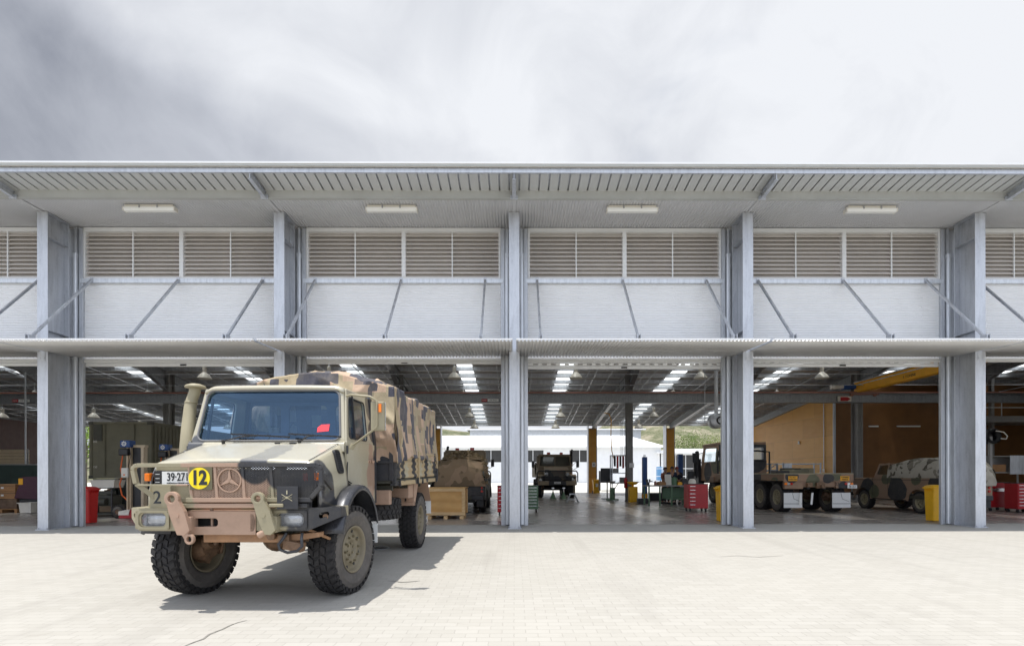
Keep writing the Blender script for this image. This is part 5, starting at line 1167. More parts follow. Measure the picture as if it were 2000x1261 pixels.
# ================================================================== bins, crate, cabinets
def bin_(name, label, cat, loc, rz, m_, group=None, s=1.0):
    """wheels at -x side, lid lip at +x side"""
    t = thing(name, label, cat, loc, rz, group); t.scale = (s, s, 1)
    def loft(secs, mm):
        vs = [p for sec in secs for p in sec]; n = len(secs[0]); mm.add(vs, [(j * n + i, j * n + (i + 1) % n, (j + 1) * n + (i + 1) % n, (j + 1) * n + i) for j in range(len(secs) - 1) for i in range(n)]); mm.add(secs[0], [tuple(range(n))]); mm.add(secs[-1], [tuple(range(n))])
    def sec(w, d, z, cx=0): return [(cx + a, b, z) for a, b in rrect(w, d, 0.05, 3)]
    m = MB(); loft([sec(0.42, 0.42, 0.02, 0.03), sec(0.53, 0.53, 0.93, 0.0), sec(0.58, 0.57, 0.935, 0.0), sec(0.59, 0.58, 0.985, 0.0)], m)
    for y in (-0.18, -0.06, 0.06, 0.18): m.box(0.27, 0.30, y - 0.01, y + 0.01, 0.88, 0.96)
    m.build('bin_body', m_, t)
    m = MB(); m.grid(lambda u, v: (-0.30 + 0.64 * u, -0.295 + 0.59 * v, 0.99 + 0.075 * math.sin(math.pi * min(1, max(0, u * 0.9 + 0.05))) ** 0.6 * (1 - abs(2 * v - 1) ** 4) ** 0.5 - 0.05 * max(0, u - 0.85) / 0.15), 16, 12)
    m.box(0.30, 0.36, -0.22, 0.22, 0.955, 0.985); m.box(-0.30, 0.31, -0.30, 0.30, 0.975, 0.992)
    m.build('bin_lid', m_, t)
    for y in (-0.25, 0.25):
        m = MB(); m.cyl((-0.20, y - 0.025, 0.10), (-0.20, y + 0.025, 0.10), 0.10, n=20); w = m.build('bin_wheel', 'black', t)
    m = MB(); m.cyl((-0.31, -0.2, 0.98), (-0.31, 0.2, 0.98), 0.016, n=8); m.build('bin_handle', m_, t); return t
bin_('wheelie_bin', 'red wheelie bin standing just inside the left doorway', 'bin', (-12.30, 14.85, 0), 0, 'binred', None, 0.66)
bin_('wheelie_bin', 'yellow wheelie bin by the right door post, next to the camouflaged canvas-covered jeep', 'bin', (12.24, 14.85, 0), math.pi, 'binyellow', None, 0.66)
bin_('wheelie_bin', 'yellow wheelie bin half hidden by the column, right of the red tool cabinet', 'bin', (6.09, 14.9, 0), math.pi, 'binyellow', None, 0.66)
t = bin_('wheelie_bin', 'small far yellow wheelie bin with a white label at the foot of the timber-clad pier', 'bin', (6.1, 38.2, 0), -math.pi / 2, 'binyellow')
MB().box(0.268, 0.275, -0.10, 0.10, 0.5, 0.75).build('bin_label', 'paper', t)
# wooden crate
t = thing('wooden_crate', 'big pale plywood crate with pine battens behind the army truck', 'crate', ((832 - 1005) * 0.016 + 0.61, 16.45, 0))
MB().box(-0.58, 0.58, -0.45, 0.45, 0.14, 0.93).build('crate_panel', 'pine', t)
for z in (0.12, 0.86): MB().box(-0.61, 0.61, -0.485, -0.452, z, z + 0.10).build('crate_batten', 'pineb', t, bevel=0.004)
for x in (-0.61, 0.51): MB().box(x, x + 0.10, -0.485, -0.452, 0.222, 0.858).build('crate_batten', 'pineb', t, bevel=0.004)
for sx in (-1, 1):
    for y in (-0.45, 0.36): MB().box(*sorted((sx * 0.582, sx * 0.612)), y, y + 0.09, 0.14, 0.93).build('crate_batten', 'pineb', t, bevel=0.004)
m = MB(); m.box(-0.63, 0.63, -0.49, 0.49, 0.962, 0.985); m.build('crate_lid', 'pine', t, bevel=0.003)
for x in (-0.5, 0, 0.5): MB().box(x - 0.06, x + 0.06, -0.47, 0.47, 0.0, 0.10).build('crate_skid', 'pineb', t)
def cabinet(label, loc, w, d, h, m_, rz=0, drawers=6, split=0.42):
    t = thing('tool_cabinet', label, 'tool cabinet', loc, rz); z0 = 0.13
    MB().box(-w / 2, w / 2, -d / 2, d / 2, z0, h).build('cabinet_body', m_, t, bevel=0.012)
    ws = w * split; hh = (h - z0 - 0.08) / drawers
    for i in range(drawers):
        z = z0 + 0.04 + hh * i; dr = MB().box(-w / 2 + 0.02, -w / 2 + ws, -d / 2 - 0.012, -d / 2, z, z + hh * 0.9).build('drawer', m_, t, bevel=0.003)
        MB().box(-w / 2 + 0.04, -w / 2 + ws - 0.02, -d / 2 - 0.03, -d / 2 - 0.013, z + hh * 0.66, z + hh * 0.8).build('drawer_handle', 'chrome', dr)
    for x in (-w / 2 + 0.07, w / 2 - 0.07):
        for y in (-d / 2 + 0.07, d / 2 - 0.07): m = MB(); m.cyl((x - 0.02, y, 0.055), (x + 0.02, y, 0.055), 0.055, n=14); m.box(x - 0.03, x + 0.03, y - 0.03, y + 0.03, 0.10, z0); m.build('castor', 'black', t)
    MB().box(-w / 2 - 0.01, w / 2 + 0.01, -d / 2 - 0.01, d / 2 + 0.01, h, h + 0.02).build('cabinet_top', 'black', t); return t
cabinet('red roller tool cabinet with drawers beside the green work table, white helmet on top', (X(1359, 19.1), 19.1, 0), 0.72, 0.55, 1.02, 'red', 0, 6, 0.36)
cabinet('dark red tool cabinet peeping out at the left edge of the centre column', (-0.27, 17.4, 0), 0.62, 0.5, 1.0, 'red')
cabinet('green tool cabinet peeping out at the right edge of the centre column', (0.50, 18.9, 0), 0.72, 0.5, 0.98, 'green', 0, 7, 0.95)
cabinet('plain red tool cabinet standing behind the rightmost column', (X(1941, 19.3), 19.3, 0), 0.75, 0.5, 1.05, 'red', 0, 1, 0.9)
cabinet('red tool cabinet with many silver drawer handles at the right edge of the photo', (X(1993, 18.3), 18.3, 0), 0.70, 0.5, 1.04, 'red', 0, 7, 0.95)
m = MB(); m.lathe([(0.0, 0.17), (0.06, 0.165), (0.11, 0.13), (0.135, 0.07), (0.14, 0.0), (0.16, -0.01), (0.13, 0.0)], 20); o = m.build('safety_helmet', 'lamp', None, (X(1352, 18.9), 18.9, 1.055)); tag(o, 'white rounded helmet lying on the red tool cabinet', 'helmet')
# ================================================================== smaller vehicles (heads along depth)
def quad_shell(m, pts): m.add(pts, [tuple(range(len(pts)))])
cam_lr = camo_blobs('jeep camouflage paint', (0.30, 0.20, 0.14), [(BLK, [(-0.9, 1.0, 0.8, 0.45), (-0.9, 1.15, 1.1, 0.25), (-0.9, -0.75, 0.95, 0.35), (-0.9, -0.2, 0.5, 0.2), (0.9, 0, 0.9, 0.5), (-0.9, 2.6, 0.9, 0.35)]), ((0.10, 0.105, 0.06), [(-0.9, 1.55, 1.2, 0.22), (-0.9, 0.1, 1.2, 0.2), (-0.9, 2.2, 0.7, 0.25)])], 0.6)
cov_lr = camo_noise('spotted camouflage cover', ((0.46, 0.43, 0.37), (0.10, 0.09, 0.07), (0.24, 0.22, 0.18)), 3.6, 0.85, 0.0, (0.575, 0.60), 0.3)
cov_dk = camo_noise('brown camouflage cover', ((0.27, 0.19, 0.115), (0.34, 0.235, 0.15), (0.17, 0.12, 0.07)), 2.2, 0.85, 4.0, (0.52, 0.56), 0.3)
def jeep(label, loc, bodym, coverm, netting=False, rz=0):
    """long wheelbase open jeep; rear at y=0 side towards viewer, nose away (+y); origin on the ground under the rear axle"""
    t = thing('army_jeep', label, 'jeep', loc, rz)
    for (x, y, s) in ((-0.74, 0, -1), (0.74, 0, 1), (-0.74, 2.85, -1), (0.74, 2.85, 1)): wheel(t, (x, y, 0.385), s, 0, Rr=0.395, w=0.22, ri=0.215, rimmat='khap', lugs=28, nuts=5)
    # tub with wheel arches
    arch = lambda cy: [(cy + 0.50 * math.cos(R(a)), 0.42 + 0.46 * math.sin(R(a))) for a in (180, 150, 120, 90, 60, 30, 0)]
    prof = [(-0.88, 0.50)] + [p for p in [(-0.52, 0.50)] + arch(0)[0:] + [(0.52, 0.45), (2.33, 0.45)] + arch(2.85) + [(3.38, 0.50)]] + [(3.48, 0.62), (3.46, 1.10), (2.35, 1.24), (2.20, 1.26), (1.0, 1.26), (-0.88, 1.26)]
    for s in (-1, 1):
        m = MB(); m.prism(prof, *sorted((s * 0.86, s * 0.885)), 'X'); m.build('body_side', bodym, t)
        for cy in (0, 2.85):
            m = MB()
            for i in range(12):
                a0, a1 = R(180 * i / 12), R(180 * (i + 1) / 12); m.bar((s * 0.90, cy + 0.50 * math.cos(a0), 0.42 + 0.46 * math.sin(a0)), (s * 0.90, cy + 0.50 * math.cos(a1), 0.42 + 0.46 * math.sin(a1)), 0.07, 0.03, up=(1, 0, 0))
            m.build('wheel_arch', bodym, t)
        m = MB(); m.box(*sorted((s * 0.886, s * 0.892)), 1.46, 1.47, 0.55, 1.24); m.box(*sorted((s * 0.886, s * 0.892)), 2.28, 2.29, 0.55, 1.24); m.box(*sorted((s * 0.886, s * 0.892)), -0.88, 3.4, 1.16, 1.175); m.build('door_gap', 'gap', t)
    MB().box(-0.86, 0.86, 2.25, 3.45, 1.08, 1.24).build('bonnet', bodym, t, bevel=0.04); MB().box(-0.86, 0.86, 3.42, 3.46, 0.55, 1.1).build('front_panel', bodym, t)
    MB().box(-0.86, 0.86, -0.85, 2.3, 0.5, 0.62).build('floor', 'olive_d', t); MB().box(-0.86, 0.86, -0.89, -0.86, 0.62, 1.26).build('tailgate', bodym, t, bevel=0.01)
    MB().box(-0.9, 0.9, 3.55, 3.65, 0.52, 0.66).build('front_bumper', 'blkp', t, bevel=0.01); MB().box(-0.45, 0.45, -0.6, 3.4, 0.38, 0.5).build('chassis', 'black', t)
    for s in (-1, 1):
        MB().box(s * 0.62 - 0.2, s * 0.62 + 0.2, -0.99, -0.89, 0.50, 0.66).build('rear_bumperette', 'blkp', t, bevel=0.01)
        m = MB(); m.cyl((s * 0.76, -0.92, 0.80), (s * 0.76, -0.89, 0.80), 0.04, n=12); m.cyl((s * 0.76, -0.92, 0.92), (s * 0.76, -0.89, 0.92), 0.035, n=12); m.build('tail_lamp', 'redlens', t)
        MB().box(s * 0.70 - 0.12, s * 0.70 + 0.12, -0.90, -0.888, 0.25, 0.50).build('mud_flap', 'black', t)
    # windscreen frame
    m = MB(); ins = m.holed([(-0.82, 2.22, 1.26), (0.82, 2.22, 1.26), (0.78, 2.02, 1.78), (-0.78, 2.02, 1.78)], (0.06, 0.94, 0.12, 0.9), 0.05, 0.04); w = m.build('windscreen_frame', bodym, t); MB().poly(ins).build('windscreen', 'glass', w)
    # soft doors: side window and vent
    for s in (-1, 1):
        m = MB(); ins = m.holed([(s * 0.87, 1.46, 1.26), (s * 0.87, 2.22, 1.26), (s * 0.80, 2.03, 1.76), (s * 0.80, 1.46, 1.80)], (0.1, 0.85, 0.2, 0.88), 0.03, 0.02); w = m.build('soft_door', bodym, t); MB().poly(ins).build('side_window', 'glass', w)
    # draped cover
    def cov(u, v):
        y = -1.0 + 2.52 * v; q = u
        sag = 0.05 * abs(math.sin(v * math.pi * 3)); n = mn.noise(Vector((u * 7, y * 2.2, 3)))
        zt = 1.98 - sag + 0.03 * n; zb = 1.24
        if v > 0.80: zt -= 0.16 * ((v - 0.80) / 0.20) ** 1.4
        if v < 0.10: zt -= (0.10 - v) / 0.10 * 0.30
        if u < 0.27: f = u / 0.27; return (-0.90 + 0.10 * f ** 2 - 0.02 * n, y, zb + (zt - 0.14 - zb) * f)
        if u > 0.73: f = (1 - u) / 0.27; return (0.90 - 0.10 * f ** 2 + 0.02 * n, y, zb + (zt - 0.14 - zb) * f)
        f = (u - 0.27) / 0.46; return (-0.80 + 1.60 * f, y, zt - 0.14 + 0.14 * math.sin(math.pi * f) ** 0.7)
    c = MB().grid(cov, 60, 60).build('canvas_cover', coverm, t)
    def back(u, v):
        x = -0.90 + 1.8 * u; zt = cov(0.27 + 0.46 * u if 0 < u < 1 else u, 0.0)[2]; z = 0.98 + (zt - 0.98) * v
        return (x * (1 - 0.1 * v ** 2), -1.0 - 0.05 * math.sin(math.pi * v) + 0.03 * mn.noise(Vector((x * 3, z * 3, 1))), z)
    MB().grid(back, 30, 20).build('rear_curtain', coverm, t)
    if netting:
        m = MB(); rnd = random.Random(3)
        for i in range(900):
            a = rnd.uniform(0, 2 * math.pi); r_ = math.sqrt(rnd.random()); x = 0.80 * r_ * math.cos(a); y = 0.2 + 1.0 * r_ * math.sin(a); z = 1.97 + 0.34 * (1 - r_ ** 2.2) * rnd.uniform(0.55, 1.0)
            d = [Vector((rnd.uniform(-1, 1), rnd.uniform(-1, 1), rnd.uniform(-0.6, 0.6))).normalized() * rnd.uniform(0.03, 0.09) for _ in range(3)]; p = Vector((x, y, z)); m.add([p + q for q in d], [(0, 1, 2)])
        for i in range(120):
            x = rnd.uniform(0.78, 1.0); y = -1.0 + rnd.uniform(-0.06, 0.1); z = rnd.uniform(1.0, 1.95); d = [Vector((rnd.uniform(-1, 1), rnd.uniform(-1, 1), rnd.uniform(-1, 1))).normalized() * 0.06 for _ in range(3)]; p = Vector((x, y, z)); m.add([p + q for q in d], [(0, 1, 2)])
        m.build('camouflage_netting', mat('scrim netting', (0.24, 0.18, 0.10), 0.9, 0, 0.4, 6), t)
        m = MB(); m.grid(lambda u, v: (-0.7 + 1.4 * u, -0.7 + 1.8 * v, 1.92 + 0.27 * (max(0, math.sin(math.pi * u) * math.sin(math.pi * v))) ** 0.5 + 0.03 * mn.noise(Vector((u * 9, v * 9, 0)))), 24, 24); m.build('rolled_load', mat('bundled netting', (0.17, 0.12, 0.07), 0.9, 0, 0.4, 8, 0.4, (0.05, 0.04, 0.03), 0.8, 15), t)
    return t
drk = camo_noise('drab green jeep paint', ((0.045, 0.045, 0.045), (0.06, 0.06, 0.05), (0.035, 0.035, 0.038)), 1.2, 0.6, 2.0, (0.5, 0.56), 0)
jeep('brown canvas covered jeep with piled netting on top, seen from behind the wooden crate', (-1.92, 19.0, 0), drk, cov_dk, True)
jeep('camouflaged jeep with a pale spotted canvas cover in front of the dark timber wall', (15.0, 17.8, 0), cam_lr, cov_lr, False)

# ---- big truck seen head-on at the back
def far_truck(label, loc, bodym, flip=False, detail=True, rz=0):
    """bonneted truck, nose to -y, origin on the ground under the front axle"""
    t = thing('parked_army_truck', label, 'truck', loc, rz)
    for s in (-1, 1):
        wheel(t, (s * 0.98, 0, 0.55), s, R(-14), Rr=0.56, w=0.34, ri=0.27, rimmat='khap', lugs=24, nuts=6)
        for y in (3.9, 5.2): wheel(t, (s * 0.95, y, 0.55), s, 0, Rr=0.56, w=0.42, ri=0.27, rimmat='khap', lugs=24, nuts=6)
    m = MB(); m.prism([(-1.05, 1.05), (-1.08, 1.55), (-1.0, 1.72), (0.35, 1.92), (0.35, 1.05)], -0.72, 0.72, 'X'); m.build('bonnet', bodym, t, bevel=0.06)
    m = MB(); m.box(-0.52, 0.52, -1.10, -1.06, 1.16, 1.62); g = m.build('grille', 'black', t)
    m = MB()
    for i in range(8): m.box(-0.5, 0.5, -1.115, -1.10, 1.19 + i * 0.055, 1.21 + i * 0.055)
    m.build('grille_bar', bodym, g)
    for s in (-1, 1):
        m = MB(); m.prism([(-0.85, 0.95), (-0.80, 1.30), (-0.45, 1.42), (0.5, 1.42), (0.75, 1.2), (0.75, 0.95), (0.62, 0.95), (0.5, 1.18), (-0.45, 1.18), (-0.62, 0.95)], *sorted((s * 0.70, s * 1.20)), 'X'); m.build('wing', bodym, t, bevel=0.03)
        m = MB(); m.lathe([(0.0, -1.16), (0.09, -1.15), (0.11, -1.12), (0.115, -1.05)], 20, (s * 0.62, 0, 1.42), 'Y'); h = m.build('headlight', 'lens', t)
        m = MB(); m.lathe([(0.0, -1.02), (0.08, -1.01), (0.10, -0.98), (0.10, -0.9)], 20, (s * 0.98, 0, 1.06), 'Y'); m.build('fog_lamp', 'lens', t)
        m = MB(); m.tube([(s * 1.10, 0.3, 2.0), (s * 1.38, 0.1, 2.25), (s * 1.38, 0.1, 1.85), (s * 1.12, 0.3, 1.7)], 0.015, 6); m.box(s * 1.38 - 0.09, s * 1.38 + 0.09, 0.07, 0.11, 1.85, 2.25); m.build('mirror', 'black', t)
    m = MB(); ins = m.holed([(-1.08, 0.38, 1.88), (1.08, 0.38, 1.88), (1.0, 0.58, 2.62), (-1.0, 0.58, 2.62)], (0.05, 0.95, 0.08, 0.9), 0.08, 0.05, 48); w = m.build('windscreen_frame', bodym, t, bevel=0.01); MB().poly(ins).build('windscreen', 'glass', w)
    MB().bar((0, 0.36, 1.9), (0, 0.56, 2.58), 0.04).build('windscreen_pillar', bodym, w)
    m = MB(); m.box(-1.1, 1.1, 0.38, 1.75, 1.05, 1.86); m.box(-1.1, 1.1, 1.70, 1.75, 1.86, 2.6); m.box(-1.02, 1.02, 0.52, 1.78, 2.60, 2.68)
    for s in (-1, 1): m.box(*sorted((s * 1.02, s * 1.08)), 1.2, 1.75, 1.86, 2.6)
    m.build('cab', bodym, t, bevel=0.03)
    m = MB(); m.box(-1.15, 1.15, -1.42, -1.30, 0.78, 1.02); m.build('bumper', bodym, t, bevel=0.02)
    n = MB().box(-0.19, 0.19, -1.43, -1.425, 0.86, 0.98).build('number_plate', 'paper', t); text('36·914', 0.12, 'ink', n, (0, -1.434, 0.92), sx=0.8)
    m = MB(); P_ = [(-1.20, 0.98), (-1.20, 1.50), (-1.1, 1.62), (1.1, 1.62), (1.20, 1.50), (1.20, 0.98)]
    for a, b in zip(P_, P_[1:]): m.cyl((a[0], -1.40, a[1]), (b[0], -1.40, b[1]), 0.035, n=8)
    for x in (-0.4, 0.4): m.cyl((x, -1.40, 0.98), (x, -1.40, 1.62), 0.025, n=8)
    m.cyl((-1.2, -1.4, 1.28), (1.2, -1.4, 1.28), 0.02, n=6); m.build('bull_bar', 'black', t)
    m = MB(); m.tube([(1.05, 0.5, 1.9), (1.05, 0.5, 2.75), (1.05, 0.42, 2.88), (1.05, 0.30, 2.92)], 0.07, 12); m.build('snorkel', 'black', t)
    m = MB(); m.box(-1.2, 1.2, 1.95, 7.4, 1.22, 1.34); m.box(-1.2, -1.14, 1.95, 7.4, 1.34, 2.1); m.box(1.14, 1.2, 1.95, 7.4, 1.34, 2.1); m.box(-1.2, 1.2, 1.95, 2.0, 1.34, 2.2); m.build('tray', bodym, t)
    m = MB(); m.box(-0.45, 0.45, -1.2, 7.2, 0.78, 1.04); m.cyl((-0.85, 0, 0.55), (0.85, 0, 0.55), 0.11, n=12); m.cyl((-0.85, 3.9, 0.55), (0.85, 3.9, 0.55), 0.13, n=12); m.build('chassis', 'black', t)
    m = MB(); m.obox((-0.35, 1.2, 2.76), (0.22, 0.15, 0.16)); m.obox((0.45, 1.1, 2.75), (0.2, 0.15, 0.14)); m.build('beacon', 'redlens', t, bevel=0.03)
    return t
bodyf = camo_blobs('far truck camouflage paint', (0.27, 0.21, 0.14), [((0.30, 0.20, 0.13), [(0.3, -0.9, 1.7, 0.35), (-0.4, 0, 1.9, 0.3), (1.05, 0.2, 1.3, 0.25)]), (BLK, [(-0.6, -1.0, 1.3, 0.4), (0.8, -0.9, 1.25, 0.35), (0, -1.4, 0.9, 0.5)])], 0.6)
far_truck('dark camouflaged truck facing the camera at the back of the workshop', (X(1085, 31.6), 31.6, 0), bodyf)
far_truck('dark army truck with a round mirror, mostly hidden behind the brown canvas covered jeep', (X(940, 28.4) - 0.75, 28.4, 0), bodyf, rz=math.pi)
# ---- flatbed truck, tail to the viewer
flatm = camo_blobs('flatbed camouflage paint', (0.30, 0.19, 0.125), [((0.115, 0.12, 0.07), [(-1.25, 0.6, 0.95, 0.35), (-0.2, -0.1, 1.15, 0.25), (0.6, 0, 1.35, 0.2), (-1.25, 3.4, 1.1, 0.5), (-0.5, 5.6, 1.6, 0.6), (-1.2, 6.4, 2.0, 0.6)]), (BLK, [(-0.95, -0.1, 1.3, 0.25), (0.35, -0.1, 1.22, 0.22), (0.9, 0, 0.95, 0.2), (-1.25, 2.0, 1.2, 0.35), (0.6, 5.8, 2.0, 0.6), (-1.1, 7.4, 1.5, 0.5)])], 0.6, 0.06)
t = thing('flatbed_truck', 'camouflaged flatbed truck seen from behind with yellow warning signs and white mud flaps', 'truck', (X(1598, 18.2), 18.2, 0))
FT = t
m = MB(); m.box(-1.25, 1.25, 0, 5.9, 1.30, 1.38); m.box(-1.25, 1.25, -0.03, 0.02, 1.12, 1.38); m.box(-1.25, -1.20, 0.02, 5.9, 1.16, 1.30); m.box(1.20, 1.25, 0.02, 5.9, 1.16, 1.30); m.build('tray', flatm, t, bevel=0.008)
m = MB(); m.box(-1.25, 1.25, -0.02, 5.9, 1.383, 1.42); m.build('tray_deck', 'khap', t)
m = MB(); m.box(-1.22, -0.55, -0.02, 0.1, 0.86, 1.12); m.box(0.62, 1.18, -0.02, 0.1, 0.88, 1.12); m.box(-0.55, 0.62, 0.02, 0.1, 0.92, 1.12); m.build('rear_crossbeam', flatm, t, bevel=0.01)
m = MB()
for x in (-0.28, 0.28): m.box(x - 0.05, x + 0.05, 0.1, 7.0, 0.85, 1.12)
m.build('chassis_rail', 'black', t)
for s in (-1, 1):
    wheel(t, (s * 0.93, 0.75, 0.54), s, 0, Rr=0.55, w=0.38, ri=0.27, rimmat='khap', lugs=28); wheel(t, (s * 0.93, 2.05, 0.54), s, 0, Rr=0.55, w=0.38, ri=0.27, rimmat='khap', lugs=28); wheel(t, (s * 0.95, 6.9, 0.54), s, 0, Rr=0.55, w=0.34, ri=0.27, rimmat='khap', lugs=28)
    fl = MB().box(s * 0.87 - 0.33, s * 0.87 + 0.33, 0.0, 0.012, 0.18, 0.72).build('mud_flap', 'paper', t, (0, 0.06, 0), bevel=0.004)
    m = MB(); m.box(s * 0.87 - 0.32, s * 0.87 + 0.32, -0.006, -0.001, 0.32, 0.335); m.tube([(s * 0.87 - 0.02, -0.004, 0.70), (s * 0.87 + 0.03, -0.004, 0.5), (s * 0.87 + 0.28, -0.004, 0.40)], 0.006, 5); m.build('flap_cable', 'black', fl)
    sg = MB().box(s * 0.93 - 0.16, s * 0.93 + 0.16, -0.045, -0.035, 1.145, 1.315).build('warning_sign', 'yellow', t)
    for i, l in enumerate(('DO NOT', 'OVERTAKE') if s < 0 else ('TURNING', 'VEHICLE')): text(l, 0.075, 'ink', sg, (s * 0.93, -0.048, 1.27 - 0.075 * i), sx=0.8, bold=0.001)
    for i, (dx, m_) in enumerate(((0, 'amber'), (0.11, 'lens'), (0.20, 'redlens'))): MB().box(s * (1.18 - dx) - 0.05, s * (1.18 - dx) + 0.05, -0.05, -0.02, 1.0, 1.08).build('tail_lamp', m_, t, bevel=0.01)
    m = MB(); m.bar((-0.42 + s * 0.20 - 0.0, -0.02, 0.72), (-0.42 + s * 0.20 - 0.04, -0.02, 0.30), 0.07, 0.02, up=(0, 1, 0)); m.build('hanging_strap', 'paper', t)
n = MB().box(1.02, 1.36, -0.05, -0.04, 0.88, 1.0).build('number_plate', 'paper', t); text('36·351', 0.11, 'ink', n, (1.19, -0.053, 0.94), sx=0.85)
text('23', 0.17, 'ink', t, (0.66, -0.028, 1.02), sx=0.9)
m = MB(); m.obox((-0.35, -0.06, 1.0), (0.18, 0.12, 0.16)); m.obox((0.05, -0.05, 0.98), (0.3, 0.1, 0.2)); m.cyl((0.05, -0.1, 0.95), (0.05, -0.2, 0.95), 0.05, n=12); m.build('tow_hitch', 'gear', t, bevel=0.01)
for s in (-1, 1): MB().box(*sorted((s * 1.2, s * 0.95)), 2.9, 3.9, 0.55, 1.1).build('side_locker', flatm, t, bevel=0.02)
m = MB(); m.box(-1.15, 1.15, 6.05, 6.10, 1.05, 2.86 - 0.8); m.box(-1.15, 1.15, 6.10, 8.3, 1.05, 1.95); m.prism([(8.3, 0.95), (8.3, 1.95), (9.5, 1.75), (9.55, 0.95)], -0.95, 0.95, 'X'); m.box(-1.2, -0.75, 6.5, 7.5, 1.0, 1.3); m.box(0.75, 1.2, 6.5, 7.5, 1.0, 1.3); m.box(-1.12, 1.12, 6.05, 8.25, 2.80, 2.92)
m.build('cab', flatm, t, bevel=0.03)
for (a, b) in ((-1.12, 0.0), (0.0, 1.12)):
    m = MB(); ins = m.holed([(b, 6.08, 2.0), (a, 6.08, 2.0), (a, 6.08, 2.80), (b, 6.08, 2.80)], (0.1, 0.88, 0.12, 0.85), 0.06, 0.03); w = m.build('cab_rear_wall', 'blkp', t); MB().poly(ins).build('rear_window', 'glass', w)
for s in (-1, 1):
    m = MB(); ins = m.holed([(s * 1.13, 6.1, 1.95), (s * 1.13, 8.28, 1.95), (s * 1.08, 8.1, 2.80), (s * 1.08, 6.1, 2.80)], (0.15, 0.85, 0.08, 0.85), 0.05, 0.03); w = m.build('door_frame', flatm, t); MB().poly(ins).build('side_window', 'glass', w)
m = MB(); m.tube([(-1.25, 8.6, 1.2), (-1.25, 8.6, 2.45), (-1.25, 8.65, 2.6)], 0.10, 12); m.cyl((-1.25, 8.6, 1.3), (-1.25, 8.6, 2.2), 0.19, n=16); m.box(-1.3, -1.0, 8.3, 9.2, 0.9, 1.7); m.build('exhaust_stack', 'black', t)
m = MB(); m.bar((-1.12, 8.2, 2.5), (-1.5, 8.3, 2.4), 0.03); m.bar((-1.12, 8.2, 2.0), (-1.5, 8.3, 2.1), 0.03); m.box(-1.62, -1.44, 8.25, 8.3, 2.0, 2.5); m.build('mirror', 'black', t)
m = MB(); m.tube([(-1.22, 5.95, 1.42), (-1.22, 5.95, 2.2), (-1.22, 5.95, 2.45), (-0.7, 5.95, 2.5), (0.7, 5.95, 2.5), (1.22, 5.95, 2.45), (1.22, 5.95, 1.42)], 0.04, 8); m.build('headboard_frame', 'black', t)
# loads and shelving seen above the tray
t2 = thing('storage_rack', 'low grey metal rack standing behind the flatbed truck against the timber wall', 'rack', (X(1560, 27.5), 27.5, 0))
m = MB()
for x in (-1.0, 1.0):
    for y in (-0.3, 0.3): m.box(x - 0.03, x + 0.03, y - 0.03, y + 0.03, 0, 2.0)
m.build('post', 'galv', t2)
for z in (0.6, 1.35, 1.92): MB().box(-1.0, 1.0, -0.32, 0.32, z, z + 0.05).build('shelf', 'galv', t2)
MB().box(-1.02, -0.55, -0.33, -0.31, 0.2, 1.98).build('rack_panel', 'galv_bright', t2)
for i, (x, w_) in enumerate(((-0.2, 0.4), (0.45, 0.5))): tag(MB().box(-w_ / 2, w_ / 2, -0.2, 0.2, 0, 0.32).build('storage_box', 'khap' if i else 'olive_d', None, (X(1560, 27.5) + x, 27.5, 1.40), bevel=0.02), ('dark olive box on the left of the grey metal rack', 'khaki box on the right of the grey metal rack')[i], 'box')
t2 = thing('parts_stand', 'small black tubular stand left of the grey metal rack', 'stand', (X(1496, 26.5), 26.5, 0)); m = MB()
for x in (-0.4, 0.4):
    for y in (-0.3, 0.3): m.bar((x, y, 0), (x, y, 1.95), 0.05)
for z in (1.3, 1.6, 1.93):
    for y in (-0.3, 0.3): m.bar((-0.4, y, z), (0.4, y, z), 0.05)
m.bar((-0.4, -0.3, 1.3), (0.4, -0.3, 1.93), 0.04); m.build('stand_frame', 'galv_dark', t2)
# ================================================================== left bay: container, column lifts, tubs
t = thing('shipping_container', 'drab olive shipping container raised on a trailer, left of the army truck', 'container', (X(235, 20.3), 20.3, 0))
h0, h1 = 1.27, 3.50
m = MB(); m.box(-1.18, 1.18, 0.03, 6.0, h0, h1)
for y in [0.2 + 0.22 * i for i in range(26)]: m.box(1.18, 1.20, y, y + 0.11, h0 + 0.15, h1 - 0.12)
m.build('container_body', 'olive', t, bevel=0.01)
m = MB()
for x in (-1.22, 1.12):
    m.box(x, x + 0.10, 0, 0.10, h0, h1); m.box(x, x + 0.10, 5.95, 6.05, h0, h1)
m.box(-1.22, 1.22, -0.005, 0.10, h0, h0 + 0.12); m.box(-1.22, 1.22, -0.005, 0.10, h1 - 0.09, h1); m.box(1.12, 1.22, 0.1, 5.95, h1 - 0.08, h1); m.box(1.12, 1.22, 0.1, 5.95, h0, h0 + 0.12)
m.build('container_frame', 'olive', t, bevel=0.006)
for x in (-1.24, 1.06):
    for z in (h0 - 0.01, h1 - 0.11): MB().box(x, x + 0.18, -0.02, 0.15, z, z + 0.12).build('corner_casting', 'olive_d', t, bevel=0.01)
m = MB()
for x in (-0.6, 0.55): m.cyl((x, -0.01, h0 + 0.1), (x, -0.01, h1 - 0.1), 0.018, n=6)
m.build('lock_rod', 'olive', t)
m = MB(); m.box(-1.05, -0.72, -0.002, 0.028, h1 - 0.75, h1 - 0.1); m.build('vent_cover', 'olive_d', t)
for z in (2.72, 1.72): text('202' if z > 2 else '153', 0.11, 'lamp', t, (-0.98, -0.006, z))
m = MB(); m.box(-0.5, 0.5, 0.2, 7.0, 0.75, 1.05); m.box(-1.15, 1.15, 0.1, 6.2, 1.08, 1.25); m.build('trailer_chassis', 'black', t)
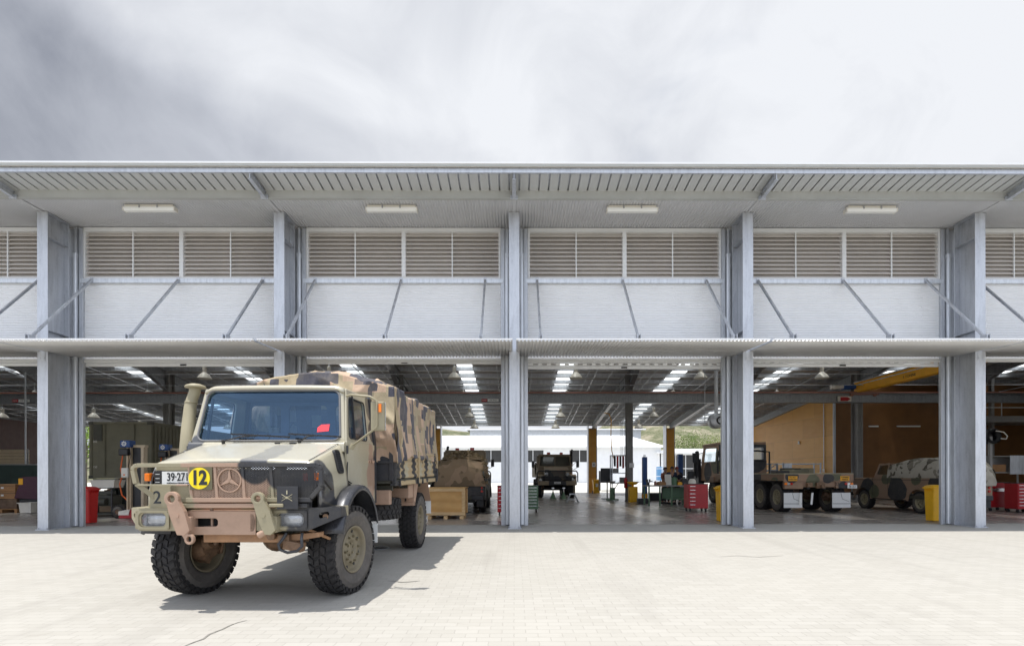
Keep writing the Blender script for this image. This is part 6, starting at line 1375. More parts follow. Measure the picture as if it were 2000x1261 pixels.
for s in (-1, 1):
    for y in (1.2, 2.4): wheel(t, (s * 0.95, y, 0.5), s, 0, Rr=0.5, w=0.3, ri=0.25, rimmat='olive_d', lugs=24)
def lift(label, loc, s=1.0, rz=0):
    t = thing('column_lift', label, 'vehicle lift', loc, rz, 'mobile column lifts')
    m = MB(); m.box(-0.16, -0.06, -0.10, 0.12, 0.10, 2.30); m.box(-0.06, 0.10, 0.08, 0.12, 0.10, 2.30); m.box(-0.16, -0.12, -0.16, -0.10, 0.10, 2.3); m.build('lift_post', 'cream', t, bevel=0.006)
    m = MB(); m.box(0.24, 0.33, -0.08, 0.10, 0.10, 2.28); m.box(-0.10, 0.36, -0.06, 0.10, 2.28, 2.36); m.build('lift_mast', 'cream', t, bevel=0.006)
    m = MB(); m.box(-0.06, 0.24, -0.02, 0.07, 0.2, 2.27); m.build('lift_carriage', 'black', t)
    m = MB(); m.box(-0.34, -0.02, -0.20, 0.06, 2.28, 2.50); b = m.build('lift_motor', 'blue', t, bevel=0.02)
    m = MB(); c = (-0.20, 2.39); ou = []; inn = []
    for i in range(32): r_ = 0.085 if (i // 2) % 2 == 0 else 0.062; a = 2 * math.pi * i / 32; ou.append((c[0] + r_ * math.cos(a), c[1] + r_ * math.sin(a))); inn.append((c[0] + 0.040 * math.cos(a), c[1] + 0.040 * math.sin(a)))
    m.ringprism(ou, inn, -0.215, -0.205, 'Y'); m.cyl((c[0], -0.215, c[1]), (c[0], -0.205, c[1]), 0.018, n=10); m.build('cog_badge', 'paper', b)
    MB().box(-0.38, -0.08, -0.22, 0.0, 2.02, 2.24).build('gearbox', 'black', t, bevel=0.03)
    m = MB(); m.box(-0.27, -0.06, -0.24, -0.165, 1.32, 1.62); c_ = m.build('control_box', 'lamp', t, bevel=0.01)
    m = MB(); m.cyl((-0.17, -0.25, 1.40), (-0.17, -0.24, 1.40), 0.025, n=12); m.build('control_knob', 'amber', c_)
    m = MB(); m.tube([(-0.30, -0.12, 2.05), (-0.34, -0.16, 1.6), (-0.28, -0.18, 1.35), (-0.36, -0.18, 1.1), (-0.30, -0.16, 0.75), (-0.16, -0.14, 0.6)], 0.018, 8); m.build('hose', mat('orange hose', (0.75, 0.13, 0.02), 0.5), t)
    m = MB(); m.tube([(-0.05, -0.18, 2.3), (0.0, -0.18, 2.0), (-0.1, -0.18, 1.62)], 0.010, 6); m.build('cable', 'black', t)
    m = MB(); m.prism([(-0.36, 0.02), (0.42, 0.02), (0.42, 0.30), (0.0, 0.30), (-0.36, 0.12)], -0.22, 0.26, 'Y'); m.build('lift_base', 'red', t, bevel=0.01)
    m = MB(); m.prism([(-0.36, 0.12), (0.0, 0.30), (-0.04, 0.12)], -0.24, -0.222, 'Y'); m.prism([(-0.36, 0.12), (0.0, 0.31), (-0.36, 0.24)], -0.24, -0.222, 'Y'); m.build('base_stripe', 'lamp', t)
    wheel(t, (-0.45, -0.10, 0.22), -1, R(90), Rr=0.22, w=0.10, ri=0.11, rimmat='red', lugs=20, nuts=4, name='lift_wheel'); return t
lift('cream column lift with a blue motor and white control box beside the truck bull bar', (X(264, 16.6), 16.6, 0))
lift('farther cream column lift whose blue motor shows just over the truck bonnet', (X(336, 19.0), 19.0, 0.02))
# white tub on a dark engine stand
t = thing('engine_stand', 'dark engine on a low stand behind the red bin', 'engine stand', (X(205, 17.6), 17.6, 0))
m = MB(); m.box(-0.5, 0.5, -0.3, 0.3, 0.05, 0.12); m.box(-0.4, 0.4, -0.25, 0.25, 0.35, 0.72); m.cyl((-0.3, -0.3, 0.5), (0.3, -0.3, 0.5), 0.12, n=12); m.obox((0.1, -0.1, 0.8), (0.5, 0.3, 0.12), (0, 0, 0.3))
for x in (-0.45, 0.45): m.box(x - 0.03, x + 0.03, -0.28, 0.28, 0.12, 0.4)
m.build('engine', 'olive_d', t, bevel=0.02); MB().box(-0.5, 0.5, -0.35, 0.35, 0.94, 0.97).build('stand_tray', 'black', t); 
m = MB()
for x in (-0.47, 0.47):
    for y in (-0.3, 0.3): m.box(x - 0.02, x + 0.02, y - 0.02, y + 0.02, 0.1, 0.94)
m.build('stand_leg', 'black', t)
def tub(label, loc, w, d, h, col='lamp'):
    m = MB(); o = [(-w / 2, -d / 2), (w / 2, -d / 2), (w / 2, d / 2), (-w / 2, d / 2)]; k = 0.86
    vs = [(x * k, y * k, 0) for x, y in o] + [(x, y, h) for x, y in o] + [(x * 0.95, y * 0.93, h) for x, y in o] + [(x * k * 0.94, y * k * 0.92, 0.02) for x, y in o]
    fs = [(0, 3, 2, 1), (12, 13, 14, 15)]
    for i in range(4): j = (i + 1) % 4; fs += [(i, j, 4 + j, 4 + i), (4 + i, 4 + j, 8 + j, 8 + i), (8 + i, 8 + j, 12 + j, 12 + i)]
    m.add(vs, fs); m.box(-w / 2 - 0.03, w / 2 + 0.03, -d / 2 - 0.03, -d / 2 + 0.005, h - 0.03, h); return tag(m.build('plastic_tub', col, None, loc), label, 'tub')
tub('white plastic tub on the dark engine stand above the red bin', (X(197, 17.2), 17.5, 0.97), 0.82, 0.5, 0.26)
tub('small pale plastic tub on the floor beside the stacked timber boxes', (X(58, 19.0), 19.0, 0.02), 0.45, 0.4, 0.38)
for i, (px, py, w_) in enumerate(((215, 985, 0.6), (236, 978, 0.7), (226, 996, 0.45))):
    D = 18.6 + i * 0.5; tag(MB().box(-w_ / 2, w_ / 2, -0.2, 0.2, 0, 0.28).build('cardboard_box', mat('brown cardboard', (0.22, 0.15, 0.09), 0.8), None, (X(px, D), D, 0.0), bevel=0.008), ('open brown box on the floor right of the red bin', 'larger brown box near the wheel of the column lift', 'smallest brown box on the floor between the other two')[i], 'box')
# leftmost bay
t = thing('steel_cabinet', 'long dark green steel cabinet in the leftmost bay', 'cabinet', (X(42, 22.5), 22.5, 0))
MB().box(-1.4, 1.5, 0, 0.9, 0, 1.85).build('cabinet_body', 'dgreen', t, bevel=0.01)
m = MB()
for x in (-0.45, 0.5): m.box(x - 0.008, x + 0.008, -0.004, 0.0, 0.05, 1.8)
m.build('door_gap', 'gap', t); MB().box(-1.42, 1.52, -0.02, 0.92, 1.85, 1.90).build('cabinet_top', 'steel_in', t)
for i in range(2):
    D = 19.6; tt = thing('timber_box', ('upper orange stained timber box with a small white label', 'lower orange stained timber box with a small white label')[i], 'box', (X(20, D), D, 0.52 + 0.28 * (1 - i)))
    MB().box(-0.48, 0.48, -0.3, 0.3, 0, 0.27).build('box_body', 'oranget', tt, bevel=0.008); MB().box(-0.05, 0.05, -0.306, -0.301, 0.1, 0.16).build('box_label', 'paper', tt)
    MB().box(-0.49, 0.49, -0.31, -0.302, 0.20, 0.215).build('box_strap', 'gap', tt)
D = 19.6; tt = thing('timber_pallet', 'pallet of dark timber under the stacked boxes', 'pallet', (X(22, D), D, 0)); 
MB().box(-0.6, 0.6, -0.4, 0.4, 0.12, 0.15).build('pallet_deck', 'oranget', tt); MB().box(-0.55, 0.55, -0.36, 0.36, 0.15, 0.51).build('pallet_load', mat('dark brown parts box', (0.13, 0.08, 0.05), 0.7, 0, 0.3, 5, 0.4), tt, bevel=0.02)
m = MB()
for x in (-0.55, 0, 0.55): m.box(x - 0.05, x + 0.05, -0.4, 0.4, 0, 0.12)
m.build('pallet_skid', 'oranget', tt)
t = thing('slatted_screen', 'pale cream horizontal slatted screen above the dark green cabinet', 'screen', (X(20, 27), 27, 0)); 
for i in range(6): MB().box(-2.5, 0.95, 0, 0.05, 1.75 + i * 0.17, 1.75 + i * 0.17 + 0.155).build('slat', 'cream', t)
for x in (-1.2, 0.9): MB().box(x, x + 0.06, -0.03, 0.0, 0, 2.8).build('screen_post', 'steel_in', t)
t = thing('parts_washer', 'dark purple hooded machine with a yellow notice behind the leftmost column', 'machine', (X(66, 19.5), 19.5, 0)); m = MB(); m.prism([(-0.45, 0.55), (0.45, 0.5), (0.45, 1.35), (-0.15, 1.35)], -0.3, 0.3, 'Y'); m.build('machine_hood', mat('dark purple enamel', (0.06, 0.012, 0.03), 0.5), t, bevel=0.02); MB().box(-0.3, 0.4, -0.25, 0.25, 0, 0.5).build('machine_base', 'black', t); MB().box(-0.28, -0.12, -0.31, -0.303, 1.05, 1.28).build('notice', 'yellow', t)
m = MB(); m.cyl((0, 0, 0), (0, 0, 6.3), 0.035, n=8); tag(m.build('steel_post', 'galv', None, (X(50, 24.5), 24.5, 0.0)), 'slim grey service post in the leftmost bay', 'post')
# ================================================================== middle bays
t = thing('step_ladder_trestle', 'small grey folding trestle on the floor in front of the far truck', 'trestle', (X(1118, 25.6), 25.6, 0)); m = MB()
for sx in (-1, 1):
    for sy in (-1, 1): m.bar((sx * 0.30, sy * 0.25, 0), (sx * 0.10, sy * 0.04, 0.42), 0.035)
m.box(-0.15, 0.15, -0.08, 0.08, 0.40, 0.45); m.bar((-0.22, -0.18, 0.16), (0.22, -0.18, 0.16), 0.03); m.build('trestle_frame', 'galv', t)
for i, px in enumerate((1080, 1101)):
    t = thing('axle_stand', ('left green axle stand under the far truck', 'right green axle stand under the far truck')[i], 'axle stand', (X(px, 29.6), 29.6, 0), 0, 'green axle stands'); m = MB(); m.lathe([(0.2, 0.0), (0.17, 0.03), (0.05, 0.34), (0.05, 0.40)], 4, (0, 0, 0)); m.build('stand_base', 'green', t); m = MB(); m.cyl((0, 0, 0.3), (0, 0, 0.62), 0.03, n=8); m.box(-0.08, 0.08, -0.03, 0.03, 0.6, 0.65); m.build('stand_post', 'chrome', t)
t = thing('pier_switch', 'x', 'switch box', (X(1160, 39.2), 39.2, 0)); t['label'] = 'white switch box fixed to the timber clad rear pier'; MB().box(-0.13, 0.13, 0, 0.1, 2.0, 2.35).build('switch_cover', 'paper', t, bevel=0.02); MB().box(-0.05, 0.05, -0.012, 0, 2.1, 2.25).build('switch_lever', 'steel_in', t)
t = thing('television_screen', 'black flat monitor on a trolley beside the grey shelving', 'monitor', (X(1186, 28), 28, 0)); MB().box(-0.36, 0.30, -0.03, 0.03, 0.95, 1.75).build('screen', 'black', t, bevel=0.01); m = MB(); m.box(-0.03, 0.03, 0, 0.05, 0.1, 1.0); m.box(-0.3, 0.3, -0.25, 0.25, 0.05, 0.1); m.box(-0.3, 0.3, -0.2, 0.2, 0.5, 0.53); m.box(-0.45, -0.38, -0.1, 0.1, 0.5, 1.6); m.build('trolley', 'steel_in', t)
t = thing('steel_shelving', 'grey steel shelving hung with dark red rags left of the middle column', 'shelving', (X(1209, 27.6), 27.6, 0)); m = MB()
for x in (-0.42, 0.42):
    for y in (-0.25, 0.25): m.box(x - 0.025, x + 0.025, y - 0.025, y + 0.025, 0, 2.45)
m.build('upright', 'galv', t)
for z in (0.3, 0.9, 1.45, 2.4): MB().box(-0.42, 0.42, -0.25, 0.25, z, z + 0.04).build('shelf', 'galv', t)
for i in range(5): m = MB(); m.grid(lambda u, v, i=i: (-0.34 + i * 0.15 + 0.12 * u, -0.27 + 0.02 * math.sin(u * 9), 2.38 - (0.55 + 0.1 * (i % 2)) * v), 6, 6); m.build('rag', mat('dark red rag', (0.12, 0.01, 0.02), 0.9) if i == 0 else MT.get('rag', 'red'), t) if False else m.build('rag', 'red' if i % 2 else 'gap', t)
m = MB(); m.obox((-0.2, 0, 1.6), (0.3, 0.3, 0.25)); m.obox((0.2, 0, 1.1), (0.3, 0.3, 0.3)); m.build('stored_parts', 'steel_in', t)
t = thing('bottle_jack_trolley', 'green bottle jack trolley on the floor beside the shelving', 'jack', (X(1196, 27.2), 27.2, 0)); m = MB(); m.cyl((0, 0, 0.1), (0, 0, 0.7), 0.14, n=16); m.box(-0.3, 0.3, -0.2, 0.2, 0.03, 0.1); m.build('jack_body', 'green', t, bevel=0.01); m = MB(); m.cyl((0.1, 0, 0.6), (0.35, 0, 1.0), 0.02, n=8); m.lathe([(0, 0.95), (0.12, 0.95), (0.18, 1.05), (0, 1.05)], 12, (0, 0, 0)); m.build('jack_handle', 'steel_in', t)
t = thing('spill_station', 'yellow spill station with a wide yellow bowl at the foot of the middle column', 'spill station', (X(1236, 26.0), 26.0, 0)); MB().box(-0.20, 0.20, -0.2, 0.2, 0, 0.78).build('station_body', 'binyellow', t, bevel=0.01); m = MB(); m.lathe([(0.0, 0.92), (0.18, 0.93), (0.30, 1.02), (0.31, 1.03), (0.2, 0.90), (0.05, 0.86), (0.05, 0.78)], 24); m.build('bowl', 'binyellow', t)
t = thing('lift_post', 'tall dark blue lift post on a yellow base right of the middle column', 'lift post', (X(1259, 26.0), 26.0, 0)); MB().box(-0.11, 0.11, -0.12, 0.12, 0.42, 2.28).build('post_body', 'blue', t, bevel=0.01); MB().box(-0.12, 0.12, -0.14, 0.14, 0, 0.42).build('post_base', 'yellow', t, bevel=0.01); MB().box(-0.05, 0.05, -0.05, 0.05, 2.28, 2.4).build('post_cap', 'chrome', t)
t = thing('lift_post', 'shorter dark blue lift post behind the people, right of the timber pier', 'lift post', (X(1328, 34), 34, 0)); MB().box(-0.16, 0.16, -0.15, 0.15, 0.3, 2.75).build('post_body', 'blue', t, bevel=0.01); MB().box(-0.2, 0.2, -0.2, 0.2, 0, 0.3).build('post_base', 'yellow', t)
# work table
t = thing('work_table', 'green legged steel work table crowded with tools where three people stand', 'table', (X(1302, 23.0), 23.0, 0)); MB().box(-0.98, 0.95, -0.45, 0.45, 0.86, 0.91).build('table_top', 'steel_in', t, bevel=0.004)
for x in (-0.90, -0.42, 0.1, 0.86):
    MB().box(x - 0.03, x + 0.03, -0.43, -0.37, 0, 0.86).build('table_leg', 'green', t)
for x in (-0.90, 0.86): MB().box(x - 0.03, x + 0.03, 0.37, 0.43, 0, 0.86).build('table_leg', 'green', t)
MB().box(-0.1, 0.95, -0.42, 0.40, 0.28, 0.31).build('table_shelf', 'green', t); MB().box(-0.1, 0.86, 0.3, 0.33, 0.31, 0.8).build('table_back', 'green', t)
tx, ty = X(1302, 23.0), 23.0
for i, (dx, w_, h_, mm, nm, lab, cat) in enumerate(((-0.88, 0.10, 0.32, 'black', 'bench_vice', 'dark bench vice at the left end of the work table', 'vice'), (-0.55, 0.12, 0.16, 'redox', 'oil_tin', 'small rusty red tin on the work table', 'tin'), (-0.28, 0.34, 0.16, 'oranget', 'parts_tray', 'brown tray of parts on the work table', 'tray'),
        (0.02, 0.30, 0.48, 'lamp', 'open_manual', 'pale upright board standing on the work table', 'board'), (0.30, 0.26, 0.34, 'green', 'green_can', 'green can on the work table right of the pale board', 'can'), (0.52, 0.2, 0.14, 'yellow', 'yellow_tray', 'yellow tray on the work table', 'tray'), (0.72, 0.24, 0.3, 'black', 'black_case', 'black case at the right end of the work table', 'case'))):
    if nm == 'bench_vice':
        m = MB(); m.box(-0.06, 0.06, -0.06, 0.06, 0, 0.14); m.box(-0.10, 0.0, -0.05, 0.05, 0.14, 0.27); m.box(0.05, 0.10, -0.05, 0.05, 0.14, 0.27); m.cyl((0.10, 0, 0.18), (0.2, 0, 0.18), 0.02, n=8)
    elif nm in ('oil_tin', 'green_can'): m = MB(); m.cyl((0, 0, 0), (0, 0, h_), w_ / 2, n=20); m.cyl((0, 0, h_), (0, 0, h_ + 0.03), w_ * 0.2, n=10)
    elif nm == 'open_manual': m = MB(); m.obox((0, 0, h_ / 2), (w_, 0.03, h_), (R(-8), 0, 0.1)); m.box(-w_ / 2, w_ / 2, -0.05, 0.05, 0, 0.03)
    else: m = MB(); m.box(-w_ / 2, w_ / 2, -0.14, 0.14, 0, h_ * 0.8); m.box(-w_ / 2 + 0.02, w_ / 2 - 0.02, -0.12, 0.12, h_ * 0.8, h_)
    tag(m.build(nm, mm, None, (tx + dx, ty - 0.15, 0.912), bevel=0.005), lab, cat)
# ---- people
def person(label, x, y, shirt, trous, h=1.74, rz=0, lean=0.0, armbend=0.35, hair=(0.03, 0.02, 0.015), skin=(0.32, 0.17, 0.11)):
    t = thing('person', label, 'person', (x, y, 0), rz); k = h / 1.74
    def sk(name, vs, es, m_, root=0):
        me = bpy.data.meshes.new(name); me.from_pydata([tuple(c * k for c in v[:3]) for v in vs], es, []); o = bpy.data.objects.new(name, me); COL.objects.link(o); o.parent = t; me.materials.append(m_)
        s_ = o.modifiers.new('skin', 'SKIN'); s_.use_smooth_shade = True; o.modifiers.new('sub', 'SUBSURF').levels = 1
        for i, v in enumerate(vs):
            d = me.skin_vertices[0].data[i]; d.radius = (v[3] * k, (v[4] if len(v) > 4 else v[3]) * k); d.use_root = i == root
        o.modifiers['sub'].render_levels = 1; return o
    L = lean
    sm = mat('skin', skin, 0.55); V = [(0, 0, 0.96, .135, .10), (0, -L * 0.3, 1.18, .125, .095), (0, -L * 0.8, 1.40, .155, .10), (0, -L, 1.50, .055), (0, -L - 0.02, 1.57, .06, .07), (0, -L - 0.03, 1.655, .075, .092), (0, -L - 0.03, 1.70, .055, .07)]
    E = [(0, 1), (1, 2), (2, 3), (3, 4), (4, 5), (5, 6)]
    for s in (-1, 1):
        b = len(V); V += [(s * 0.19, -L * 0.8, 1.42, .055), (s * 0.235, -L * 0.6 - 0.03, 1.16, .043), (s * 0.17, -L * 0.6 - 0.03 - armbend * 0.65, 1.06 + armbend * 0.1, .034), (s * 0.15, -L * 0.6 - 0.05 - armbend * 0.8, 1.06 + armbend * 0.12, .038, .02), (s * 0.145, -L * 0.6 - 0.05 - armbend * 0.98, 1.05 + armbend * 0.1, .022, .014)]
        E += [(2, b), (b, b + 1), (b + 1, b + 2), (b + 2, b + 3), (b + 3, b + 4)]
        b = len(V); V += [(s * 0.095, 0, 0.88, .085), (s * 0.105, -0.01, 0.50, .058), (s * 0.105, 0.02, 0.10, .038), (s * 0.11, -0.13, 0.035, .036, .03)]; E += [(0, b), (b, b + 1), (b + 1, b + 2), (b + 2, b + 3)]
    sk('body', V, E, sm)
    # fingers and thumb
    for s in (-1, 1):
        hx, hy, hz = s * 0.147, -L * 0.6 - 0.05 - armbend * 0.92, 1.055 + armbend * 0.1
        m = MB()
        for i, ln in enumerate((0.058, 0.068, 0.064, 0.050)): m.tube([((hx + (i - 1.5) * 0.018) * k, hy * k, hz * k), ((hx + (i - 1.5) * 0.020) * k, (hy - ln * 0.6) * k, (hz - 0.004) * k), ((hx + (i - 1.5) * 0.019) * k, (hy - ln) * k, (hz - 0.022) * k)], [0.0085 * k, 0.008 * k, 0.006 * k], 6)
        m.tube([((hx - s * 0.02) * k, (hy + 0.02) * k, hz * k), ((hx - s * 0.045) * k, (hy - 0.01) * k, (hz - 0.01) * k), ((hx - s * 0.05) * k, (hy - 0.035) * k, (hz - 0.02) * k)], [0.011 * k, 0.009 * k, 0.007 * k], 6); m.build('hand', sm, t)
    # face: nose, eyes, mouth, ears
    fy = -L - 0.03; m = MB(); m.obox((0, (fy - 0.098) * k, 1.635 * k), (0.022, 0.03, 0.04), (0.3, 0, 0))
    for s in (-1, 1): m.obox((s * 0.078 * k, fy * k, 1.64 * k), (0.016, 0.03, 0.05))
    m.build('nose_and_ears', sm, t, bevel=0.005); m = MB()
    for s in (-1, 1): m.obox((s * 0.03 * k, (fy - 0.088) * k, 1.655 * k), (0.022, 0.008, 0.008))
    m.obox((0, (fy - 0.086) * k, 1.595 * k), (0.04, 0.008, 0.006)); m.build('face_features', 'gap', t)
    hm = mat('hair', hair, 0.7); m = MB()
    def H(u, v): a = 2 * math.pi * u; b_ = (math.pi * 0.5) * v * 1.08; r_ = math.sin(b_); back = 0.02 * (math.sin(a) > 0); return ((0.086 * r_ * math.cos(a)) * k, (fy + 0.012 + 0.102 * r_ * math.sin(a)) * k, (1.665 + 0.088 * math.cos(b_) - (0.045 if math.sin(a) > -0.1 else 0) * v ** 3) * k)
    m.grid(H, 20, 10); m.build('hair', hm, t)
    def mt(c): return mat('cloth', c, 0.85, 0, 0.12, 8, 0, bump=0.2, bs=12, bd=0.02)
    V = [(0, 0, 0.90, .15, .115), (0, -L * 0.3, 1.18, .14, .108), (0, -L * 0.8, 1.40, .168, .112), (0, -L * 0.95, 1.475, .075)]; E = [(0, 1), (1, 2), (2, 3)]
    for s in (-1, 1): b = len(V); V += [(s * 0.19, -L * 0.8, 1.425, .068), (s * 0.232, -L * 0.6 - 0.02, 1.18, .060)]; E += [(2, b), (b, b + 1)]
    sk('shirt', V, E, mt(shirt))
    V = [(0, 0, 0.95, .142, .112), (0, 0, 0.90, .14, .11)]; E = [(0, 1)]
    for s in (-1, 1): b = len(V); V += [(s * 0.095, 0, 0.82, .098), (s * 0.105, -0.01, 0.48, .076), (s * 0.105, 0.02, 0.12, .066)]; E += [(1, b), (b, b + 1), (b + 1, b + 2)]
    sk('trousers', V, E, mt(trous)); m = MB()
    for s in (-1, 1): m.obox((s * 0.11 * k, -0.06 * k, 0.045 * k), (0.10 * k, 0.28 * k, 0.09 * k))
    m.build('boots', 'black', t, bevel=0.02); return t
person('person in a rust brown shirt at the left of the group behind the work table', X(1297, 24.3), 24.3, (0.30, 0.12, 0.08), (0.05, 0.05, 0.06), 1.74, R(35), 0.05, 0.3)
person('person in a navy shirt, middle of the group, leaning over the work table', X(1310, 24.0), 24.0, (0.02, 0.025, 0.055), (0.04, 0.04, 0.05), 1.76, R(5), 0.14, 0.42, skin=(0.38, 0.21, 0.14))
person('person in dark shirt and red cap, right of the group behind the work table', X(1323, 24.2), 24.2, (0.02, 0.02, 0.03), (0.04, 0.04, 0.04), 1.75, R(-30), 0.08, 0.45, hair=(0.25, 0.02, 0.02))
# ================================================================== crane, signs, extractor
t = thing('overhead_crane', 'yellow overhead crane girder with a blue motor above the right bay', 'crane', (17.7, 26.2, 0))
m = MB(); m.box(-0.18, 0.18, -11.3, 0.1, 5.58, 6.08); m.build('crane_girder', 'yellow', t, bevel=0.01)
m = MB(); m.box(-0.185, -0.181, -11.2, 0.0, 5.93, 5.97); m.box(-0.24, 0.24, -11.3, 0.1, 6.08, 6.11); m.build('cable_track', 'galv', t)
text('5 TONNE', 0.16, 'ink', t, (-0.186, -3.6, 5.74), (math.pi / 2, 0, -math.pi / 2), sx=1.1)
m = MB(); m.box(-0.45, 1.0, -0.08, 0.12, 5.46, 5.58); m.cyl((-0.4, -0.09, 5.46), (-0.4, 0.13, 5.46), 0.08, n=14); m.cyl((0.8, -0.09, 5.46), (0.8, 0.13, 5.46), 0.08, n=14); m.build('end_carriage', 'redox', t)
m = MB(); m.cyl((-0.75, -0.05, 5.86), (-0.25, -0.05, 5.86), 0.13, n=18); m.box(-0.85, -0.70, -0.15, 0.1, 5.72, 5.98); m.box(0.3, 0.75, -0.2, 0.15, 5.72, 5.95); m.build('crane_motor', 'blue', t, bevel=0.02)
m = MB(); m.cyl((-1.25, -0.05, 5.86), (-0.85, -0.05, 5.86), 0.09, n=14); m.box(-1.45, -1.2, -0.1, 0.1, 5.75, 5.98); m.build('crane_gearbox', 'lamp', t, bevel=0.02)
def rail_sign(px, lab):
    D = 26.15; t = thing('rail_sign', lab, 'sign', (X(px, D), D, Z(784, D)), 0, 'live rails warning signs on the crane beam')
    MB().box(0.0, 0.55, -0.01, 0.0, 0, 0.14).build('sign_board', 'paper', t); text('LIVE RAILS', 0.10, 'ink', t, (0.275, -0.013, 0.07), sx=0.9)
    MB().box(-0.32, -0.03, -0.01, 0.0, 0, 0.14).build('danger_panel', 'red', t); text('DANGER', 0.07, 'paper', t, (-0.175, -0.013, 0.07), sx=0.85)
rail_sign(953, 'danger live rails sign on the crane beam left of the centre column'); rail_sign(37, 'danger live rails sign on the crane beam in the leftmost bay')
t = thing('red_beacon_sign', 'x', 'sign', (X(1650, 26.1), 26.1, Z(784, 26.1))); t['label'] = 'red lozenge marker on a pale bracket under the blue crane motor'; MB().box(-0.35, 0.35, 0, 0.03, 0, 0.26).build('bracket', 'lamp', t); m = MB(); m.prism([(-0.22, 0.02), (0.14, 0.02), (0.3, 0.13), (0.14, 0.22), (-0.22, 0.22)], -0.012, -0.002, 'Y'); m.build('marker', 'red', t)
t = thing('extractor_fan', 'grey drum shaped exhaust extractor hanging at the right of the bay with the people', 'extractor', (X(1399, 22.5), 22.5, Z(822, 22.5))); m = MB(); m.lathe([(0.0, -0.22), (0.30, -0.22), (0.33, -0.18), (0.33, 0.18), (0.30, 0.22), (0, 0.22)], 28, (0, 0, 0), 'Y'); m.build('fan_drum', 'galv', t); m = MB(); m.lathe([(0.12, -0.26), (0.18, -0.24), (0.18, -0.2)], 20, (0.1, 0, 0), 'Y'); m.build('fan_inlet', 'black', t); m = MB(); m.box(-0.06, 0.06, -0.06, 0.06, 0.32, 2.2); m.cyl((-0.5, 0, -0.1), (-0.5, 0, 3.0), 0.02, n=6); m.build('fan_hanger', 'galv', t)
t = thing('air_hose', 'x', 'hose', (X(1190, 30), 30, 0)); t['label'] = 'thin yellow air hose looping down from the roof above the grey shelving'; m = MB(); m.tube([(-0.3, 0, Z(806, 30)), (0, 0, Z(808, 30)), (0.12, 0, Z(820, 30)), (0.1, 0, Z(850, 30)), (0.15, 0, Z(880, 30)), (0.3, 0, Z(900, 30))], 0.025, 8); m.build('hose', 'yellow', t); m = MB(); m.cyl((0.3, 0, Z(905, 30)), (0.3, 0, Z(895, 30)), 0.05, n=8); m.build('hose_nozzle', 'black', t)
t = thing('wall_notice', 'x', 'notice', (X(1234, 26.4), 26.4, 0)); t['label'] = 'white notice fixed to the middle column above the yellow spill station'; MB().box(-0.12, 0.12, 0, 0.02, Z(913, 26.4), Z(904, 26.4)).build('notice_board', 'paper', t)
# ================================================================== right end: mezzanine, shelves
t = thing('mezzanine', 'grey steel mezzanine with handrails behind the rightmost column', 'mezzanine', (25, 27, 0)); zt_ = Z(813, 27)
MB().box(0, 14, 0, 1.9, zt_ - 0.32, zt_).build('mezzanine_floor', 'steel_in', t); m = MB()
for z in (0.45, 0.8, 1.15): m.cyl((0, 0.05, zt_ + z), (14, 0.05, zt_ + z), 0.022, n=6)
m.cyl((0, 0.05, zt_ + 1.15), (-0.3, -2.5, zt_ + 1.15), 0.022, n=6); m.build('handrail', 'galv_bright', t); m = MB()
for i in range(10): m.cyl((0.9 + i * 1.5, 0.05, zt_ - 0.1), (0.9 + i * 1.5, 0.05, zt_ + 1.15), 0.025, n=6)
m.build('handrail_post', 'galv_bright', t); MB().box(0.6, 0.75, 0.3, 0.5, 0, 7).build('mezzanine_column', 'steel_in', t)
t = thing('hose_reel', 'round hose reel on the wall behind the rightmost column', 'hose reel', (X(1936, 20), 20, Z(853, 20))); m = MB(); m.lathe([(0.28, -0.15), (0.3, -0.12), (0.18, -0.1), (0.18, 0.1), (0.3, 0.12), (0.28, 0.15), (0, 0.14)], 28, (0, 0, 0), 'Y'); m.build('reel_drum', 'black', t); m = MB(); m.tube([(0.0, -0.2, 0.2), (0.3, -0.2, 0.15), (0.45, -0.2, 0.0), (0.4, -0.2, -0.12), (0.2, -0.2, -0.1)], 0.02, 8); m.build('reel_hose', 'lamp', t); m = MB(); m.box(-0.05, 0.05, 0.0, 0.1, -2.8, 0.0); m.build('reel_stand', 'steel_in', t)
t = thing('parts_shelf', 'grey wall shelf unit holding a brown box at the right edge', 'shelf', (X(1962, 21), 21, 0)); m = MB(); z0, z1 = Z(925, 21), Z(893, 21); m.box(-0.6, 0.8, 0, 0.5, z0, z0 + 0.04); m.box(-0.6, 0.8, 0, 0.5, z1, z1 + 0.04); m.box(-0.6, -0.56, 0, 0.5, z0, z1); m.box(-0.6, 0.8, 0.47, 0.5, z0, z1); m.build('shelf_frame', 'steel_in', t); MB().box(0.22, 0.82, -0.02, 0.0, z0 - 0.05, z1 + 0.05).build('shelf_door', 'galv_bright', t); MB().box(-0.5, 0.15, 0.1, 0.4, z0 + 0.04, z0 + 0.35).build('shelf_box', 'oranget', t); m = MB(); m.box(-0.58, -0.54, 0.2, 0.25, 0, z0); m.box(0.74, 0.78, 0.2, 0.25, 0, z0); m.build('shelf_leg', 'steel_in', t)
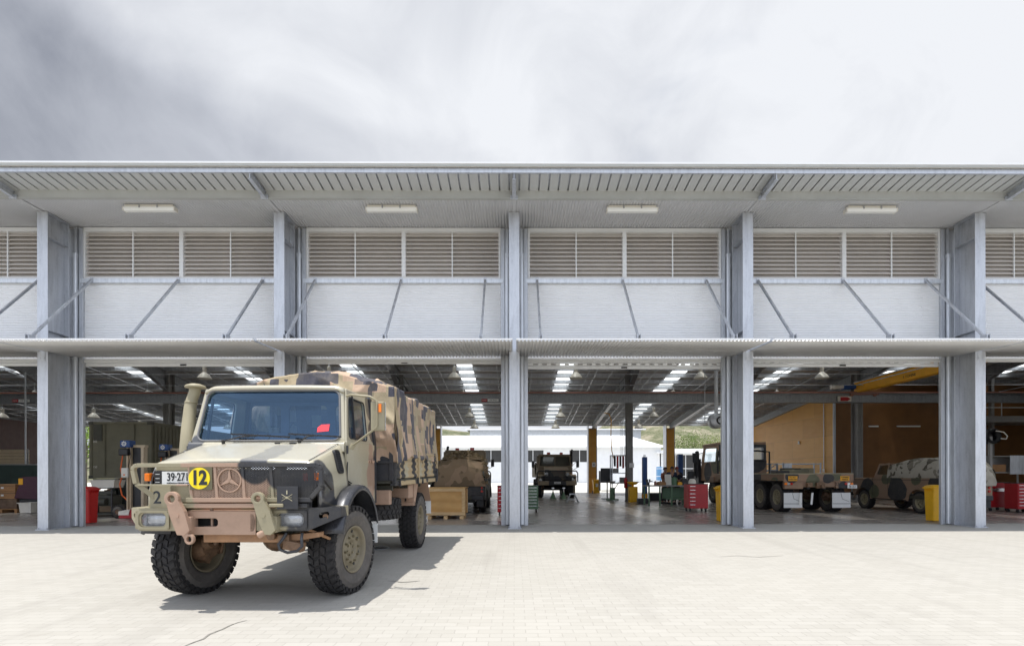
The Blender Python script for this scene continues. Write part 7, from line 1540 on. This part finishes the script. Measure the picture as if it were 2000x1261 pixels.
# ================================================================== beyond the rear openings
def far_building(name, label, x0, x1, y0, y1, ze, zr, wins_, m_wall='white', roofm='white'):
    t = thing(name, label, 'building', ((x0 + x1) / 2, y0, 0)); ox = (x0 + x1) / 2; a, b = x0 - ox, x1 - ox; d = y1 - y0
    MB().box(a, b, 0, d, 0, ze).build('wall', m_wall, t)
    m = MB(); e = 0.9; hy = d / 2; m.add([(a - e, -e, ze - 0.05), (b + e, -e, ze - 0.05), (b - 4, hy, zr), (a + 4, hy, zr), (b + e, d + e, ze - 0.05), (a - e, d + e, ze - 0.05)], [(0, 1, 2, 3), (3, 2, 4, 5), (1, 4, 2), (0, 3, 5), (0, 5, 4, 1)]); m.build('roof', roofm, t)
    MB().box(a - e, b + e, -e - 0.12, -e, ze - 0.22, ze + 0.02).build('gutter', 'white', t)
    for (w0, w1, zb_, zt_) in wins_:
        w = MB().box(w0 - ox, w1 - ox, -0.02, 0.0, zb_, zt_).build('window', 'gap', t); n = max(1, int((w1 - w0) / 1.4)); m = MB()
        for i in range(n + 1): x = w0 - ox + (w1 - w0) * i / n; m.box(x - 0.05, x + 0.05, -0.06, -0.02, zb_, zt_)
        m.build('mullion', 'white', w)
    return t
D = 95
far_building('white_office', 'long white building with a pale roof and dark window strip behind the workshop', -32, X(1291, D), D, D + 22, Z(872, D), Z(850, D + 11), [(X(872, D), X(900, D), Z(902, D), Z(879, D)), (X(938, D), X(980, D), Z(902, D), Z(879, D)), (X(1020, D), X(1062, D), Z(902, D), Z(879, D)), (X(1112, D), X(1152, D), Z(902, D), Z(879, D)), (X(700, D), X(760, D), Z(902, D), Z(879, D))])
D = 120
far_building('grey_hall', 'grey hall rising behind the long white building', X(918, D), X(1252, D), D, D + 20, Z(838, D), Z(834, D), [], mat('pale grey cladding', (0.42, 0.44, 0.46), 0.6), mat('grey roofing', (0.4, 0.41, 0.42), 0.5))
D = 85
far_building('low_white_shed', 'low white shed with a dark open front, right of the timber pier with the people', X(1322, D), X(1520, D), D + 10, D + 24, Z(878, D), Z(866, D), [(X(1335, D), X(1400, D), 0.6, Z(884, D))])
# distant fence, blue drum and trees
t = thing('yard_fence', 'low white rail fence in the rear yard', 'fence', (X(1240, 60), 60, 0)); m = MB()
for z in (1.2, 2.1): m.box(-1, 12, 0, 0.05, z, z + 0.06)
m.build('fence_rail', 'white', t); m = MB()
for i in range(7): m.box(-1 + i * 2.1, -0.94 + i * 2.1, 0.05, 0.1, 0, 2.4)
m.build('fence_post', 'white', t)
tag(MB().box(-0.8, 0.8, -0.5, 0.5, 0, 2.0).build('blue_skip', mat('faded blue skip', (0.10, 0.25, 0.45), 0.6), None, (X(1294, 75), 75, 0.6), bevel=0.05), 'blue skip in the yard beyond the three people', 'skip')
def tree(label, x, y, h, r, seed, col=(0.10, 0.16, 0.035)):
    t = thing('tree', label, 'tree', (x, y, 0), 0, 'trees beyond the workshop'); rnd = random.Random(seed)
    m = MB(); m.tube([(0, 0, -0.6), (0.05, 0, h * 0.25), (0.12, 0.1, h * 0.55), (0.1, 0, h * 0.8)], [0.22, 0.17, 0.11, 0.04], 8)
    tips = []
    for i in range(9):
        a = rnd.uniform(0, 6.28); z0 = h * rnd.uniform(0.25, 0.6); L = r * rnd.uniform(0.6, 1.0); p = (L * math.cos(a), L * math.sin(a), z0 + h * rnd.uniform(0.12, 0.3)); m.tube([(0.08, 0, z0), (p[0] * 0.5, p[1] * 0.5, (z0 + p[2]) / 2 + 0.2), p], [0.08, 0.05, 0.02], 6); tips.append(p)
    m.build('trunk', mat('grey bark', (0.13, 0.11, 0.09), 0.9, 0, 0.3, 5), t)
    tips += [(0, 0, h * 0.85), (r * 0.3, 0, h * 0.75), (-r * 0.3, 0.2, h * 0.7)]
    m = MB()
    for i in range(4200):
        c = rnd.choice(tips); q = Vector((rnd.gauss(0, 1), rnd.gauss(0, 1), rnd.gauss(0, 0.7))) * (r * 0.26); p = Vector(c) + q; s = rnd.uniform(0.10, 0.24)
        u = Vector((rnd.uniform(-1, 1), rnd.uniform(-1, 1), rnd.uniform(-1, 1))).normalized(); v = u.cross(Vector((rnd.uniform(-1, 1), rnd.uniform(-1, 1), rnd.uniform(-1, 1)))).normalized(); m.add([p - u * s, p + v * s * 0.5, p + u * s, p - v * s * 0.5], [(0, 1, 2, 3)])
    mm, nt, b = _mat('leaves'); tt = NT(nt); c = tt.ramp(tt.noise(0.9, 4, 0.6), [(0.35, tuple(k * 0.6 for k in col)), (0.65, tuple(k * 1.5 for k in col))]); nt.links.new(c, b.inputs['Base Color']); b.inputs['Roughness'].default_value = 0.6
    tl = nt.nodes.new('ShaderNodeBsdfTranslucent'); nt.links.new(c, tl.inputs[0]); mx = nt.nodes.new('ShaderNodeMixShader'); mx.inputs[0].default_value = 0.35; nt.links.new(b.outputs[0], mx.inputs[1]); nt.links.new(tl.outputs[0], mx.inputs[2]); nt.links.new(mx.outputs[0], nt.nodes['Material Output'].inputs[0])
    m.build('crown', mm, t); return t
tree('bright green tree showing between the left column and the olive container', X(166, 62), 62, 8.5, 4.2, 1, (0.20, 0.30, 0.05))
tree('bright green tree glimpsed between the olive container and the snorkel', X(338, 66), 66, 7.0, 3.8, 2, (0.20, 0.28, 0.05))
tree('rounded green tree on the slope above the low white shed, left of the dark cab', X(1352, 130), 130, 12, 6, 3, (0.14, 0.20, 0.05))
tree('paler green tree on the slope above the low white shed, seen beside the cab roof', X(1392, 125), 125, 11, 6.5, 4, (0.20, 0.25, 0.07))

# ================================================================== more workshop clutter
t = thing('hanging_cables', 'bundle of thin vertical cables beside the middle column above the spill station', 'cables', (X(1224, 26.9), 26.9, 0)); m = MB()
for i, dx in enumerate((-0.30, -0.22, -0.1, 0.04, 0.12)): m.cyl((dx, 0.05 * i, 2.4), (dx, 0.05 * i, 6.5), 0.012, n=5)
m.build('cable', 'galv', t)
t = thing('gas_trolley', 'dark gas bottle trolley in the shade between the red bin and the column lift', 'trolley', (X(232, 18.2), 18.2, 0)); m = MB()
for dx in (-0.13, 0.13): m.lathe([(0.0, 1.25), (0.05, 1.22), (0.11, 1.1), (0.115, 1.0), (0.115, 0.08), (0, 0.08)], 16, (dx, 0, 0))
m.build('gas_bottle', 'dgreen', t); m = MB(); m.box(-0.3, 0.3, -0.15, 0.15, 0.04, 0.08); m.tube([(-0.28, 0.15, 0.1), (-0.28, 0.2, 1.3), (0.28, 0.2, 1.3), (0.28, 0.15, 0.1)], 0.015, 6); m.build('trolley_frame', 'steel_in', t)
t = thing('mobile_bench', 'low dark steel bench with engine parts under the container trailer', 'bench', (X(212, 19.6), 19.6, 0)); m = MB(); m.box(-0.6, 0.6, -0.3, 0.3, 0.72, 0.76); m.box(-0.6, 0.6, -0.3, 0.3, 0.25, 0.28)
for x in (-0.57, 0.57): m.box(x - 0.025, x + 0.025, -0.28, -0.23, 0, 0.72)
m.build('bench_frame', 'steel_in', t); m = MB(); rnd = random.Random(5)
for i in range(12): m.obox((rnd.uniform(-0.5, 0.5), rnd.uniform(-0.2, 0.2), 0.80 + (0 if i % 2 else -0.47)), (rnd.uniform(0.08, 0.22), 0.12, rnd.uniform(0.06, 0.16)), (0, 0, rnd.uniform(0, 1)))
m.build('engine_parts', 'gear', t)
def drum(label, x, y, m_):
    t = thing('oil_drum', label, 'drum', (x, y, 0)); m = MB(); m.lathe([(0.0, 0.0), (0.285, 0.0), (0.29, 0.02), (0.285, 0.04), (0.285, 0.28), (0.295, 0.30), (0.285, 0.32), (0.285, 0.56), (0.295, 0.58), (0.285, 0.60), (0.285, 0.85), (0.292, 0.87), (0.285, 0.89), (0.27, 0.87), (0, 0.87)], 28); m.build('drum_body', m_, t); MB().cyl((0.15, 0, 0.87), (0.15, 0, 0.9), 0.03, n=10).build('drum_bung', 'chrome', t)
for i, (px, D, w_, h_) in enumerate(((1255, 24.6, 0.5, 0.25), (1282, 27.5, 0.8, 0.4))):
    tag(MB().box(-w_ / 2, w_ / 2, -0.2, 0.2, 0, h_).build('equipment_case', 'black', None, (X(px, D), D, 0), bevel=0.03), ('low black case on the floor left of the work table legs', 'wide black case on the floor behind the work table')[i], 'case')
t = thing('wheel_balancer', 'tall dark machine standing right of the people, against the flatbed cab', 'machine', (X(1346, 25.2), 25.2, 0)); m = MB(); m.box(-0.3, 0.3, -0.3, 0.3, 0, 1.0); m.box(-0.05, 0.25, 0.0, 0.3, 1.0, 1.55); m.build('machine_body', 'black', t, bevel=0.03); MB().box(-0.18, 0.18, -0.32, -0.30, 0.6, 0.85).build('machine_panel', 'steel_in', t)
t = thing('red_drum_stack', 'small red fire extinguisher on a post right of the grey shelving', 'fire extinguisher', (X(1222, 26.4), 26.4, 0)); t.name = 'fire_extinguisher'; m = MB(); m.lathe([(0, 1.25), (0.03, 1.24), (0.085, 1.15), (0.085, 0.7), (0, 0.7)], 16); m.build('cylinder', 'red', t); m = MB(); m.cyl((0, 0.05, 0), (0, 0.05, 1.4), 0.02, n=6); m.tube([(0, 0, 1.25), (0.06, -0.03, 1.28), (0.1, -0.03, 1.0)], 0.01, 5); m.build('hose', 'black', t)
# straps, chains and small gear on the flatbed
for i, (x, y, w_, h_, mm, lab) in enumerate(((-0.75, 1.2, 0.5, 0.10, 'black', 'flat black pack lying on the flatbed, left side'), (-0.05, 1.4, 0.8, 0.14, 'olive', 'long olive box lying on the flatbed in the middle'), (0.5, 3.0, 0.4, 0.22, 'olive_d', 'dark box farther up the flatbed'))):
    tag(MB().box(-w_ / 2, w_ / 2, -0.25, 0.25, 0, h_).build('load_box', mm, None, (X(1598, 18.2) + x, 18.2 + y, 1.422), bevel=0.03), lab, 'box')

for i, (pa, pb) in enumerate(((1697, 1716), (1752, 1798))):
    x0, x1 = X(pa, 28.85), X(pb, 28.85); t = thing('strip_light', ('short unlit strip light on the dark timber wall beside the middle column', 'long unlit strip light on the dark timber wall above the covered jeep')[i], 'light', ((x0 + x1) / 2, 28.84, Z(835, 28.85)))
    MB().box(-(x1 - x0) / 2, (x1 - x0) / 2, 0, 0.05, 0.03, 0.10).build('housing', 'galv_bright', t); MB().box(-(x1 - x0) / 2 + 0.03, (x1 - x0) / 2 - 0.03, -0.03, -0.002, 0.02, 0.08).build('diffuser', 'diffuser', t)
t = thing('wall_conduit', 'thin grey conduit with small switches running down the bright timber wall', 'conduit', (18.02, 29.7, 0)); MB().box(-0.03, 0.0, -0.02, 0.02, 1.6, rz_(29.7) - 0.6).build('conduit_tube', 'galv', t)
for y, z in ((0.0, 1.5), (2.6, 3.3)): MB().box(-0.05, 0.0, y - 0.07, y + 0.07, z, z + 0.2).build('switch', 'paper', t)
for o in bpy.data.objects:
    if '_o' in o: del o['_o']
